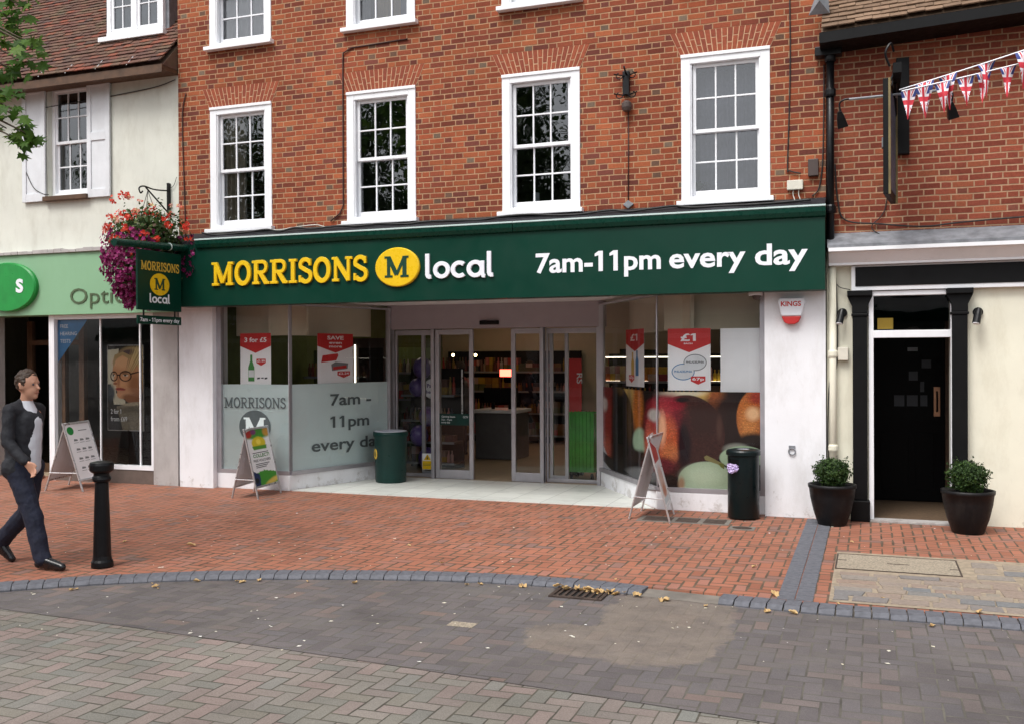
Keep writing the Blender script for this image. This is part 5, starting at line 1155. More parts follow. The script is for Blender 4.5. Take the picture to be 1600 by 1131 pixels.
cable('cable', [(-0.36, 0.0, 3.9), (-0.33, 0.0, 3.5), (-0.25, 0.0, 3.28), (0.1, 0.0, 3.22), (0.55, -0.01, 3.17), (1.0, -0.01, 3.20), (2.5, -0.01, 3.26)], 0.009, 'cable', 'black cable sagging along the pub brick just above its lead roof')
cable('cable', [(0.20, 0.012, 4.0), (0.16, 0.012, 3.4), (0.02, 0.0, 3.2), (0.10, -0.05, 3.1), (0.14, -0.12, 3.06)], 0.006, 'cable', 'thin cable dropping from the pub sign to the lead roof')
cable('cable', [(-0.42, -0.04, 2.88), (-0.36, -0.03, 2.7), (-0.34, -0.02, 2.3), (-0.345, -0.02, 1.7), (-0.42, -0.05, 1.5), (-0.44, -0.05, 0.9), (-0.43, -0.05, 0.6)], 0.007, 'cable', 'black cable hanging beside the cream drainpipe')
cable('cable', [(-0.40, -0.02, 2.72), (-0.33, -0.02, 2.56), (-0.2, -0.04, 2.51)], 0.005, 'cable', 'thin black wire curving to the capital of the left pilaster')
jb = thing('junction_box', 'small cream junction box with short white cables below the last sash window', 'junction box', (-0.78, -0.03, 3.68))
mb = MB(); mb.box(-0.865, -0.695, -0.06, 0.0, 3.64, 3.745); mb.build('box_body', 'box_cream', jb, bevel=0.006)
mb = MB()
for x in (-0.80, -0.74): mb.tube(catmull3([(x, -0.03, 3.64), (x, -0.03, 3.58), (x + 0.03, -0.05, 3.50), (x + 0.07, -0.08, 3.46)]), 0.006, 5)
mb.build('lead_wire', 'white_cable', jb)
t = MB().box(-0.64, -0.53, -0.06, 0.0, 3.78, 3.965).build('terminal_box', 'box_brown', None, bevel=0.006); tag(t, 'dark brown terminal box on the brick beside the black drainpipe', 'terminal box')
t = MB().prism([(-2.74, -0.03, 3.59), (-2.68, -0.03, 3.54), (-2.61, -0.03, 3.59), (-2.68, -0.03, 3.64)], (0, 0.03, 0)).build('wall_box', 'lead', None, bevel=0.004); tag(t, 'small diamond shaped grey box above the fascia under a thin cable', 'junction box')
t = MB().box(-0.335, -0.225, -0.04, 0.03, 1.745, 1.885).build('meter_box', 'box_cream', None, bevel=0.006); tag(t, 'small cream electric box on the cream drainpipe wall', 'junction box')
pw = MB().add([Vector((-0.62, -0.2, 5.5)), Vector((-0.40, -0.26, 5.48)), Vector((-0.42, -0.30, 5.78)), Vector((-0.52, -0.16, 5.80)), Vector((-0.5, -0.34, 5.6))], [(0, 4, 3), (0, 1, 4), (1, 2, 4), (2, 3, 4)]).build('flashing_flap', 'lead', None); tag(pw, 'crumpled grey lead flap at the corner of the tan tiled roof', 'flashing')

# iron bracket with lamp between the third and fourth windows
ib = thing('iron_bracket', 'black scrolled iron bracket fixed on the brick between third and fourth sash windows', 'bracket', (-2.69, -0.03, 4.95))
mb = MB(); mb.box(-2.735, -2.655, -0.05, 0.0, 4.88, 5.16); mb.build('plate', 'black_metal', ib, bevel=0.006)
mb = MB()
for s in (-1, 1):
    for z in (5.10, 4.87):
        mb.tube([(-2.69 + s * (0.03 + 0.045 + 0.04 * math.cos(a)), -0.05 - 0.02, z + 0.035 * math.sin(a)) for a in [PI - s * 0 + k * 0.5 for k in range(10)]], 0.007, 6)
        mb.tube([(-2.69 + s * 0.02, -0.05, z), (-2.69 + s * 0.14, -0.09, z + 0.02)], 0.008, 6)
mb.tube([(-2.69, -0.05, 5.12), (-2.66, -0.28, 5.14)], 0.012, 6)
mb.build('scroll', 'black_metal', ib)
t = MB().lathe([(0.045, -0.06), (0.06, -0.02), (0.06, 0.03), (0.03, 0.06)], (-2.68, -0.07, 4.74), 14).build('wall_lamp', 'box_brown', None); tag(t, 'small round dark lamp just below the scrolled iron bracket', 'lamp')
# alarm box, ring, cctv
ab = thing('alarm_box', 'white and red shield shaped alarm box reading KINGS on the white pier', 'alarm box', (-0.82, -0.06, 2.25))
sh = [(-0.965, 2.395), (-0.945, 2.435), (-0.69, 2.435), (-0.67, 2.395), (-0.715, 2.235), (-0.925, 2.235)]
mb = MB(); mb.prism([(x, -0.115, z) for x, z in sh], (0, 0.075, 0)); mb.build('cover', 'white_acr', ab, bevel=0.012)
mb = MB(); mb.prism([(-0.925, -0.11, 2.232), (-0.715, -0.11, 2.232), (-0.745, -0.11, 2.165), (-0.79, -0.11, 2.145), (-0.85, -0.11, 2.145), (-0.895, -0.11, 2.165)], (0, 0.07, 0)); mb.build('strobe', 'red', ab, bevel=0.010)
mb = MB(); put_text(mb, 'KINGS', (-0.93, -0.1165, 2.345), XR, XU, 0.215, 0.055, 0.03, 0.0, (0, -1, 0)); mb.build('lettering', 'red', ab)
rg = thing('wall_ring', 'small iron mooring ring on a plate low on the white pier', 'ring', (-0.82, -0.05, 0.75))
mb = MB(); mb.box(-0.855, -0.785, -0.05, -0.04, 0.765, 0.80); mb.build('plate', 'lead', rg)
mb = MB(); mb.tube([(-0.82 + 0.036 * math.cos(a), -0.055, 0.735 + 0.036 * math.sin(a)) for a in [k * PI / 9 for k in range(19)]], 0.007, 6); mb.build('ring', 'lead', rg)
ct = thing('security_camera', 'small grey dome camera under the fascia beside the white pier', 'camera', (-1.19, -0.12, 2.5))
mb = MB(); mb.box(-1.27, -1.13, -0.2, -0.062, 2.47, 2.503); mb.build('mount', 'soffit', ct)
mb = MB(); mb.ball((-1.19, -0.14, 2.47), 0.05, 14, 8); mb.build('dome', 'box_brown', ct, smooth=True)
# spotlights each side of the pub door
def wall_spot(x, z, label):
    t = thing('wall_spotlight', label, 'spotlight', (x, 0.0, z), 'black spotlights on the pub wall')
    mb = MB(); mb.lathe([(0.05, 0), (0.05, 0.03)], (0, 0, 0), 16); m2 = MB(); m2.v = [Vector((x + v.x, 0.03 - v.z, z + v.y)) for v in mb.v]; m2.f = mb.f; m2.build('mount', 'black_metal', t)
    mb = MB(); mb.tube([(x, 0.0, z), (x, -0.05, z + 0.005), (x - 0.005, -0.09, z)], 0.012, 6); mb.tube([(x, -0.085, z + 0.03), (x - 0.012, -0.10, z - 0.03), (x - 0.03, -0.13, z - 0.12)], [0.028, 0.038, 0.04], 14); mb.build('lamp_head', 'black_metal', t, smooth=False)
    mb = MB(); mb.tube([(x - 0.0305, -0.1305, z - 0.121), (x - 0.031, -0.132, z - 0.126)], 0.034, 14); mb.build('lens', 'white_acr', t)
wall_spot(-0.285, 2.265, 'black spotlight on the cream wall left of the pub door, above the electric box'); wall_spot(1.065, 2.245, 'black spotlight on the cream wall right of the pub door')

# ================================================================== PUB SIGN, LAMPS, BUNTING
sg = thing('pub_sign', 'dark pub sign on a black timber post, seen nearly edge on', 'pub sign', (0.25, -0.3, 3.4))
mb = MB(); mb.box(0.27, 0.40, -0.06, 0.03, 3.95, 4.98); mb.build('post', 'black_matte', sg, bevel=0.005)
mb = MB(); mb.box(0.20, 0.27, -1.0, -0.061, 4.72, 4.82) if False else mb.box(0.22, 0.30, -0.90, -0.061, 4.60, 4.70); mb.tube([(0.26, -0.06, 4.2), (0.25, -0.5, 4.6)], 0.02, 6); mb.build('arm', 'black_matte', sg)
mb = MB(); sg_l = Vector((0.175, -0.92, 3.40)); dv = Vector((0.085, 0.74, 0)); nv = Vector((0.74, -0.085, 0)).normalized()
mb.obox(sg_l, dv, nv * -0.05, (0, 0, 1.15)); mb.build('sign_board', 'black_matte', sg, bevel=0.004)
mb = MB(); mb.obox(sg_l + nv * 0.0005 + dv * 0.08 + U * 0.08, dv * 0.84, nv * 0.004, (0, 0, 0.99)); mb.build('sign_picture', 'sign_blue', sg)
mb = MB(); mb.obox(sg_l + nv * 0.0005 + dv * 0.0 + U * 0.0, dv * 0.05, nv * 0.02, (0, 0, 1.15)); mb.obox(sg_l + nv * 0.0005 + dv * 0.95, dv * 0.05, nv * 0.02, (0, 0, 1.15)); mb.build('gilt_moulding', 'dull_gilt', sg)
mb = MB(); mb.tube(catmull3([(0.19, -0.85, 4.68), (0.15, -0.9, 4.8), (0.2, -0.88, 4.9), (0.23, -0.8, 4.84)]), 0.012, 6); mb.tube([(0.215, -0.6, 4.55), (0.24, -0.6, 4.68)], 0.01, 6); mb.tube([(0.20, -0.8, 4.55), (0.24, -0.8, 4.66)], 0.01, 6); mb.build('hanger', 'black_metal', sg)
mb = MB(); mb.box(0.12, 0.20, -0.36, -0.26, 3.98, 4.08); mb.build('junction', 'lead', sg)
lb = thing('sign_lamp', 'long horizontal lamp rail with two swan neck floodlights across the pub sign', 'sign lamp', (0.25, -0.55, 4.45))
mb = MB(); mb.tube([(-0.20, -0.50, 4.475), (0.70, -0.50, 4.485)], 0.013, 8); mb.tube([(0.27, 0.03, 4.5), (0.26, -0.5, 4.48)], 0.013, 8); mb.build('rail', 'lead', lb)
for x0, x1, d in ((-0.20, -0.285, -1), (0.70, 0.78, 1)):
    mb = MB(); mb.tube(catmull3([(x0, -0.50, 4.48), (x0 + d * 0.05, -0.50, 4.475), (x1 + d * 0.01, -0.49, 4.44), (x1, -0.48, 4.34)]), 0.010, 8); mb.build('swan_neck', 'black_metal', lb)
    mb = MB(); mb.tube([(x1 - 0.01, -0.50, 4.355), (x1 + 0.0, -0.47, 4.30), (x1 + 0.02, -0.42, 4.215)], [0.03, 0.055, 0.075], 4); mb.build('flood_head', 'black_metal', lb)
def flags(p0, p1, ts, sag, label, seed, size):
    rs = random.Random(seed); p0, p1 = Vector(p0), Vector(p1)
    t = thing('bunting', label, 'bunting', tuple(p0), 'strings of Union flag bunting')
    pt = lambda u: p0.lerp(p1, u) - Vector((0, 0, sag * 4 * u * (1 - u)))
    MB().tube([pt(k / 30) for k in range(31)], 0.006, 5).build('string', 'white_acr', t)
    dr = (p1 - p0).normalized()
    for u in ts:
        a = pt(u); mb = MB(); W_, H_ = size * rs.uniform(0.9, 1.05), size * rs.uniform(1.35, 1.55); uv = []; rot = rs.uniform(-0.9, 0.9); tw = rs.uniform(-0.2, 0.2); N = 8
        side = Vector((math.cos(rot), math.sin(rot), 0)) * 1.0
        for j in range(N + 1):
            v = j / N
            for i in range(N + 1):
                q = (i / N - 0.5) * (1 - v * 0.97)
                top = a + dr * (i / N - 0.5) * W_ * 0.75
                low = a + side * q * W_ * (0.85 - 0.2 * v) + Vector((tw * v * 0.15, 0.03 * math.sin(q * 9 + rot * 5) * v, -H_ * v)) + Vector((0, 0.02 * math.sin(v * 5 + rot * 9), 0))
                mb.v.append(top.lerp(low, min(1, v * 3))); uv.append((0.5 + q, v))
        for j in range(N):
            for i in range(N): b = j * (N + 1) + i; mb.f.append((b, b + N + 1, b + N + 2, b + 1))
        mb.uv = uv; mb.build('flag', 'flag', t, smooth=True)
flags((0.28, -0.80, 4.45), (2.6, -1.1, 4.98), (0.10, 0.19, 0.335, 0.48, 0.62, 0.75), 0.02, 'upper bunting string of larger Union flags rising from the pub sign', 3, 0.25)
flags((0.30, -0.86, 4.42), (2.6, -1.0, 4.78), (0.03, 0.085, 0.16, 0.25, 0.32, 0.41, 0.52, 0.64), 0.02, 'lower bunting string of smaller Union flags below the other string', 6, 0.20)

# ================================================================== POSTERS IN THE SHOP WINDOWS
def poster(name_label, A, t, n, x, z, w, h, head, lines, art):
    """paper sheet hung just behind the glass: paper > red pennant head, lettering, pictures"""
    o = A + t * x + U * z - n * 0.03
    p = thing('poster', name_label, 'poster', tuple(o))
    mb = MB(); mb.obox(o, t * w, n * -0.002, (0, 0, h)); mb.build('sheet', 'paper', p)
    mb = MB(); hh = h * 0.25; q = [(0, h), (0, h - hh), (w / 2, h - hh * 1.55), (w, h - hh), (w, h)]
    flat(mb, q, o, t, U, 0.0006); mb.build('pennant', 'red', p)
    mb = MB()
    for s, sx, sz, sw, sh_ in lines: put_text(mb, s, o + t * (w * sx) + U * (h * sz), t, U, w * sw, h * sh_, 0.03, 0.0012, n, centre=True)
    mb.build('poster_lettering', 'white_ink', p)
    art(p, o, t, n, w, h); return p
def bubble(p, o, t, n, w, h, x, z, bw, s):
    mb = MB(); flat(mb, [(w * (x - bw), h * (z + 0.06)), (w * (x - bw), h * (z - 0.02)), (w * x, h * (z - 0.075)), (w * (x + bw), h * (z - 0.02)), (w * (x + bw), h * (z + 0.06))], o, t, U, 0.0010); mb.build('price_tag', 'red', p)
    mb = MB(); put_text(mb, s, o + t * (w * x) + U * (h * (z - 0.005)), t, U, w * bw * 1.6, h * 0.045, 0.02, 0.0016, n, centre=True); mb.build('price_lettering', 'white_ink', p)
def art_bottle(p, o, t, n, w, h):
    mb = MB(); flat(mb, [(w * (0.36 + a), h * b) for a, b in ((-0.10, 0.06), (0.10, 0.06), (0.10, 0.33), (0.035, 0.46), (0.035, 0.58), (-0.035, 0.58), (-0.035, 0.46), (-0.10, 0.33))], o, t, U, 0.0008); mb.build('bottle_picture', 'green_ink', p)
    mb = MB(); flat(mb, [(w * (0.36 + a), h * b) for a, b in ((-0.09, 0.14), (0.09, 0.14), (0.09, 0.28), (-0.09, 0.28))], o, t, U, 0.0012); mb.build('bottle_label', 'shutter', p)
    bubble(p, o, t, n, w, h, 0.68, 0.44, 0.15, '£1.99')
    mb = MB()
    for k in range(3): flat(mb, [(w * (0.55 + k * 0.12), h * (0.10 + 0.02 * (k % 2))), (w * (0.64 + k * 0.12), h * 0.11), (w * (0.64 + k * 0.12), h * 0.14), (w * (0.55 + k * 0.12), h * 0.135)], o, t, U, 0.0009)
    mb.build('small_print', 'dark_ink', p)
def art_packs(p, o, t, n, w, h):
    mb = MB(); flat(mb, [(w * 0.10, h * 0.42), (w * 0.52, h * 0.46), (w * 0.58, h * 0.56), (w * 0.56, h * 0.60), (w * 0.14, h * 0.56)], o, t, U, 0.0008); mb.build('pack_picture', 'red', p)
    mb = MB(); flat(mb, [(w * 0.40, h * 0.25), (w * 0.84, h * 0.29), (w * 0.86, h * 0.40), (w * 0.5, h * 0.43), (w * 0.38, h * 0.38)], o, t, U, 0.0007); mb.build('pack_picture', 'grey_ink', p)
    mb = MB(); flat(mb, [(w * 0.43, h * 0.27), (w * 0.81, h * 0.305), (w * 0.81, h * 0.36), (w * 0.43, h * 0.33)], o, t, U, 0.0009); mb.build('pack_label', 'red', p)
    bubble(p, o, t, n, w, h, 0.73, 0.18, 0.18, '£2.24')
def art_cheese(p, o, t, n, w, h):
    for x, z, m in ((0.64, 0.45, 'grey_ink'), (0.36, 0.30, 'blue_ink')):
        mb = MB(); disc(mb, o + t * (w * x) + U * (h * z), t, U, w * 0.27, h * 0.135, 0.0007 + 0.0002 * x, nrm=n); e = mb.build('tub_picture', m, p)
        mb = MB(); disc(mb, o + t * (w * x) + U * (h * z), t, U, w * 0.25, h * 0.12, 0.0011 + 0.0002 * x, nrm=n); mb.build('tub_lid', 'shutter', p)
        mb = MB(); put_text(mb, 'PHILADELPHIA', o + t * (w * x) + U * (h * (z - 0.01)), t, U, w * 0.42, h * 0.035, 0.03, 0.0016 + 0.0002 * x, n, centre=True); mb.build('tub_lettering', 'dark_ink' if m == 'grey_ink' else 'blue_ink', p)
    bubble(p, o, t, n, w, h, 0.71, 0.17, 0.17, '67p')
def art_bottles(p, o, t, n, w, h):
    for x, m, k in ((0.38, 'gold', 0.0), (0.62, 'blue_ink', 0.03)):
        mb = MB(); flat(mb, [(w * (x + a), h * (b + k)) for a, b in ((-0.08, 0.16), (0.08, 0.16), (0.08, 0.42), (0.035, 0.5), (0.035, 0.6), (-0.035, 0.6), (-0.035, 0.5), (-0.08, 0.42))], o, t, U, 0.0008); mb.build('bottle_picture', m, p)
    bubble(p, o, t, n, w, h, 0.32, 0.14, 0.15, '67p')
A, B, t, ln = along(PL[0], PL[1]); n = tri(t)
poster('white poster reading 3 for £5 with a green bottle, behind the left window pane', A, t, n, 0.345, 1.44, 0.50, 0.70, None, [('3 for £5', 0.5, 0.83, 0.72, 0.09)], art_bottle)
A, B, t, ln = along(PL[1], PL[2]); n = tri(t)
poster('white poster reading SAVE even more with two packs, behind the angled left pane', A, t, n, 0.50, 1.44, 0.66, 0.70, None, [('SAVE', 0.5, 0.88, 0.46, 0.075), ('even', 0.5, 0.795, 0.36, 0.05), ('more', 0.5, 0.72, 0.36, 0.05)], art_packs)
A, B, t, ln = along(PR[1], PR[2]); n = tri(t)
poster('large white poster reading £1 with two cheese tubs, behind the front right pane', A, t, n, 0.12, 1.40, 0.50, 0.72, None, [('£1', 0.48, 0.80, 0.36, 0.12), ('EACH', 0.48, 0.745, 0.2, 0.022)], art_cheese)
A, B, t, ln = along(PR[0], PR[1]); n = tri(t)
poster('narrow looking white poster reading £1 with two bottles, behind the angled right pane', A, t, n, 0.95, 1.42, 0.66, 0.72, None, [('£1', 0.45, 0.80, 0.40, 0.12)], art_bottles)

# ================================================================== INSIDE THE SHOP
for i, (x, y) in enumerate(((-7.6, 3.3), (-5.2, 5.2), (-3.0, 3.2), (-6.4, 6.6))):
    lbs = ['warm ceiling light panel above the left shelves of the shop', 'warm ceiling light panel in the middle of the shop', 'warm ceiling light panel above the right shelves of the shop', 'warm ceiling light panel at the back of the shop']
    t_ = MB().box(x - 0.3, x + 0.3, y - 0.3, y + 0.3, 2.86, 2.898).build('ceiling_light', 'lamp'); tag(t_, lbs[i], 'ceiling light', 'ceiling lights in the shop')
STOCK = MB(); STOCKR = MB()
def shelf(label, x0, x1, y0, y1, zs, front, stock, rs, lit=False, back='dark', board='box_brown'):
    """gondola of shelves; front gives the side the goods face ('-y' or '+x' or '-x')"""
    s = thing('shelf_unit', label, 'shelf', ((x0 + x1) / 2, (y0 + y1) / 2, 0.01)); top = zs[-1] + 0.42
    mb = MB()
    if front == '-y': mb.box(x0, x1, y1 - 0.03, y1, 0.01, top)
    elif front == '-x': mb.box(x1 - 0.03, x1, y0, y1, 0.01, top)
    else: mb.box(x0, x0 + 0.03, y0, y1, 0.01, top)
    mb.build('back_panel', back, s)
    for z in zs:
        mb = MB()
        if front == '-y': mb.box(x0, x1, y0, y1 - 0.031, z - 0.03, z)
        elif front == '-x': mb.box(x0, x1 - 0.031, y0, y1, z - 0.03, z)
        else: mb.box(x0 + 0.031, x1, y0, y1, z - 0.03, z)
        bd = mb.build('shelf_board', board, s); mb = MB()
        if front == '-y': mb.box(x0 + 0.01, x1 - 0.01, y0 - 0.006, y0 - 0.001, z - 0.032, z + 0.004)
        elif front == '-x': mb.box(x0 - 0.006, x0 - 0.001, y0 + 0.01, y1 - 0.01, z - 0.032, z + 0.004)
        else: mb.box(x1 + 0.001, x1 + 0.006, y0 + 0.01, y1 - 0.01, z - 0.032, z + 0.004)
        mb.build('price_strip', 'grey_ink', bd)
        if lit:
            mb = MB()
            if front == '-y': mb.box(x0 + 0.03, x1 - 0.03, y0 + 0.05, y0 + 0.08, z + 0.36, z + 0.375)
            elif front == '-x': mb.box(x0 + 0.05, x0 + 0.08, y0 + 0.03, y1 - 0.03, z + 0.36, z + 0.375)
            mb.build('shelf_light', 'shelf_lamp', s)
        u0, u1 = (x0, x1) if front == '-y' else (y0, y1); u = u0 + 0.02
        while u < u1 - 0.1:
            kind_ = rs.random(); w = rs.choice((0.06, 0.08, 0.11, 0.15)) if kind_ < 0.6 else rs.choice((0.06, 0.075)); m = rs.randint(2, 4); h = rs.uniform(0.07, 0.15) if kind_ < 0.6 else rs.uniform(0.16, 0.30)
            for k in range(m):
                if u + w > u1: break
                for lay in range(2 if kind_ < 0.45 else 1):
                    za = z + 0.001 + lay * (h + 0.002); d0 = rs.uniform(0.0, 0.05)
                    if kind_ >= 0.6:        # bottles and jars
                        c_ = (u + w / 2, y0 + 0.07 + d0, za) if front == '-y' else ((x0 + 0.07 + d0, u + w / 2, za) if front == '-x' else (x1 - 0.07 - d0, u + w / 2, za)); r_ = w * 0.44
                        stock.lathe([(r_, 0), (r_, h * 0.62), (r_ * 0.4, h * 0.76), (r_ * 0.4, h)], c_, 8)
                    elif front == '-y': stock.box(u, u + w - 0.008, y0 + 0.02 + d0, y0 + 0.22, za, za + h)
                    elif front == '-x': stock.box(x0 + 0.02 + d0, x0 + 0.22, u, u + w - 0.008, za, za + h)
                    else: stock.box(x1 - 0.22, x1 - 0.02 - d0, u, u + w - 0.008, za, za + h)
                u += w
            u += rs.choice((0.0, 0.0, 0.03))
    return s
rs = random.Random(21)
shelf('tall dim shelves seen through the angled left window', -8.5, -6.9, 3.6, 4.0, (0.15, 0.62, 1.1, 1.55), '-y', STOCK, rs, back='olive', board='bulk')
shelf('dark shelves of bottles left of the sliding doors', -8.6, -7.3, 2.3, 2.65, (0.15, 0.6, 1.05, 1.5), '-y', STOCK, rs, back='olive')
shelf('crowded floor shelves just inside the left side light', -7.15, -6.2, 2.9, 3.3, (0.12, 0.45, 0.8, 1.2), '-y', STOCK, rs)
shelf('lit red and yellow shelves behind the right window', -3.9, -1.2, 3.4, 3.8, (0.2, 0.62, 1.05, 1.42), '-y', STOCKR, rs, lit=True, board='red')
shelf('long shelves along the right hand wall of the shop', -4.3, -3.9, 4.6, 7.6, (0.2, 0.65, 1.1, 1.5), '-x', STOCKR, rs)
shelf('back wall shelves seen through the open doors', -8.6, -5.6, 7.6, 8.1, (0.2, 0.65, 1.1, 1.5), '-y', STOCK, rs)
tag(STOCK.build('packaged_goods', 'stock'), 'dim packets, jars and bottles crowded on the left and back shelves', 'groceries', kind='stuff')
tag(STOCKR.build('packaged_goods', 'stock_red'), 'red and yellow packets crowded on the right hand shelves', 'groceries', kind='stuff')
fr_ = thing('drinks_fridge', 'dark drinks fridge with a bright upright light strip, behind the angled left window', 'fridge', (-7.0, 2.9, 0))
mb = MB(); p = on_y(556, 560, 2.3); mb.box(p.x - 0.05, p.x + 0.5, 2.3, 2.8, 0.01, 2.1); mb.build('cabinet', 'box_brown', fr_); mb = MB(); mb.box(p.x - 0.02, p.x + 0.0, 2.285, 2.299, 1.25, 2.0); mb.build('light_strip', 'shelf_lamp', fr_)
mb = MB(); mb.box(p.x + 0.06, p.x + 0.48, 2.29, 2.299, 0.2, 1.95); mb.build('door_pane', 'dark', fr_)
ck = thing('till_counter', 'grey checkout counters standing in a row inside the open doors', 'counter', (-6.3, 4.9, 0))
p0, p1 = on_y(742, 660, 4.6), on_y(806, 660, 4.6)
mb = MB(); mb.box(p0.x, p1.x, 4.6, 5.3, 0.01, 0.82); mb.build('counter_body', 'counter', ck, bevel=0.02)
mb = MB(); mb.box(p0.x - 0.03, p1.x + 0.03, 4.55, 5.35, 0.822, 0.88); mb.build('counter_top', 'shutter', ck, bevel=0.01)
for k in range(2):
    x = p0.x + (p1.x - p0.x) * (0.3 + 0.42 * k); mb = MB(); mb.box(x - 0.16, x + 0.16, 4.85, 4.88, 1.0, 1.26); mb.box(x - 0.03, x + 0.03, 4.88, 4.92, 0.88, 1.2); mb.build('till_screen', 'black_matte', ck, bevel=0.006)
p0, p1 = on_y(781, 588, 6.4), on_y(801, 577, 6.4)
t_ = MB().box(p0.x, p1.x, 6.4, 6.45, p0.z, p1.z).build('lit_sign', 'red_lamp'); tag(t_, 'small glowing red sign deep inside the shop, seen through the open doors', 'lit sign')
for px, lb in ((708, 'small warm spot lamp deep in the shop, left of the door gap'), (743, 'small warm spot lamp deep in the shop, in the door gap')):
    p = on_y(px, 555, 6.9); t_ = MB().ball(p, 0.03, 8, 6).build('spot_lamp', 'spot_lamp', smooth=True); tag(t_, lb, 'lamp')
# green roll cage and red banner behind the right side light
p0, p1 = on_y(888, 745, 2.35), on_y(928, 645, 2.35); tr = thing('roll_cage', 'bright green mesh trolley behind the glass right of the sliding doors', 'trolley', ((p0.x + p1.x) / 2, 2.4, 0))
mb = MB(); mb.box(p0.x, p1.x, 2.35, 2.36, 0.14, p1.z); mb.box(p0.x, p1.x, 2.72, 2.73, 0.14, p1.z); mb.box(p0.x, p0.x + 0.01, 2.36, 2.72, 0.14, p1.z); mb.box(p1.x - 0.01, p1.x, 2.36, 2.72, 0.14, p1.z); mb.box(p0.x, p1.x, 2.35, 2.73, 0.12, 0.139); mb.build('side_panel', 'trolley', tr)
mb = MB(); k = p0.x
while k < p1.x: mb.box(k - 0.006, k + 0.006, 2.338, 2.349, 0.13, p1.z + 0.03); k += 0.055
for z in (0.14, 0.35, 0.55, 0.75, p1.z): mb.box(p0.x, p1.x, 2.332, 2.3379, z, z + 0.014)
mb.build('bars', 'trolley', tr)
for sx_ in (p0.x + 0.04, p1.x - 0.04):
    for y in (2.38, 2.68): 
        m1 = MB().lathe([(0.045, -0.015), (0.045, 0.015)], (0, 0, 0), 12); m2 = MB(); m2.v = [Vector((sx_ + v.z, y + v.x, 0.055 + v.y)) for v in m1.v]; m2.f = m1.f; m2.build('wheel', 'black_matte', tr)
p0, p1 = on_y(887, 642, 2.9), on_y(908, 560, 2.9); bn = thing('banner', 'tall red banner standing behind the green trolley', 'banner', (p0.x, 2.9, 0))
mb = MB(); mb.box(p0.x, p1.x, 2.9, 2.93, 0.3, p1.z); mb.build('panel', 'red', bn); mb = MB(); mb.box(p0.x - 0.02, p1.x + 0.02, 2.86, 2.97, 0.01, 0.3); mb.build('foot', 'dark', bn)
mb = MB(); put_text(mb, 'RS', (p0.x + 0.15, 2.897, p1.z - 0.22), (0, 0, -1), (1, 0, 0), 0.16, 0.09, 0.02, 0, (0, -1, 0)); mb.build('lettering', 'shutter', bn)
# balloons with a round pay sign
bl = thing('balloon_column', 'column of dark purple balloons inside the left sliding door', 'balloons', (-6.4, 2.75, 0))
for px, py, r in ((660, 575, 0.15), (652, 605, 0.13), (668, 650, 0.14), (655, 680, 0.15), (668, 715, 0.15)):
    p = on_y(px, py, 2.7); MB().ball(p, r, 16, 12, 1, 1, 1.15).build('balloon', 'purple', bl, smooth=True)
mb = MB(); p = on_y(662, 700, 2.7); mb.tube([(p.x, 2.72, 0.01), (p.x, 2.72, 1.9)], 0.015, 6); mb.build('pole', 'lead', bl)
p = on_y(673, 607, 2.5); py_ = thing('round_sign', 'round white Pay here sign hung before the purple balloons', 'sign', tuple(p))
disc(MB(), p, XR, XU, 0.12, 0.15, 0.01).build('sign_disc', 'white_acr', py_)
mb = MB(); put_text(mb, 'Pay', p + Vector((0, -0.012, 0.02)), XR, XU, 0.12, 0.06, 0.03, 0, (0, -1, 0), True); put_text(mb, 'here', p + Vector((0, -0.012, -0.07)), XR, XU, 0.15, 0.05, 0.03, 0, (0, -1, 0), True); mb.build('sign_lettering', 'purple', py_)

# ================================================================== PEOPLE
def cap(mb, p0, r0, p1, r1, n=12):
    p0, p1 = Vector(p0), Vector(p1); d = (p1 - p0)
    path, rr = [], []
    u_ = d.normalized() if d.length > 1e-6 else Vector((0, 0, 1))
    for k in range(5): a = PI / 2 * k / 4; path.append(p0 - u_ * r0 * math.cos(a) * 0.999); rr.append(max(1e-3, r0 * math.sin(a)))
    for k in range(1, 4): path.append(p0.lerp(p1, k / 4)); rr.append(r0 + (r1 - r0) * k / 4)
    for k in range(5): a = PI / 2 * k / 4; path.append(p1 + u_ * r1 * math.sin(a) * 0.999); rr.append(max(1e-3, r1 * math.cos(a)))
    mb.tube(path, rr, n)
def melt(o, vox, smooth=3):
    r = o.modifiers.new('join', 'REMESH'); r.mode = 'VOXEL'; r.voxel_size = vox; r.use_smooth_shade = True
    s = o.modifiers.new('soften', 'SMOOTH'); s.iterations = smooth; s.factor = 0.5
    return o
def fold(o, amount, size):
    tx_ = bpy.data.textures.new('cloth_folds', 'CLOUDS'); tx_.noise_scale = size; tx_.noise_depth = 2
    d = o.modifiers.new('folds', 'DISPLACE'); d.texture = tx_; d.strength = amount; d.mid_level = 0.5; d.texture_coords = 'LOCAL'; return o
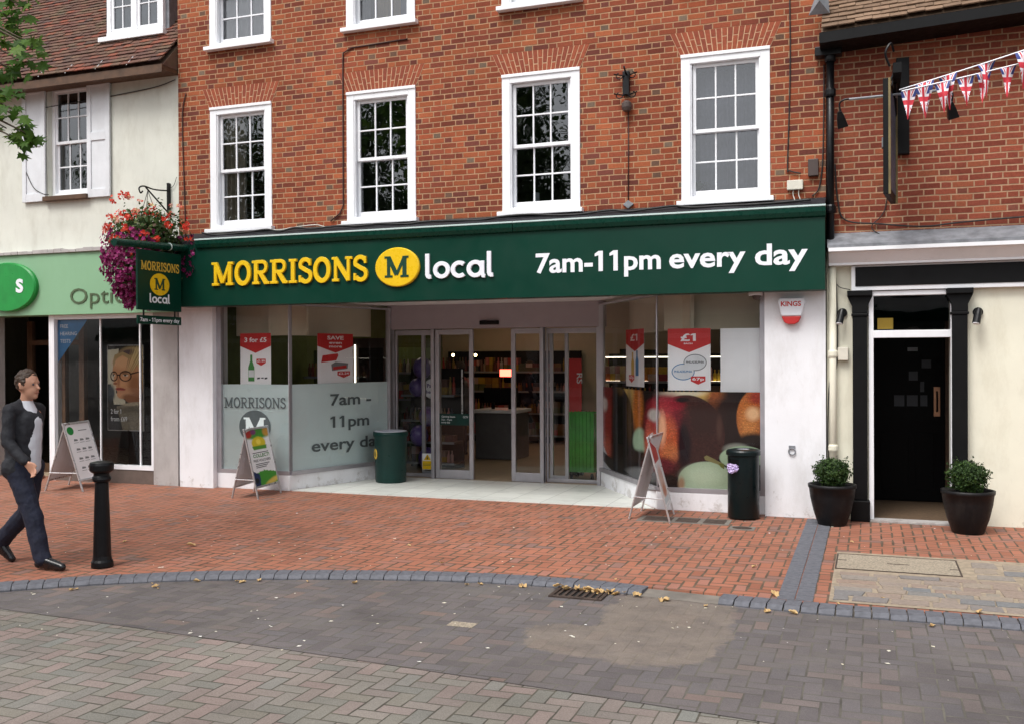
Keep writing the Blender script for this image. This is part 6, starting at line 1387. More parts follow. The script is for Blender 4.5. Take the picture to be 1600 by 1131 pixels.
def person(label, loc, head, J, top, legs, vox=0.008, group=None):
    """walking figure built facing +x; J holds the joints; body, clothes, shoes, hair and face"""
    root = thing('person', label, 'person', (0, 0, 0), group); H_ = J
    b = MB()
    cap(b, H_['pelvis'], 0.125, H_['chest'], 0.13, 16); cap(b, H_['chest'], 0.12, H_['neck'], 0.055); cap(b, H_['neck'], 0.052, H_['head'] - Vector((0, 0, 0.04)), 0.052)
    hc = H_['head']
    b.ball(hc + Vector((-0.005, 0, 0.03)), 0.098, 18, 14, 1.0, 0.80, 1.06); b.ball(hc + Vector((0.03, 0, -0.035)), 0.07, 14, 12, 0.95, 0.82, 1.15)
    cap(b, hc + Vector((0.088, 0, 0.022)), 0.009, hc + Vector((0.113, 0, -0.016)), 0.014, 8); cap(b, hc + Vector((0.07, 0, -0.085)), 0.026, hc + Vector((0.06, 0, -0.08)), 0.028, 8)
    cap(b, hc + Vector((0.083, -0.03, 0.038)), 0.011, hc + Vector((0.083, 0.03, 0.038)), 0.011, 8)
    for s in (-1, 1):
        cap(b, hc + Vector((-0.012, s * 0.078, 0.02)), 0.016, hc + Vector((-0.004, s * 0.078, -0.02)), 0.012, 8)
        q = 'r' if s < 0 else 'l'; S, E_, Wr = H_[q + 'sh'], H_[q + 'el'], H_[q + 'wr']
        cap(b, H_['chest'] + Vector((0, 0, 0.06)), 0.075, S, 0.050); cap(b, S, 0.048, E_, 0.040); cap(b, E_, 0.040, Wr, 0.026)
        hd = (Wr - E_).normalized(); fwd = Vector((1, 0, 0)); fwd = (fwd - hd * fwd.dot(hd)).normalized(); side = hd.cross(fwd)
        pm = Wr + hd * 0.05; 
        for k in range(4):
            off = fwd * (0.030 - 0.020 * k); cap(b, Wr + hd * 0.012 + off * 0.5, 0.016, Wr + hd * 0.085 + off, 0.012, 8)
            l1 = (0.040, 0.045, 0.042, 0.033)[k]; k0 = Wr + hd * 0.088 + off; curl = side * (0.012 * s * -1)
            k1 = k0 + hd * l1 + curl; k2 = k1 + hd * l1 * 0.62 + curl * 2.2; cap(b, k0, 0.0095, k1, 0.0088, 8); cap(b, k1, 0.0088, k2, 0.0078, 8)
        tb = Wr + hd * 0.03 + fwd * 0.022; cap(b, tb, 0.013, tb + fwd * 0.028 + hd * 0.035, 0.0105, 8); cap(b, tb + fwd * 0.028 + hd * 0.035, 0.0105, tb + fwd * 0.030 + hd * 0.068, 0.009, 8)
        Hp, K, An, To = H_[q + 'hip'], H_[q + 'kn'], H_[q + 'an'], H_[q + 'toe']
        cap(b, H_['pelvis'], 0.11, Hp, 0.09); cap(b, Hp, 0.085, K, 0.055); cap(b, K, 0.054, An, 0.036); cap(b, An, 0.036, To, 0.024)
    melt(b.build('body', 'skin', root), vox)
    c = MB(); g = 0.016
    cap(c, H_['pelvis'] + Vector((0, 0, 0.04)), 0.135, H_['pelvis'], 0.14, 16)
    for q in 'rl':
        Hp, K, An = H_[q + 'hip'], H_[q + 'kn'], H_[q + 'an']; cap(c, H_['pelvis'], 0.125, Hp, 0.105); cap(c, Hp, 0.103, K, 0.076); cap(c, K, 0.078, An.lerp(K, 0.12), 0.072); cap(c, An.lerp(K, 0.10), 0.074, An.lerp(K, 0.02) + Vector((0.01, 0, 0)), 0.070)
    fold(melt(c.build('trousers', legs, root), vox), 0.022, 0.10)
    for q in 'rl':
        An, To = H_[q + 'an'], H_[q + 'toe']; d = (To - An); c = MB(); dn = d.normalized(); heel = An - Vector((dn.x, dn.y, 0)).normalized() * 0.035 + Vector((0, 0, -0.035))
        cap(c, heel, 0.040, An + dn * 0.04, 0.046); cap(c, An + dn * 0.03, 0.046, To, 0.030); cap(c, heel, 0.036, To + Vector((0, 0, -0.004)), 0.033)
        melt(c.build('shoe', 'shoe', root), min(vox, 0.008))
    c = MB(); cap(c, H_['pelvis'] + Vector((0.062, 0, -0.03)), 0.086, H_['chest'] + Vector((0.058, 0, 0)), 0.088, 16); cap(c, H_['chest'] + Vector((0.04, 0, 0)), 0.095, H_['neck'] + Vector((0.005, 0, -0.02)), 0.062)
    fold(melt(c.build('shirt', 'shirt' if top == 'jacket' else top, root), vox), 0.008, 0.07)
    c = MB()
    cap(c, H_['pelvis'] + Vector((-0.015, 0, 0.0)), 0.148, H_['chest'] + Vector((-0.012, 0, 0.0)), 0.150, 16); cap(c, H_['chest'] + Vector((-0.02, 0, 0)), 0.125, H_['neck'] + Vector((-0.022, 0, -0.03)), 0.070)
    for q in 'rl':
        S, E_, Wr = H_[q + 'sh'], H_[q + 'el'], H_[q + 'wr']; cap(c, H_['chest'] + Vector((-0.015, 0, 0.07)), 0.085, S, 0.062); cap(c, H_['neck'] + Vector((-0.025, 0, -0.035)), 0.062, S + Vector((-0.005, 0, -0.004)), 0.058); cap(c, S + Vector((0, 0, -0.01)), 0.060, E_, 0.052); cap(c, E_, 0.054, E_.lerp(Wr, 0.93), 0.041)
        Hp = H_[q + 'hip']; cap(c, H_['pelvis'] + Vector((-0.015, 0, 0.02)), 0.14, Hp + Vector((-0.02, 0, 0.0)), 0.118)
    fold(melt(c.build('jacket', 'jacket' if top == 'jacket' else top, root), vox), 0.026, 0.11)
    c = MB(); c.ball(hc + Vector((-0.016, 0, 0.045)), 0.104, 18, 14, 1.0, 0.84, 1.02); h = c.build('hair', 'hair', root)
    c2 = []
    me = h.data
    for v in me.vertices:       # lift the hairline off the face
        d = v.co - hc
        if d.x > 0.035 and d.z < 0.085: v.co.x = hc.x + 0.035 + (d.x - 0.035) * 0.12
        if d.z < -0.03: v.co = hc + Vector((d.x * 0.55 - 0.015, d.y * 0.75, -0.03 + (d.z + 0.03) * 0.6))
    for p in me.polygons: p.use_smooth = True
    sb = h.modifiers.new('dense', 'SUBSURF'); sb.levels = sb.render_levels = 2; fold(h, 0.028, 0.022)
    c = MB()
    for s in (-1, 1): c.ball(hc + Vector((0.084, s * 0.032, 0.018)), 0.009, 8, 6)
    c.build('eyes', 'dark_ink', root)
    c = MB(); cap(c, hc + Vector((0.094, -0.018, -0.052)), 0.005, hc + Vector((0.094, 0.018, -0.052)), 0.005, 6); c.build('mouth', 'lip', root)
    root.location = loc; root.rotation_euler = (0, 0, head); return root
V = Vector
walk = dict(pelvis=V((0, 0, 0.90)), chest=V((0.02, 0, 1.25)), neck=V((0.02, 0, 1.43)), head=V((0.045, 0, 1.565)),
    rsh=V((0.0, -0.165, 1.36)), rel=V((0.03, -0.215, 1.09)), rwr=V((0.20, -0.20, 0.93)), lsh=V((0.0, 0.165, 1.36)), lel=V((-0.10, 0.21, 1.12)), lwr=V((-0.06, 0.21, 0.89)),
    rhip=V((0, -0.085, 0.86)), rkn=V((0.165, -0.09, 0.47)), ran=V((0.265, -0.09, 0.085)), rtoe=V((0.475, -0.095, 0.04)),
    lhip=V((0, 0.085, 0.86)), lkn=V((-0.06, 0.09, 0.46)), lan=V((-0.36, 0.09, 0.17)), ltoe=V((-0.235, 0.095, 0.035)))
person('man in dark jacket, white shirt and navy trousers walking in from the left edge', (-6.93, -4.80, 0.0), 0.06, walk, 'jacket', 'navy', 0.008)
stand = dict(walk); stand.update(lkn=V((0.02, 0.09, 0.46)), lan=V((-0.02, 0.09, 0.085)), ltoe=V((0.17, 0.10, 0.036)), rkn=V((0.03, -0.09, 0.46)), ran=V((0.0, -0.09, 0.085)), rtoe=V((0.19, -0.10, 0.036)), rwr=V((0.16, -0.20, 1.0)), lwr=V((0.2, 0.18, 1.02)))
p = on_z(722, 712, 0.01); person('dim figure of a shopper behind the left sliding door', (p.x, p.y, 0.01), PI, stand, 'box_brown', 'navy', 0.014)
p = on_z(826, 692, 0.01); person('dim figure of a shopper in blue behind the right sliding door', (p.x, p.y, 0.01), 0.4, walk, 'navy', 'wood', 0.014)

# ================================================================== STREET FURNITURE
bo = thing('bollard', 'tall black cast iron bollard with a collared flat cap at the kerb', 'bollard', (-6.25, -4.62, 0))
prof = [(0.090, 0), (0.093, 0.015), (0.090, 0.05), (0.080, 0.070), (0.075, 0.10), (0.070, 0.30), (0.062, 0.55), (0.056, 0.735)]
mb = MB().lathe(prof, (-6.25, -4.62, 0), 20); mb.build('shaft', 'black_metal', bo, bevel=0.004)
mb = MB().lathe([(0.055, 0.735), (0.073, 0.745), (0.080, 0.765), (0.075, 0.785), (0.066, 0.795), (0.066, 0.815), (0.085, 0.825), (0.099, 0.84), (0.101, 0.885), (0.094, 0.908), (0.04, 0.92)], (-6.25, -4.62, 0), 28); mb.build('cap', 'black_metal', bo, bevel=0.003)
# bottle green bin in the entrance
BXc, BYc = -6.51, 1.30
bi = thing('litter_bin', 'wide bottle green litter bin with gold badge beside the entrance doors', 'litter bin', (BXc, BYc, 0.01))
mb = MB().lathe([(0.215, 0.01), (0.222, 0.03), (0.235, 0.66), (0.25, 0.67), (0.255, 0.70), (0.25, 0.735), (0.225, 0.74), (0.21, 0.70), (0.20, 0.25)], (BXc, BYc, 0), 36, caps=False); mb.build('bin_body', 'bin_green', bi, smooth=True)
mb = MB().lathe([(0.232, 0.738), (0.232, 0.748), (0.19, 0.750), (0.18, 0.70), (0.17, 0.45)], (BXc, BYc, 0), 36, caps=False); mb.build('liner', 'rim', bi, smooth=True)
mb = MB().lathe([(0.205, 0.009), (0.205, 0.25)], (BXc, BYc, 0), 24); mb.build('bin_base', 'bin_dark', bi)
a0 = math.radians(228); bnv = Vector((math.cos(a0), math.sin(a0), 0)); btv = Vector((-bnv.y, bnv.x, 0)); 
mb = MB(); disc(mb, Vector((BXc, BYc, 0.42)) + bnv * 0.226, btv, XU, 0.055, 0.075, 0.012, 28, 0.004, bnv); mb.build('badge', 'gold', bi)
mb = MB(); disc(mb, Vector((BXc, BYc, 0.42)) + bnv * 0.2385, btv, XU, 0.022, 0.04, 0.001, 20, 0, bnv); mb.build('badge_print', 'dgreen_ink', bi)
# slim dark bin with a cigarette plate and lilac bag
CXc, CYc = -1.325, -0.27
b2 = thing('litter_bin', 'slim blackish green pillar bin with a lilac bag poking from its side slot', 'litter bin', (CXc, CYc, 0))
mb = MB(); N = 40; gap = []
zs_ = [0.012, 0.02, 0.545, 0.665, 0.70]
for z in zs_:
    for k in range(N): a = 2 * PI * k / N; r = 0.172 if 0.012 < z else 0.168; mb.v.append(Vector((CXc + r * math.cos(a), CYc + r * math.sin(a), z)))
slot = lambda k: 216 < (k + 0.5) * 360 / N < 262
for i in range(4):
    for k in range(N):
        if i == 2 and slot(k): continue
        mb.f.append((i * N + k, i * N + (k + 1) % N, (i + 1) * N + (k + 1) % N, (i + 1) * N + k))
mb.f.append(tuple(range(N))[::-1]); mb.build('bin_body', 'bin_dark', b2, smooth=True)
mb = MB().lathe([(0.165, 0.02), (0.165, 0.69)], (CXc, CYc, 0), 30); mb.build('inner_liner', 'black_matte', b2)
mb = MB().lathe([(0.176, 0.701), (0.188, 0.708), (0.188, 0.745), (0.176, 0.762), (0.12, 0.772), (0.075, 0.772), (0.075, 0.758), (0.01, 0.757)], (CXc, CYc, 0), 40, caps=False); mb.build('bin_lid', 'bin_dark', b2, smooth=False)
mb = MB().lathe([(0.072, 0.7655), (0.072, 0.768), (0.01, 0.769)], (CXc, CYc, 0), 24); mb.build('stub_plate', 'rim', b2)
a0 = math.radians(236); q = Vector((CXc + 0.172 * math.cos(a0), CYc + 0.172 * math.sin(a0), 0.585)); rs = random.Random(12)
bg = MB()
GN = 12
for j in range(GN + 1):
    for i in range(GN + 1):
        u, v = i / GN - 0.5, j / GN - 0.5; a = a0 + u * 0.85; pk = 1 - 0.5 * abs(v) * 2
        bg.v.append(Vector((CXc, CYc, 0.583)) + Vector((math.cos(a), math.sin(a), 0)) * (0.174 + 0.028 * (1 - (2 * u) ** 2) + rs.uniform(0, 0.022)) + Vector((rs.uniform(-0.006, 0.006), 0, v * 0.075 * (1 - 0.5 * abs(u)) - 0.03 * (1 - (2 * u) ** 2) * (0.5 - v) + rs.uniform(-0.007, 0.007))))
for j in range(GN):
    for i in range(GN): q_ = j * (GN + 1) + i; bg.f.append((q_, q_ + 1, q_ + GN + 2, q_ + GN + 1))
t_ = bg.build('plastic_bag', 'lilac', None); tag(t_, 'crumpled lilac plastic bag hanging out of the slim bin', 'bag')
mb = MB(); mb.box(CXc - 0.02, CXc + 0.10, CYc - 0.181, CYc - 0.176, 0.61, 0.65) if False else None

# A-boards: two hinged panels with silver snap frames
def a_board(label, foot_n, foot_f, back_n, back_f, height, face, dark_back=True):
    """foot_* / back_*: ground points of the front and the back panel's near and far legs"""
    fn, ff, bn_, bf = (Vector((*p, 0)) for p in (foot_n, foot_f, back_n, back_f))
    tn, tf = (fn + bn_) / 2 + Vector((0, 0, height)), (ff + bf) / 2 + Vector((0, 0, height))
    root = thing('pavement_board', label, 'A-board', tuple((fn + bf) / 2))
    def panel(a, b, sgn, name):
        rtv = (b - a).normalized(); w = (b - a).length; upv = ((tn - a) - rtv * (tn - a).dot(rtv)).normalized(); hgt = (tn - a).dot(upv); nv_ = rtv.cross(upv) * sgn
        mb = MB(); k = 0.028; z0 = hgt * 0.15; th = nv_ * -0.018
        for x in (0, w - k): mb.obox(a + rtv * x, rtv * k, upv * hgt, th)
        mb.obox(a + rtv * k + upv * (hgt - k), rtv * (w - 2 * k), upv * k, th); mb.obox(a + rtv * k + upv * z0, rtv * (w - 2 * k), upv * k, th)
        f = mb.build(name, 'alu2', root, bevel=0.004)
        m2 = MB(); m2.obox(a + rtv * k + upv * (z0 + k) + nv_ * -0.012, rtv * (w - 2 * k), upv * (hgt - z0 - 2 * k), nv_ * -0.003); m2.build('back_sheet', 'shutter' if dark_back else 'alu', f)
        return f, a + rtv * k + upv * (z0 + k) - nv_ * 0.0095, rtv, upv, nv_, w - 2 * k, hgt - z0 - 2 * k
    fr_, o, rv_, uv_, nv_, w, h = panel(fn, ff, 1 if (ff - fn).cross(tn - fn).dot((fn + ff) - (bn_ + bf)) > 0 else -1, 'front_panel')
    panel(bn_, bf, -1 if (bf - bn_).cross(tn - bn_).dot((fn + ff) - (bn_ + bf)) > 0 else 1, 'rear_panel')
    for a, b in ((fn, bn_), (ff, bf)):
        m = MB(); m.tube([a.lerp(tn if a is fn else tf, 0.27), b.lerp(tn if b is bn_ else tf, 0.27)], 0.007, 6); m.build('spreader', 'alu2', root)
    face(fr_, o, rv_, uv_, nv_, w, h)
    return root
def P_(o, r_, u_, pts, w, h, n_, d, mb=None):
    mb = mb or MB(); return mb.add([o + r_ * (x * w) + u_ * (y * h) + n_ * d for x, y in pts], [tuple(range(len(pts)))])
def face_shop(f, o, r_, u_, n_, w, h):
    q = Paint(40, 60, (236, 238, 240)); q.ell(0.5, 0.06, 0.7, 0.12, (70, 150, 50), 0.3); q.ell(0.12, 0.07, 0.16, 0.08, (170, 50, 40), 0.4); q.ell(0.35, 0.05, 0.12, 0.05, (120, 60, 110), 0.5); q.ell(0.9, 0.07, 0.15, 0.08, (200, 150, 60), 0.5)
    q.poly([(0, 0.78), (0.5, 0.74), (1, 0.80), (1, 1), (0, 1)], (70, 150, 52)); q.poly([(0, 0.72), (0.28, 0.8), (0.25, 1), (0, 1)], (38, 52, 92)); q.ell(0.75, 0.96, 0.35, 0.05, (214, 190, 90), 0.6, -10); q.ell(0.12, 0.9, 0.08, 0.05, (20, 24, 30), 0.2)
    q.ell(0.5, 0.25, 0.30, 0.11, (218, 196, 40), 0.1); q.ell(0.5, 0.23, 0.10, 0.05, (246, 226, 90), 0.3); q.poly([(0.2, 0.30), (0.82, 0.30), (0.8, 0.36), (0.22, 0.36)], (86, 150, 50)); q.speck(0.1)
    picture(q, o, r_, u_, w, h, 0).build('poster_print', 'printed', f)
    mb = MB()
    put_text(mb, 'COLLECT!', o + r_ * (w * 0.14) + u_ * (h * 0.50), r_, u_, w * 0.72, h * 0.06, 0.03, 0.0008, n_); mb.build('poster_headline', 'green_ink', f)
    mb = MB(); put_text(mb, 'FREE VOUCHERS', o + r_ * (w * 0.12) + u_ * (h * 0.42), r_, u_, w * 0.76, h * 0.045, 0.02, 0.0008, n_)
    P_(o, r_, u_, [(0.14, 0.575), (0.84, 0.575), (0.84, 0.588), (0.14, 0.588)], w, h, n_, 0.0008, mb)
    for k in range(3): P_(o, r_, u_, [(0.18, 0.385 - k * 0.03), (0.80 - k * 0.08, 0.385 - k * 0.03), (0.80 - k * 0.08, 0.372 - k * 0.03), (0.18, 0.372 - k * 0.03)], w, h, n_, 0.0008, mb)
    mb.build('poster_small_print', 'dark_ink', f)
def face_opt(f, o, r_, u_, n_, w, h):
    mb = P_(o, r_, u_, [(0, 0), (1, 0), (1, 1), (0, 1)], w, h, n_, 0.0); mb.build('poster_sheet', 'paper', f)
    mb = MB(); disc(mb, o + r_ * (w * 0.19) + u_ * (h * 0.885), r_, u_, w * 0.13, h * 0.075, 0.0008, 28, 0, n_); mb.build('poster_badge', 'opt_logo', f)
    mb = MB()
    for row in range(4):
        for c_ in range(3):
            x, y = 0.22 + c_ * 0.24, 0.69 - row * 0.17
            P_(o, r_, u_, [(x, y), (x + 0.16, y), (x + 0.15, y + 0.03), (x + 0.02, y + 0.04)], w, h, n_, 0.0008, mb); P_(o, r_, u_, [(x - 0.02, y - 0.035), (x + 0.17, y - 0.035), (x + 0.17, y - 0.027), (x - 0.02, y - 0.027)], w, h, n_, 0.0008, mb)
    P_(o, r_, u_, [(0.5, 0.87), (0.85, 0.87), (0.85, 0.885), (0.5, 0.885)], w, h, n_, 0.0008, mb)
    mb.build('poster_rows', 'grey_ink', f)
def face_red(f, o, r_, u_, n_, w, h):
    q = Paint(40, 60, (226, 222, 222)); q.poly([(0.04, 0.02), (0.96, 0.02), (0.96, 0.36), (0.04, 0.36)], (176, 70, 72)); q.ell(0.5, 0.62, 0.36, 0.18, (206, 170, 160), 0.6); q.ell(0.55, 0.8, 0.3, 0.1, (186, 120, 96), 0.7); q.poly([(0.08, 0.88), (0.92, 0.88), (0.92, 0.97), (0.08, 0.97)], (190, 196, 200)); q.speck(0.08)
    picture(q, o, r_, u_, w, h, 0).build('poster_print', 'printed', f)
a_board('silver pavement board with green fruit poster in front of the left shop window', (-7.33, -0.77), (-7.40, -0.13), (-7.74, -0.78), (-7.86, -0.12), 0.90, face_shop)
a_board('silver pavement board with red headed poster, seen nearly edge on by the fruit graphic', (-2.02, -0.88), (-2.10, -0.22), (-2.53, -0.72), (-2.52, -0.12), 0.93, face_red)
a_board('silver pavement board with a plain white price list outside the optician', (-10.03, -0.92), (-10.18, -0.28), (-10.61, -1.02), (-10.80, -0.40), 0.93, face_opt)

# ================================================================== PLANTING
def leafball(mb, c, r, n, size, rs, sz=1.0, shell=0.72, jag=0.12):
    c = Vector(c)
    for _ in range(n):
        d = Vector((rs.gauss(0, 1), rs.gauss(0, 1), rs.gauss(0, 1))).normalized(); lump = 1 + jag * math.sin(d.x * 7 + 1) * math.sin(d.y * 6) * math.sin(d.z * 8 + 2)
        p = c + Vector((d.x, d.y, d.z * sz)) * r * rs.uniform(shell, 1.0) * lump
        nv_ = (d + Vector((rs.gauss(0, 0.6), rs.gauss(0, 0.6), rs.gauss(0, 0.6)))).normalized(); a = nv_.orthogonal().normalized(); a = (Matrix.Rotation(rs.uniform(0, 6.28), 3, nv_) @ a); b = nv_.cross(a); s = size * rs.uniform(0.7, 1.3)
        mb.add([p - a * s * 0.5, p + b * s * 0.26 + nv_ * s * 0.08, p + a * s * 0.5, p - b * s * 0.26 + nv_ * s * 0.08], [(0, 1, 2, 3)])
def planter(label, x, y, R, seed, zc=0.555, jag=0.22, sz=0.82):
    t = thing('potted_shrub', label, 'planter', (x, y, 0)); rs = random.Random(seed)
    MB().lathe([(0.145 * R, 0.0), (0.155 * R, 0.01), (0.205 * R, 0.15), (0.24 * R, 0.30), (0.252 * R, 0.395), (0.262 * R, 0.40), (0.264 * R, 0.435), (0.25 * R, 0.438), (0.235 * R, 0.40), (0.22 * R, 0.37)], (x, y, 0), 36, caps=False).build('pot', 'pot', t, smooth=True)
    MB().lathe([(0.14 * R, 0.002), (0.14 * R, 0.004)], (x, y, 0), 24).build('pot_base', 'pot', t)
    MB().lathe([(0.225 * R, 0.37), (0.01, 0.40)], (x, y, 0), 24).build('soil', 'soil', t)
    mb = MB()
    for k in range(6): a = rs.uniform(0, 6.28); mb.tube([(x + 0.02 * math.cos(a), y + 0.02 * math.sin(a), 0.38), (x + 0.09 * math.cos(a), y + 0.09 * math.sin(a), 0.56)], 0.006, 5)
    mb.build('stem', 'bark', t)
    mb = MB(); leafball(mb, (x, y, zc), 0.205 * R, 3600, 0.030, rs, sz, 0.62, jag); leafball(mb, (x, y, zc), 0.15 * R, 700, 0.035, rs, 0.8, 0.3); 
    for k in range(12):         # stray shoots
        d = Vector((rs.gauss(0, 1), rs.gauss(0, 1), abs(rs.gauss(0.4, 0.8)))).normalized(); q0 = Vector((x, y, zc)) + Vector((d.x, d.y, d.z * sz)) * 0.19 * R
        for j in range(6):
            p = q0 + d * (0.012 * j) + Vector((rs.gauss(0, .006), rs.gauss(0, .006), 0.002 * j)); leafball(mb, p, 0.008, 1, 0.024, rs)
    mb.build('foliage', 'leaf_box', t)
planter('clipped box ball in a black tub left of the pub door, before the white pier', -0.385, -0.40, 0.94, 1)
planter('clipped box ball in a black tub right of the pub door', 0.925, -0.46, 0.97, 2, 0.565, 0.26, 0.86)
# hanging basket
HX, HY = -9.22, -0.56
hb = thing('hanging_basket', 'overflowing hanging basket of magenta petunias and red geraniums beside the square sign', 'hanging basket', (HX, HY, 3.2))
rs = random.Random(31)
MB().lathe([(0.06, 2.98), (0.2, 3.05), (0.27, 3.22), (0.28, 3.30), (0.1, 3.31)], (HX, HY, 0), 20).build('basket', 'soil', hb)
mb = MB()
for a in (0.4, 2.5, 4.6): mb.tube([(HX + 0.27 * math.cos(a), HY + 0.27 * math.sin(a), 3.3), (HX, HY, 4.08)], 0.004, 4)
mb.build('chain', 'black_metal', hb)
def flower(mb, p, d, s, rs, k=5):
    d = d.normalized(); a = d.orthogonal().normalized(); b = d.cross(a); r0 = rs.uniform(0, 6)
    ctr = len(mb.v); mb.v.append(p - d * s * 0.15)
    for i in range(2 * k):
        an = r0 + PI * i / k; rr_ = s * (1.0 if i % 2 == 0 else 0.62); mb.v.append(p + (a * math.cos(an) + b * math.sin(an)) * rr_ + d * s * 0.12 * rs.uniform(0.2, 1.6))
    for i in range(2 * k): mb.f.append((ctr, ctr + 1 + i, ctr + 1 + (i + 1) % (2 * k)))
lv, pt_, ge, pp_ = MB(), MB(), MB(), MB()
def sp(rs, rx, ry, rz, cz, f0=0.55):
    d = Vector((rs.gauss(0, 1), rs.gauss(0, 1), rs.gauss(0, 1))).normalized(); k = rs.uniform(f0, 1.0)
    return Vector((HX + d.x * rx * k, HY + d.y * ry * k, cz + d.z * rz * k)), d
def clash(p): return p.y > -0.03 or (p.x > -8.87 and (p.y < -0.36 or p.z > 3.75)) or (abs(p.x + 8.80) < 0.07 and 3.2 < p.z < 3.38)
for _ in range(3800):
    p, d = sp(rs, 0.60, 0.50, 0.36, 3.50, 0.3) if rs.random() < 0.62 else sp(rs, 0.50, 0.44, 0.60, 3.12, 0.5)
    if clash(p): continue
    nv_ = (d + Vector((rs.gauss(0, .7), rs.gauss(0, .7), rs.gauss(0, .7) + 0.4))).normalized(); a = nv_.orthogonal().normalized(); a = Matrix.Rotation(rs.uniform(0, 6.28), 3, nv_) @ a; b = nv_.cross(a); s = rs.uniform(0.04, 0.08)
    lv.add([p - a * s * 0.5, p - a * s * 0.1 + b * s * 0.35, p + a * s * 0.5, p - a * s * 0.1 - b * s * 0.35], [(0, 1, 2, 3)])
for _ in range(26):     # leggy sprays standing clear of the top
    a = rs.uniform(0, 6.28); r0 = rs.uniform(0.05, 0.42); base = Vector((HX + r0 * math.cos(a), HY + r0 * math.sin(a), 3.6)); hgt = rs.uniform(0.12, 0.36)
    for k in range(9):
        p = base + Vector((rs.uniform(-0.03, 0.03) + 0.08 * math.cos(a) * k / 9, rs.uniform(-0.03, 0.03), hgt * k / 8)); nv_ = Vector((rs.gauss(0, 1), rs.gauss(0, 1), 1)).normalized(); c_ = nv_.orthogonal().normalized(); b = nv_.cross(c_); s = rs.uniform(0.035, 0.06)
        lv.add([p - c_ * s * 0.5, p + b * s * 0.3, p + c_ * s * 0.5, p - b * s * 0.3], [(0, 1, 2, 3)])
    if rs.random() < 0.35: 
        for k in range(7): flower(rs.choice((ge, pp_)), base + Vector((0.08 * math.cos(a), 0, hgt)) + Vector((rs.gauss(0, .022), rs.gauss(0, .022), rs.gauss(0, .016))), Vector((rs.gauss(0, 1), -1, 0.6)), 0.020, rs)
for _ in range(2600):
    z = rs.uniform(2.50, 3.50); f = 1.0 if z > 3.0 else 0.42 + 0.58 * (z - 2.5) / 0.5
    a = rs.uniform(0, 6.28); rr_ = rs.uniform(0.72, 1.06) * f
    p = Vector((HX - (0.02 if z > 2.9 else 0.06) + 0.62 * rr_ * math.cos(a), HY + 0.50 * rr_ * math.sin(a), z + rs.gauss(0, 0.02)))
    if clash(p): continue
    if z > 3.30 and rs.random() < 0.55: continue
    flower(pt_, p, Vector((math.cos(a) + rs.gauss(0, .5), math.sin(a) - 0.3 + rs.gauss(0, .5), 0.25 + rs.gauss(0, .5))), rs.uniform(0.028, 0.042), rs)
for _ in range(46):
    p, d = sp(rs, 0.60, 0.50, 0.38, 3.46, 0.95)
    if clash(p) or p.y > -0.3 or p.z < 3.2: continue
    for k in range(14): flower(ge, p + Vector((rs.gauss(0, .03), rs.gauss(0, .03), rs.gauss(0, .025))), d + Vector((rs.gauss(0, .6), -0.4 + rs.gauss(0, .6), rs.gauss(0, .6))), 0.022, rs)
for (px, py, m) in ((258, 343, ge), (200, 340, ge), (262, 352, ge), (290, 356, ge), (205, 398, ge), (245, 372, ge), (180, 344, pp_), (172, 338, ge), (197, 306, ge), (202, 308, pp_), (192, 308, ge), (176, 314, ge), (214, 330, pp_), (186, 344, pp_)):
    p = on_y(px, py, -0.93 if py > 320 else -0.6)
    for k in range(14): flower(m, p + Vector((rs.gauss(0, .028), rs.gauss(0, .02), rs.gauss(0, .022))), Vector((rs.gauss(0, .6), -1 + rs.gauss(0, .6), rs.gauss(0, .6))), 0.022, rs)
lv.build('foliage', 'leaf_basket', hb); pt_.build('petunia_flowers', 'petunia', hb, kind='stuff'); ge.build('geranium_flowers', 'geranium', hb, kind='stuff'); pp_.build('cream_flowers', 'pale_petal', hb, kind='stuff')
br = thing('basket_bracket', 'black scrolled iron bracket on the cream wall above the flower basket', 'bracket', (-9.33, -0.03, 4.1))
mb = MB(); mb.box(-9.345, -9.315, -0.03, 0.02, 3.80, 4.28); mb.tube(catmull3([(-9.33, -0.02, 4.17), (-9.335, -0.3, 4.145), (-9.34, -0.50, 4.16), (-9.35, -0.58, 4.12), (-9.35, -0.55, 4.06), (-9.35, -0.51, 4.09)]), 0.011, 6); mb.tube([(-9.33, -0.02, 3.86), (-9.34, -0.46, 4.15)], 0.011, 6); mb.build('scroll_arm', 'black_metal', br)
cable('cable', [(-9.33, -0.01, 4.20), (-9.25, 0.0, 4.24), (-9.19, -0.005, 4.36)], 0.004, 'cable', 'thin wire from the basket bracket to the corner of the brick wall')
cable('cable', [(-11.95, -0.02, 4.62), (-11.8, -0.03, 4.38), (-11.62, -0.03, 4.27), (-11.5, -0.03, 4.25)], 0.006, 'cable', 'thin black wire curving below the shuttered window')
cable('cable', [(-11.9, 0.0, 5.55), (-10.6, 0.0, 5.60), (-9.6, 0.0, 5.66), (-9.2, -0.01, 5.73)], 0.007, 'cable', 'thin black wire running along the cream wall under the eaves')

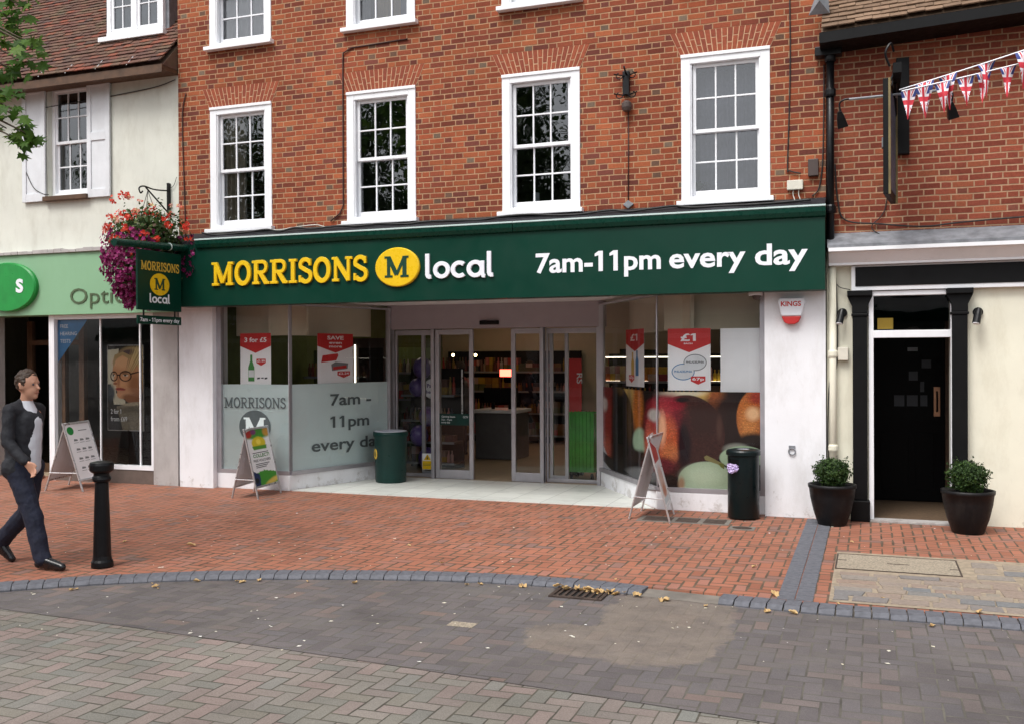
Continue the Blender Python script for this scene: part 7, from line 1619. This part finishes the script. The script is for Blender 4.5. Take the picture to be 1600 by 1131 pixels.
# lobed plane leaves of the street tree reaching in at the top left
LOBE = [(0, -0.42), (0.10, -0.36), (0.40, -0.40), (0.24, -0.16), (0.52, 0.04), (0.24, 0.10), (0.30, 0.36), (0.10, 0.24), (0, 0.58), (-0.10, 0.24), (-0.30, 0.36), (-0.24, 0.10), (-0.52, 0.04), (-0.24, -0.16), (-0.40, -0.40), (-0.10, -0.36)]
def lobed(mb, p, nv_, s, rs):
    a = nv_.orthogonal().normalized(); a = Matrix.Rotation(rs.uniform(0, 6.28), 3, nv_) @ a; b = nv_.cross(a); c = len(mb.v); mb.v.append(p)
    for x, y in LOBE: mb.v.append(p + a * (x * s) + b * (y * s) - nv_ * (s * 0.35 * (abs(x) ** 1.5 + 0.3 * y * y)))
    n_ = len(LOBE)
    for i in range(n_): mb.f.append((c, c + 1 + i, c + 1 + (i + 1) % n_))
rs = random.Random(17)
tb_ = CAM + ray(-330, 860) * 7.4; tx, ty = tb_.x, tb_.y
st_ = thing('plane_tree', 'plane tree beyond the left edge with lobed green leaves hanging into the top corner', 'tree', (tx, ty, 0))
mb = MB().tube(catmull3([(tx, ty, 0), (tx + 0.05, ty, 1.5), (tx - 0.05, ty + 0.05, 3), (tx, ty, 4.6), (tx + 0.1, ty, 7)]), [0.22 - 0.13 * k / 32 for k in range(33)], 12); mb.build('trunk', 'bark', st_, smooth=True)
lf = MB(); bw = MB()
targets = [(48, 12, 7.6), (62, 4, 7.8), (30, 30, 7.6), (58, 68, 7.5), (42, 60, 7.6), (70, 78, 7.5), (48, 98, 7.6), (30, 110, 7.7), (46, 158, 7.5), (36, 175, 7.5), (52, 190, 7.5), (58, 212, 7.5), (44, 222, 7.5), (28, 205, 7.6), (10, 60, 7.7), (0, 140, 7.6), (-20, 100, 7.7), (-30, 190, 7.6), (12, 10, 7.6), (-60, 60, 7.5), (-80, 150, 7.5)]
for i, (px, py, dd) in enumerate(targets):
    px -= 18; p = CAM + ray(px, py) * dd
    bw.tube(catmull3([(tx, ty, p.z + 0.5 + 0.1 * (i % 3)), (tx * 0.5 + p.x * 0.5, ty * 0.5 + p.y * 0.5, p.z + 0.45), tuple(p + Vector((0, 0, 0.02)))]), [0.035 - 0.030 * k / 16 for k in range(17)], 5)
    for k in range(7 if i < 14 else 16): lobed(lf, p + Vector((rs.gauss(0, 0.04 if i < 14 else 0.12), rs.gauss(0, 0.08), rs.gauss(0, 0.055 if i < 14 else 0.1))), Vector((rs.gauss(0.2, .7), rs.gauss(-0.6, .5), rs.gauss(0.7, .5))).normalized(), rs.uniform(0.085, 0.145), rs)
for _ in range(900):
    d = Vector((rs.gauss(0, 1), rs.gauss(0, 1), rs.gauss(0, 1))).normalized(); p = Vector((tx - 0.5, ty, 6.6)) + Vector((d.x * 1.9, d.y * 1.9, d.z * 1.7)) * rs.uniform(0.5, 1)
    lobed(lf, p, (d + Vector((0, 0, 0.6))).normalized(), rs.uniform(0.14, 0.2), rs)
bw.build('branches', 'bark', st_, smooth=True); lf.build('crown', 'leaf_plane', st_)

# ================================================================== ACROSS THE STREET (seen in the glass)
ob = thing('opposite_building', 'long white rendered shop row across the street, mirrored in the windows', 'building', (-8, -27, 0))
hl = []; x = -33.0
while x < 20: hl.append((x, x + 1.2, 3.9, 5.6)); x += 2.6
mb = MB(); wall(mb, -36, 22, 0, 6.6, -27.3, -27.0, hl); mb.box(-36, 22, -35, -27.3, 6.3, 6.6); mb.build('wall', 'opp_wall', ob)
mb = MB(); mb.box(-35.9, 21.9, -27.6, -27.5, 0.1, 6.2); mb.build('panes', 'opp_glass', ob, kind='stuff')
mb = MB(); x = -35.0; k = 0
while x < 20: mb.box(x, x + 4.6, -26.99, -26.9, 0.4, 2.5); x += 5.2
mb.build('shop_windows', 'opp_glass', ob, kind='stuff')
mb = MB(); mb.box(-36, 22, -26.99, -26.8, 2.7, 3.4); mb.build('fascia', 'green', ob)
def far_tree(label, x, y, h, r, n, seed):
    rs = random.Random(seed); t = thing('street_tree', label, 'tree', (x, y, 0))
    mb = MB().tube([(x, y, 0), (x + 0.1, y, h * 0.3), (x, y, h * 0.8)], [0.25, 0.2, 0.06], 10)
    for k in range(9): a = k * 0.7; mb.tube([(x, y, h * (0.3 + 0.04 * k)), (x + r * 0.6 * math.cos(a), y + r * 0.6 * math.sin(a), h * (0.45 + 0.05 * k))], [0.09, 0.03], 6)
    mb.build('trunk', 'bark', t, smooth=True)
    mb = MB(); cl = [(Vector((rs.gauss(0, 1), rs.gauss(0, 1), rs.gauss(0, 0.8))).normalized() * rs.uniform(0.2, 0.8), rs.uniform(0.28, 0.5)) for _ in range(26)]
    for c_, cr in cl: leafball(mb, Vector((x, y, h * 0.64)) + Vector((c_.x * r, c_.y * r, c_.z * h * 0.42)), cr * r, n // 26, 0.30, rs, 0.85, 0.2)
    mb.build('crown', 'leaf_dark', t)
far_tree('broad street tree across the road, nearest of three dark in the sash windows', -12.2, -18.0, 12.0, 4.3, 9000, 41)
far_tree('broad street tree across the road, middle one of the three', -18.5, -19.5, 12.5, 4.6, 8000, 42)
far_tree('broad street tree across the road, furthest left of the three', -25.5, -20.0, 12.5, 4.6, 6000, 43)

# ================================================================== FALLEN LEAVES AND LITTER
rs = random.Random(55)
def dry(s):
    mb = MB(); n_ = 18; R_ = 3; curl = rs.uniform(0.5, 1.6); mb.v.append(Vector((0, 0, 0.004))); ph = rs.uniform(0, 6)
    for r in range(1, R_ + 1):
        for k in range(n_):
            a = 2 * PI * k / n_; o_ = s * (0.40 + 0.12 * math.cos(a) + 0.07 * math.sin(5 * a + ph) + 0.05 * math.sin(3 * a)) * r / R_; x, y = o_ * math.cos(a) * 1.25, o_ * math.sin(a) * 0.8
            mb.v.append(Vector((x, y, 0.004 + curl * (y * y) / s * 1.6 + 0.16 * s * (r / R_) ** 2 * abs(math.sin(1.5 * a + ph)) + rs.uniform(0, 0.05) * s)))
    for k in range(n_): mb.f.append((0, 1 + k, 1 + (k + 1) % n_))
    for r in range(R_ - 1):
        for k in range(n_): a, b = 1 + r * n_ + k, 1 + r * n_ + (k + 1) % n_; mb.f.append((a, a + n_, b + n_, b))
    return mb
protos = []
for k in range(4):
    o = dry((0.05, 0.065, 0.08, 0.095)[k]).build('fallen_leaf', 'dry_leaf'); protos.append(o)
spots = [(870, 915, 0), (885, 917, 0), (900, 914, 0), (912, 916, 0), (905, 912, 0), (925, 916, 0), (940, 917, 0), (950, 919, 0), (962, 905, 0), (968, 922, 0), (978, 927, 0), (990, 926, 0), (1036, 933, 0), (880, 920, 0), (895, 920, 0), (935, 920, 0),
    (553, 911, 0), (380, 909, 0), (405, 907, 0), (242, 917, 0), (247, 919, 0), (110, 922, 0), (120, 920, 0), (555, 909, 0), (1310, 943, 0), (1530, 957, 0), (820, 912, 0), (760, 908, 0), (480, 908, 0), (1210, 928, 0), (1330, 846, 0), (1180, 885, 0), (640, 852, 0), (520, 872, 0), (735, 860, 0), (425, 868, 0), (300, 852, 0), (195, 846, 0), (1060, 800, 0), (690, 880, 0), (1380, 935, 0), (1455, 972, 0)]
def kerb_y(x):
    for a, b in zip(KERB[:-1], KERB[1:]):
        if a.x <= x <= b.x: return a.y + (b.y - a.y) * (x - a.x) / max(1e-6, b.x - a.x)
    return -3.9
def litter_point(px, py):
    p = on_z(px, py, 0.007)
    if p.y > kerb_y(p.x) - 0.20: return p
    p = on_z(px, py, ROAD + 0.007); p.y = min(p.y, kerb_y(p.x) - 0.27); return p
places = [litter_point(px, py) for px, py, _ in spots if not (860 < px < 1000 and py > 908)]
for k in range(30):         # the drift swept against the kerb by the drain
    x = rs.gauss(-2.02, 0.20) if k < 22 else rs.uniform(-2.5, -1.55); places.append(Vector((x, kerb_y(x) - 0.235 - abs(rs.gauss(0, 0.022)), ROAD + 0.006 + rs.uniform(0, 0.02))))
for k in range(14): x = rs.uniform(-6, 0.5); places.append(Vector((x, kerb_y(x) - 0.25 - abs(rs.gauss(0, 0.03)), ROAD + 0.006)))
for i, p in enumerate(places):
    k = rs.choice((0, 0, 0, 1, 1, 2, 3))
    o = protos[i] if i < 4 else protos[k].copy()
    if i >= 4: COL.objects.link(o)
    o.location = p; o.rotation_euler = (rs.uniform(-0.3, 0.3), rs.uniform(-0.3, 0.3), rs.uniform(0, 6.28)); q_ = rs.uniform(0.5, 0.95); o.scale = (q_, q_, q_)
    tag(o, 'curled dry brown leaf lying on the paving blocks', 'leaf', 'dry leaves fallen along the kerb and pavement')
mb = MB()
for _ in range(300):
    u = rs.random()
    if u < 0.55: px, py = rs.uniform(0, 1600), 905 + abs(rs.gauss(0, 60)); z = ROAD + 0.006
    else: px, py = rs.uniform(0, 1600), rs.uniform(800, 890); z = 0.002
    if py > 1125: continue
    p = on_z(px, py, z)
    if z < 0 and p.y > -3.95 and p.x > -3.0: continue
    if z < 0 and p.x < -3 and py < 925: continue
    s = rs.choice((0.006, 0.008, 0.010, 0.016)) * rs.uniform(0.7, 1.3); a = rs.uniform(0, 3.14); c_, d_ = math.cos(a) * s, math.sin(a) * s
    mb.add([p + Vector((c_, d_, 0.002)), p + Vector((-d_ * 0.7, c_ * 0.7, 0.004)), p + Vector((-c_, -d_, 0.002)), p + Vector((d_ * 0.7, -c_ * 0.7, 0.003))], [(0, 1, 2, 3)])
tag(mb.build('litter_specks', 'pale_chip'), 'tiny pale crumbs and petals scattered over road and pavement', 'litter', kind='stuff')

# things standing on the inner sills of the sash windows
p = on_y(838, 322, 0.19); t_ = MB().lathe([(0.04, 0), (0.042, 0.01), (0.042, 0.19), (0.03, 0.195)], (p.x, 0.19, 3.64), 16).build('pillar_candle', 'paper', smooth=True); tag(t_, 'pale pillar candle standing inside the third sash window', 'candle')
rs = random.Random(77)
for px, lb in ((408, 'small leafy house plant inside the lower right of the first sash window'), (1092, 'small leafy house plant inside the lower left of the fourth sash window')):
    p = on_y(px, 330, 0.19); hp = thing('house_plant', lb, 'house plant', (p.x, 0.19, 3.63))
    MB().lathe([(0.035, 0), (0.05, 0.09), (0.04, 0.091)], (p.x, 0.19, 3.63), 14).build('pot', 'bulk', hp)
    mb = MB()
    for k in range(26):
        a = rs.uniform(0, 6.28); l_ = rs.uniform(0.08, 0.17); q0 = Vector((p.x, 0.19, 3.72)); q1 = q0 + Vector((math.cos(a) * l_ * 0.5, math.sin(a) * l_ * 0.2, l_ * 0.7)); q2 = q0 + Vector((math.cos(a) * l_, math.sin(a) * l_ * 0.3, l_ * 0.6 * rs.uniform(0.3, 1.2))); w_ = Vector((-math.sin(a), math.cos(a), 0.3)) * 0.018
        mb.add([q0, q1 - w_, q2, q1 + w_], [(0, 1, 2, 3)])
    mb.build('foliage', 'leaf_basket', hp)
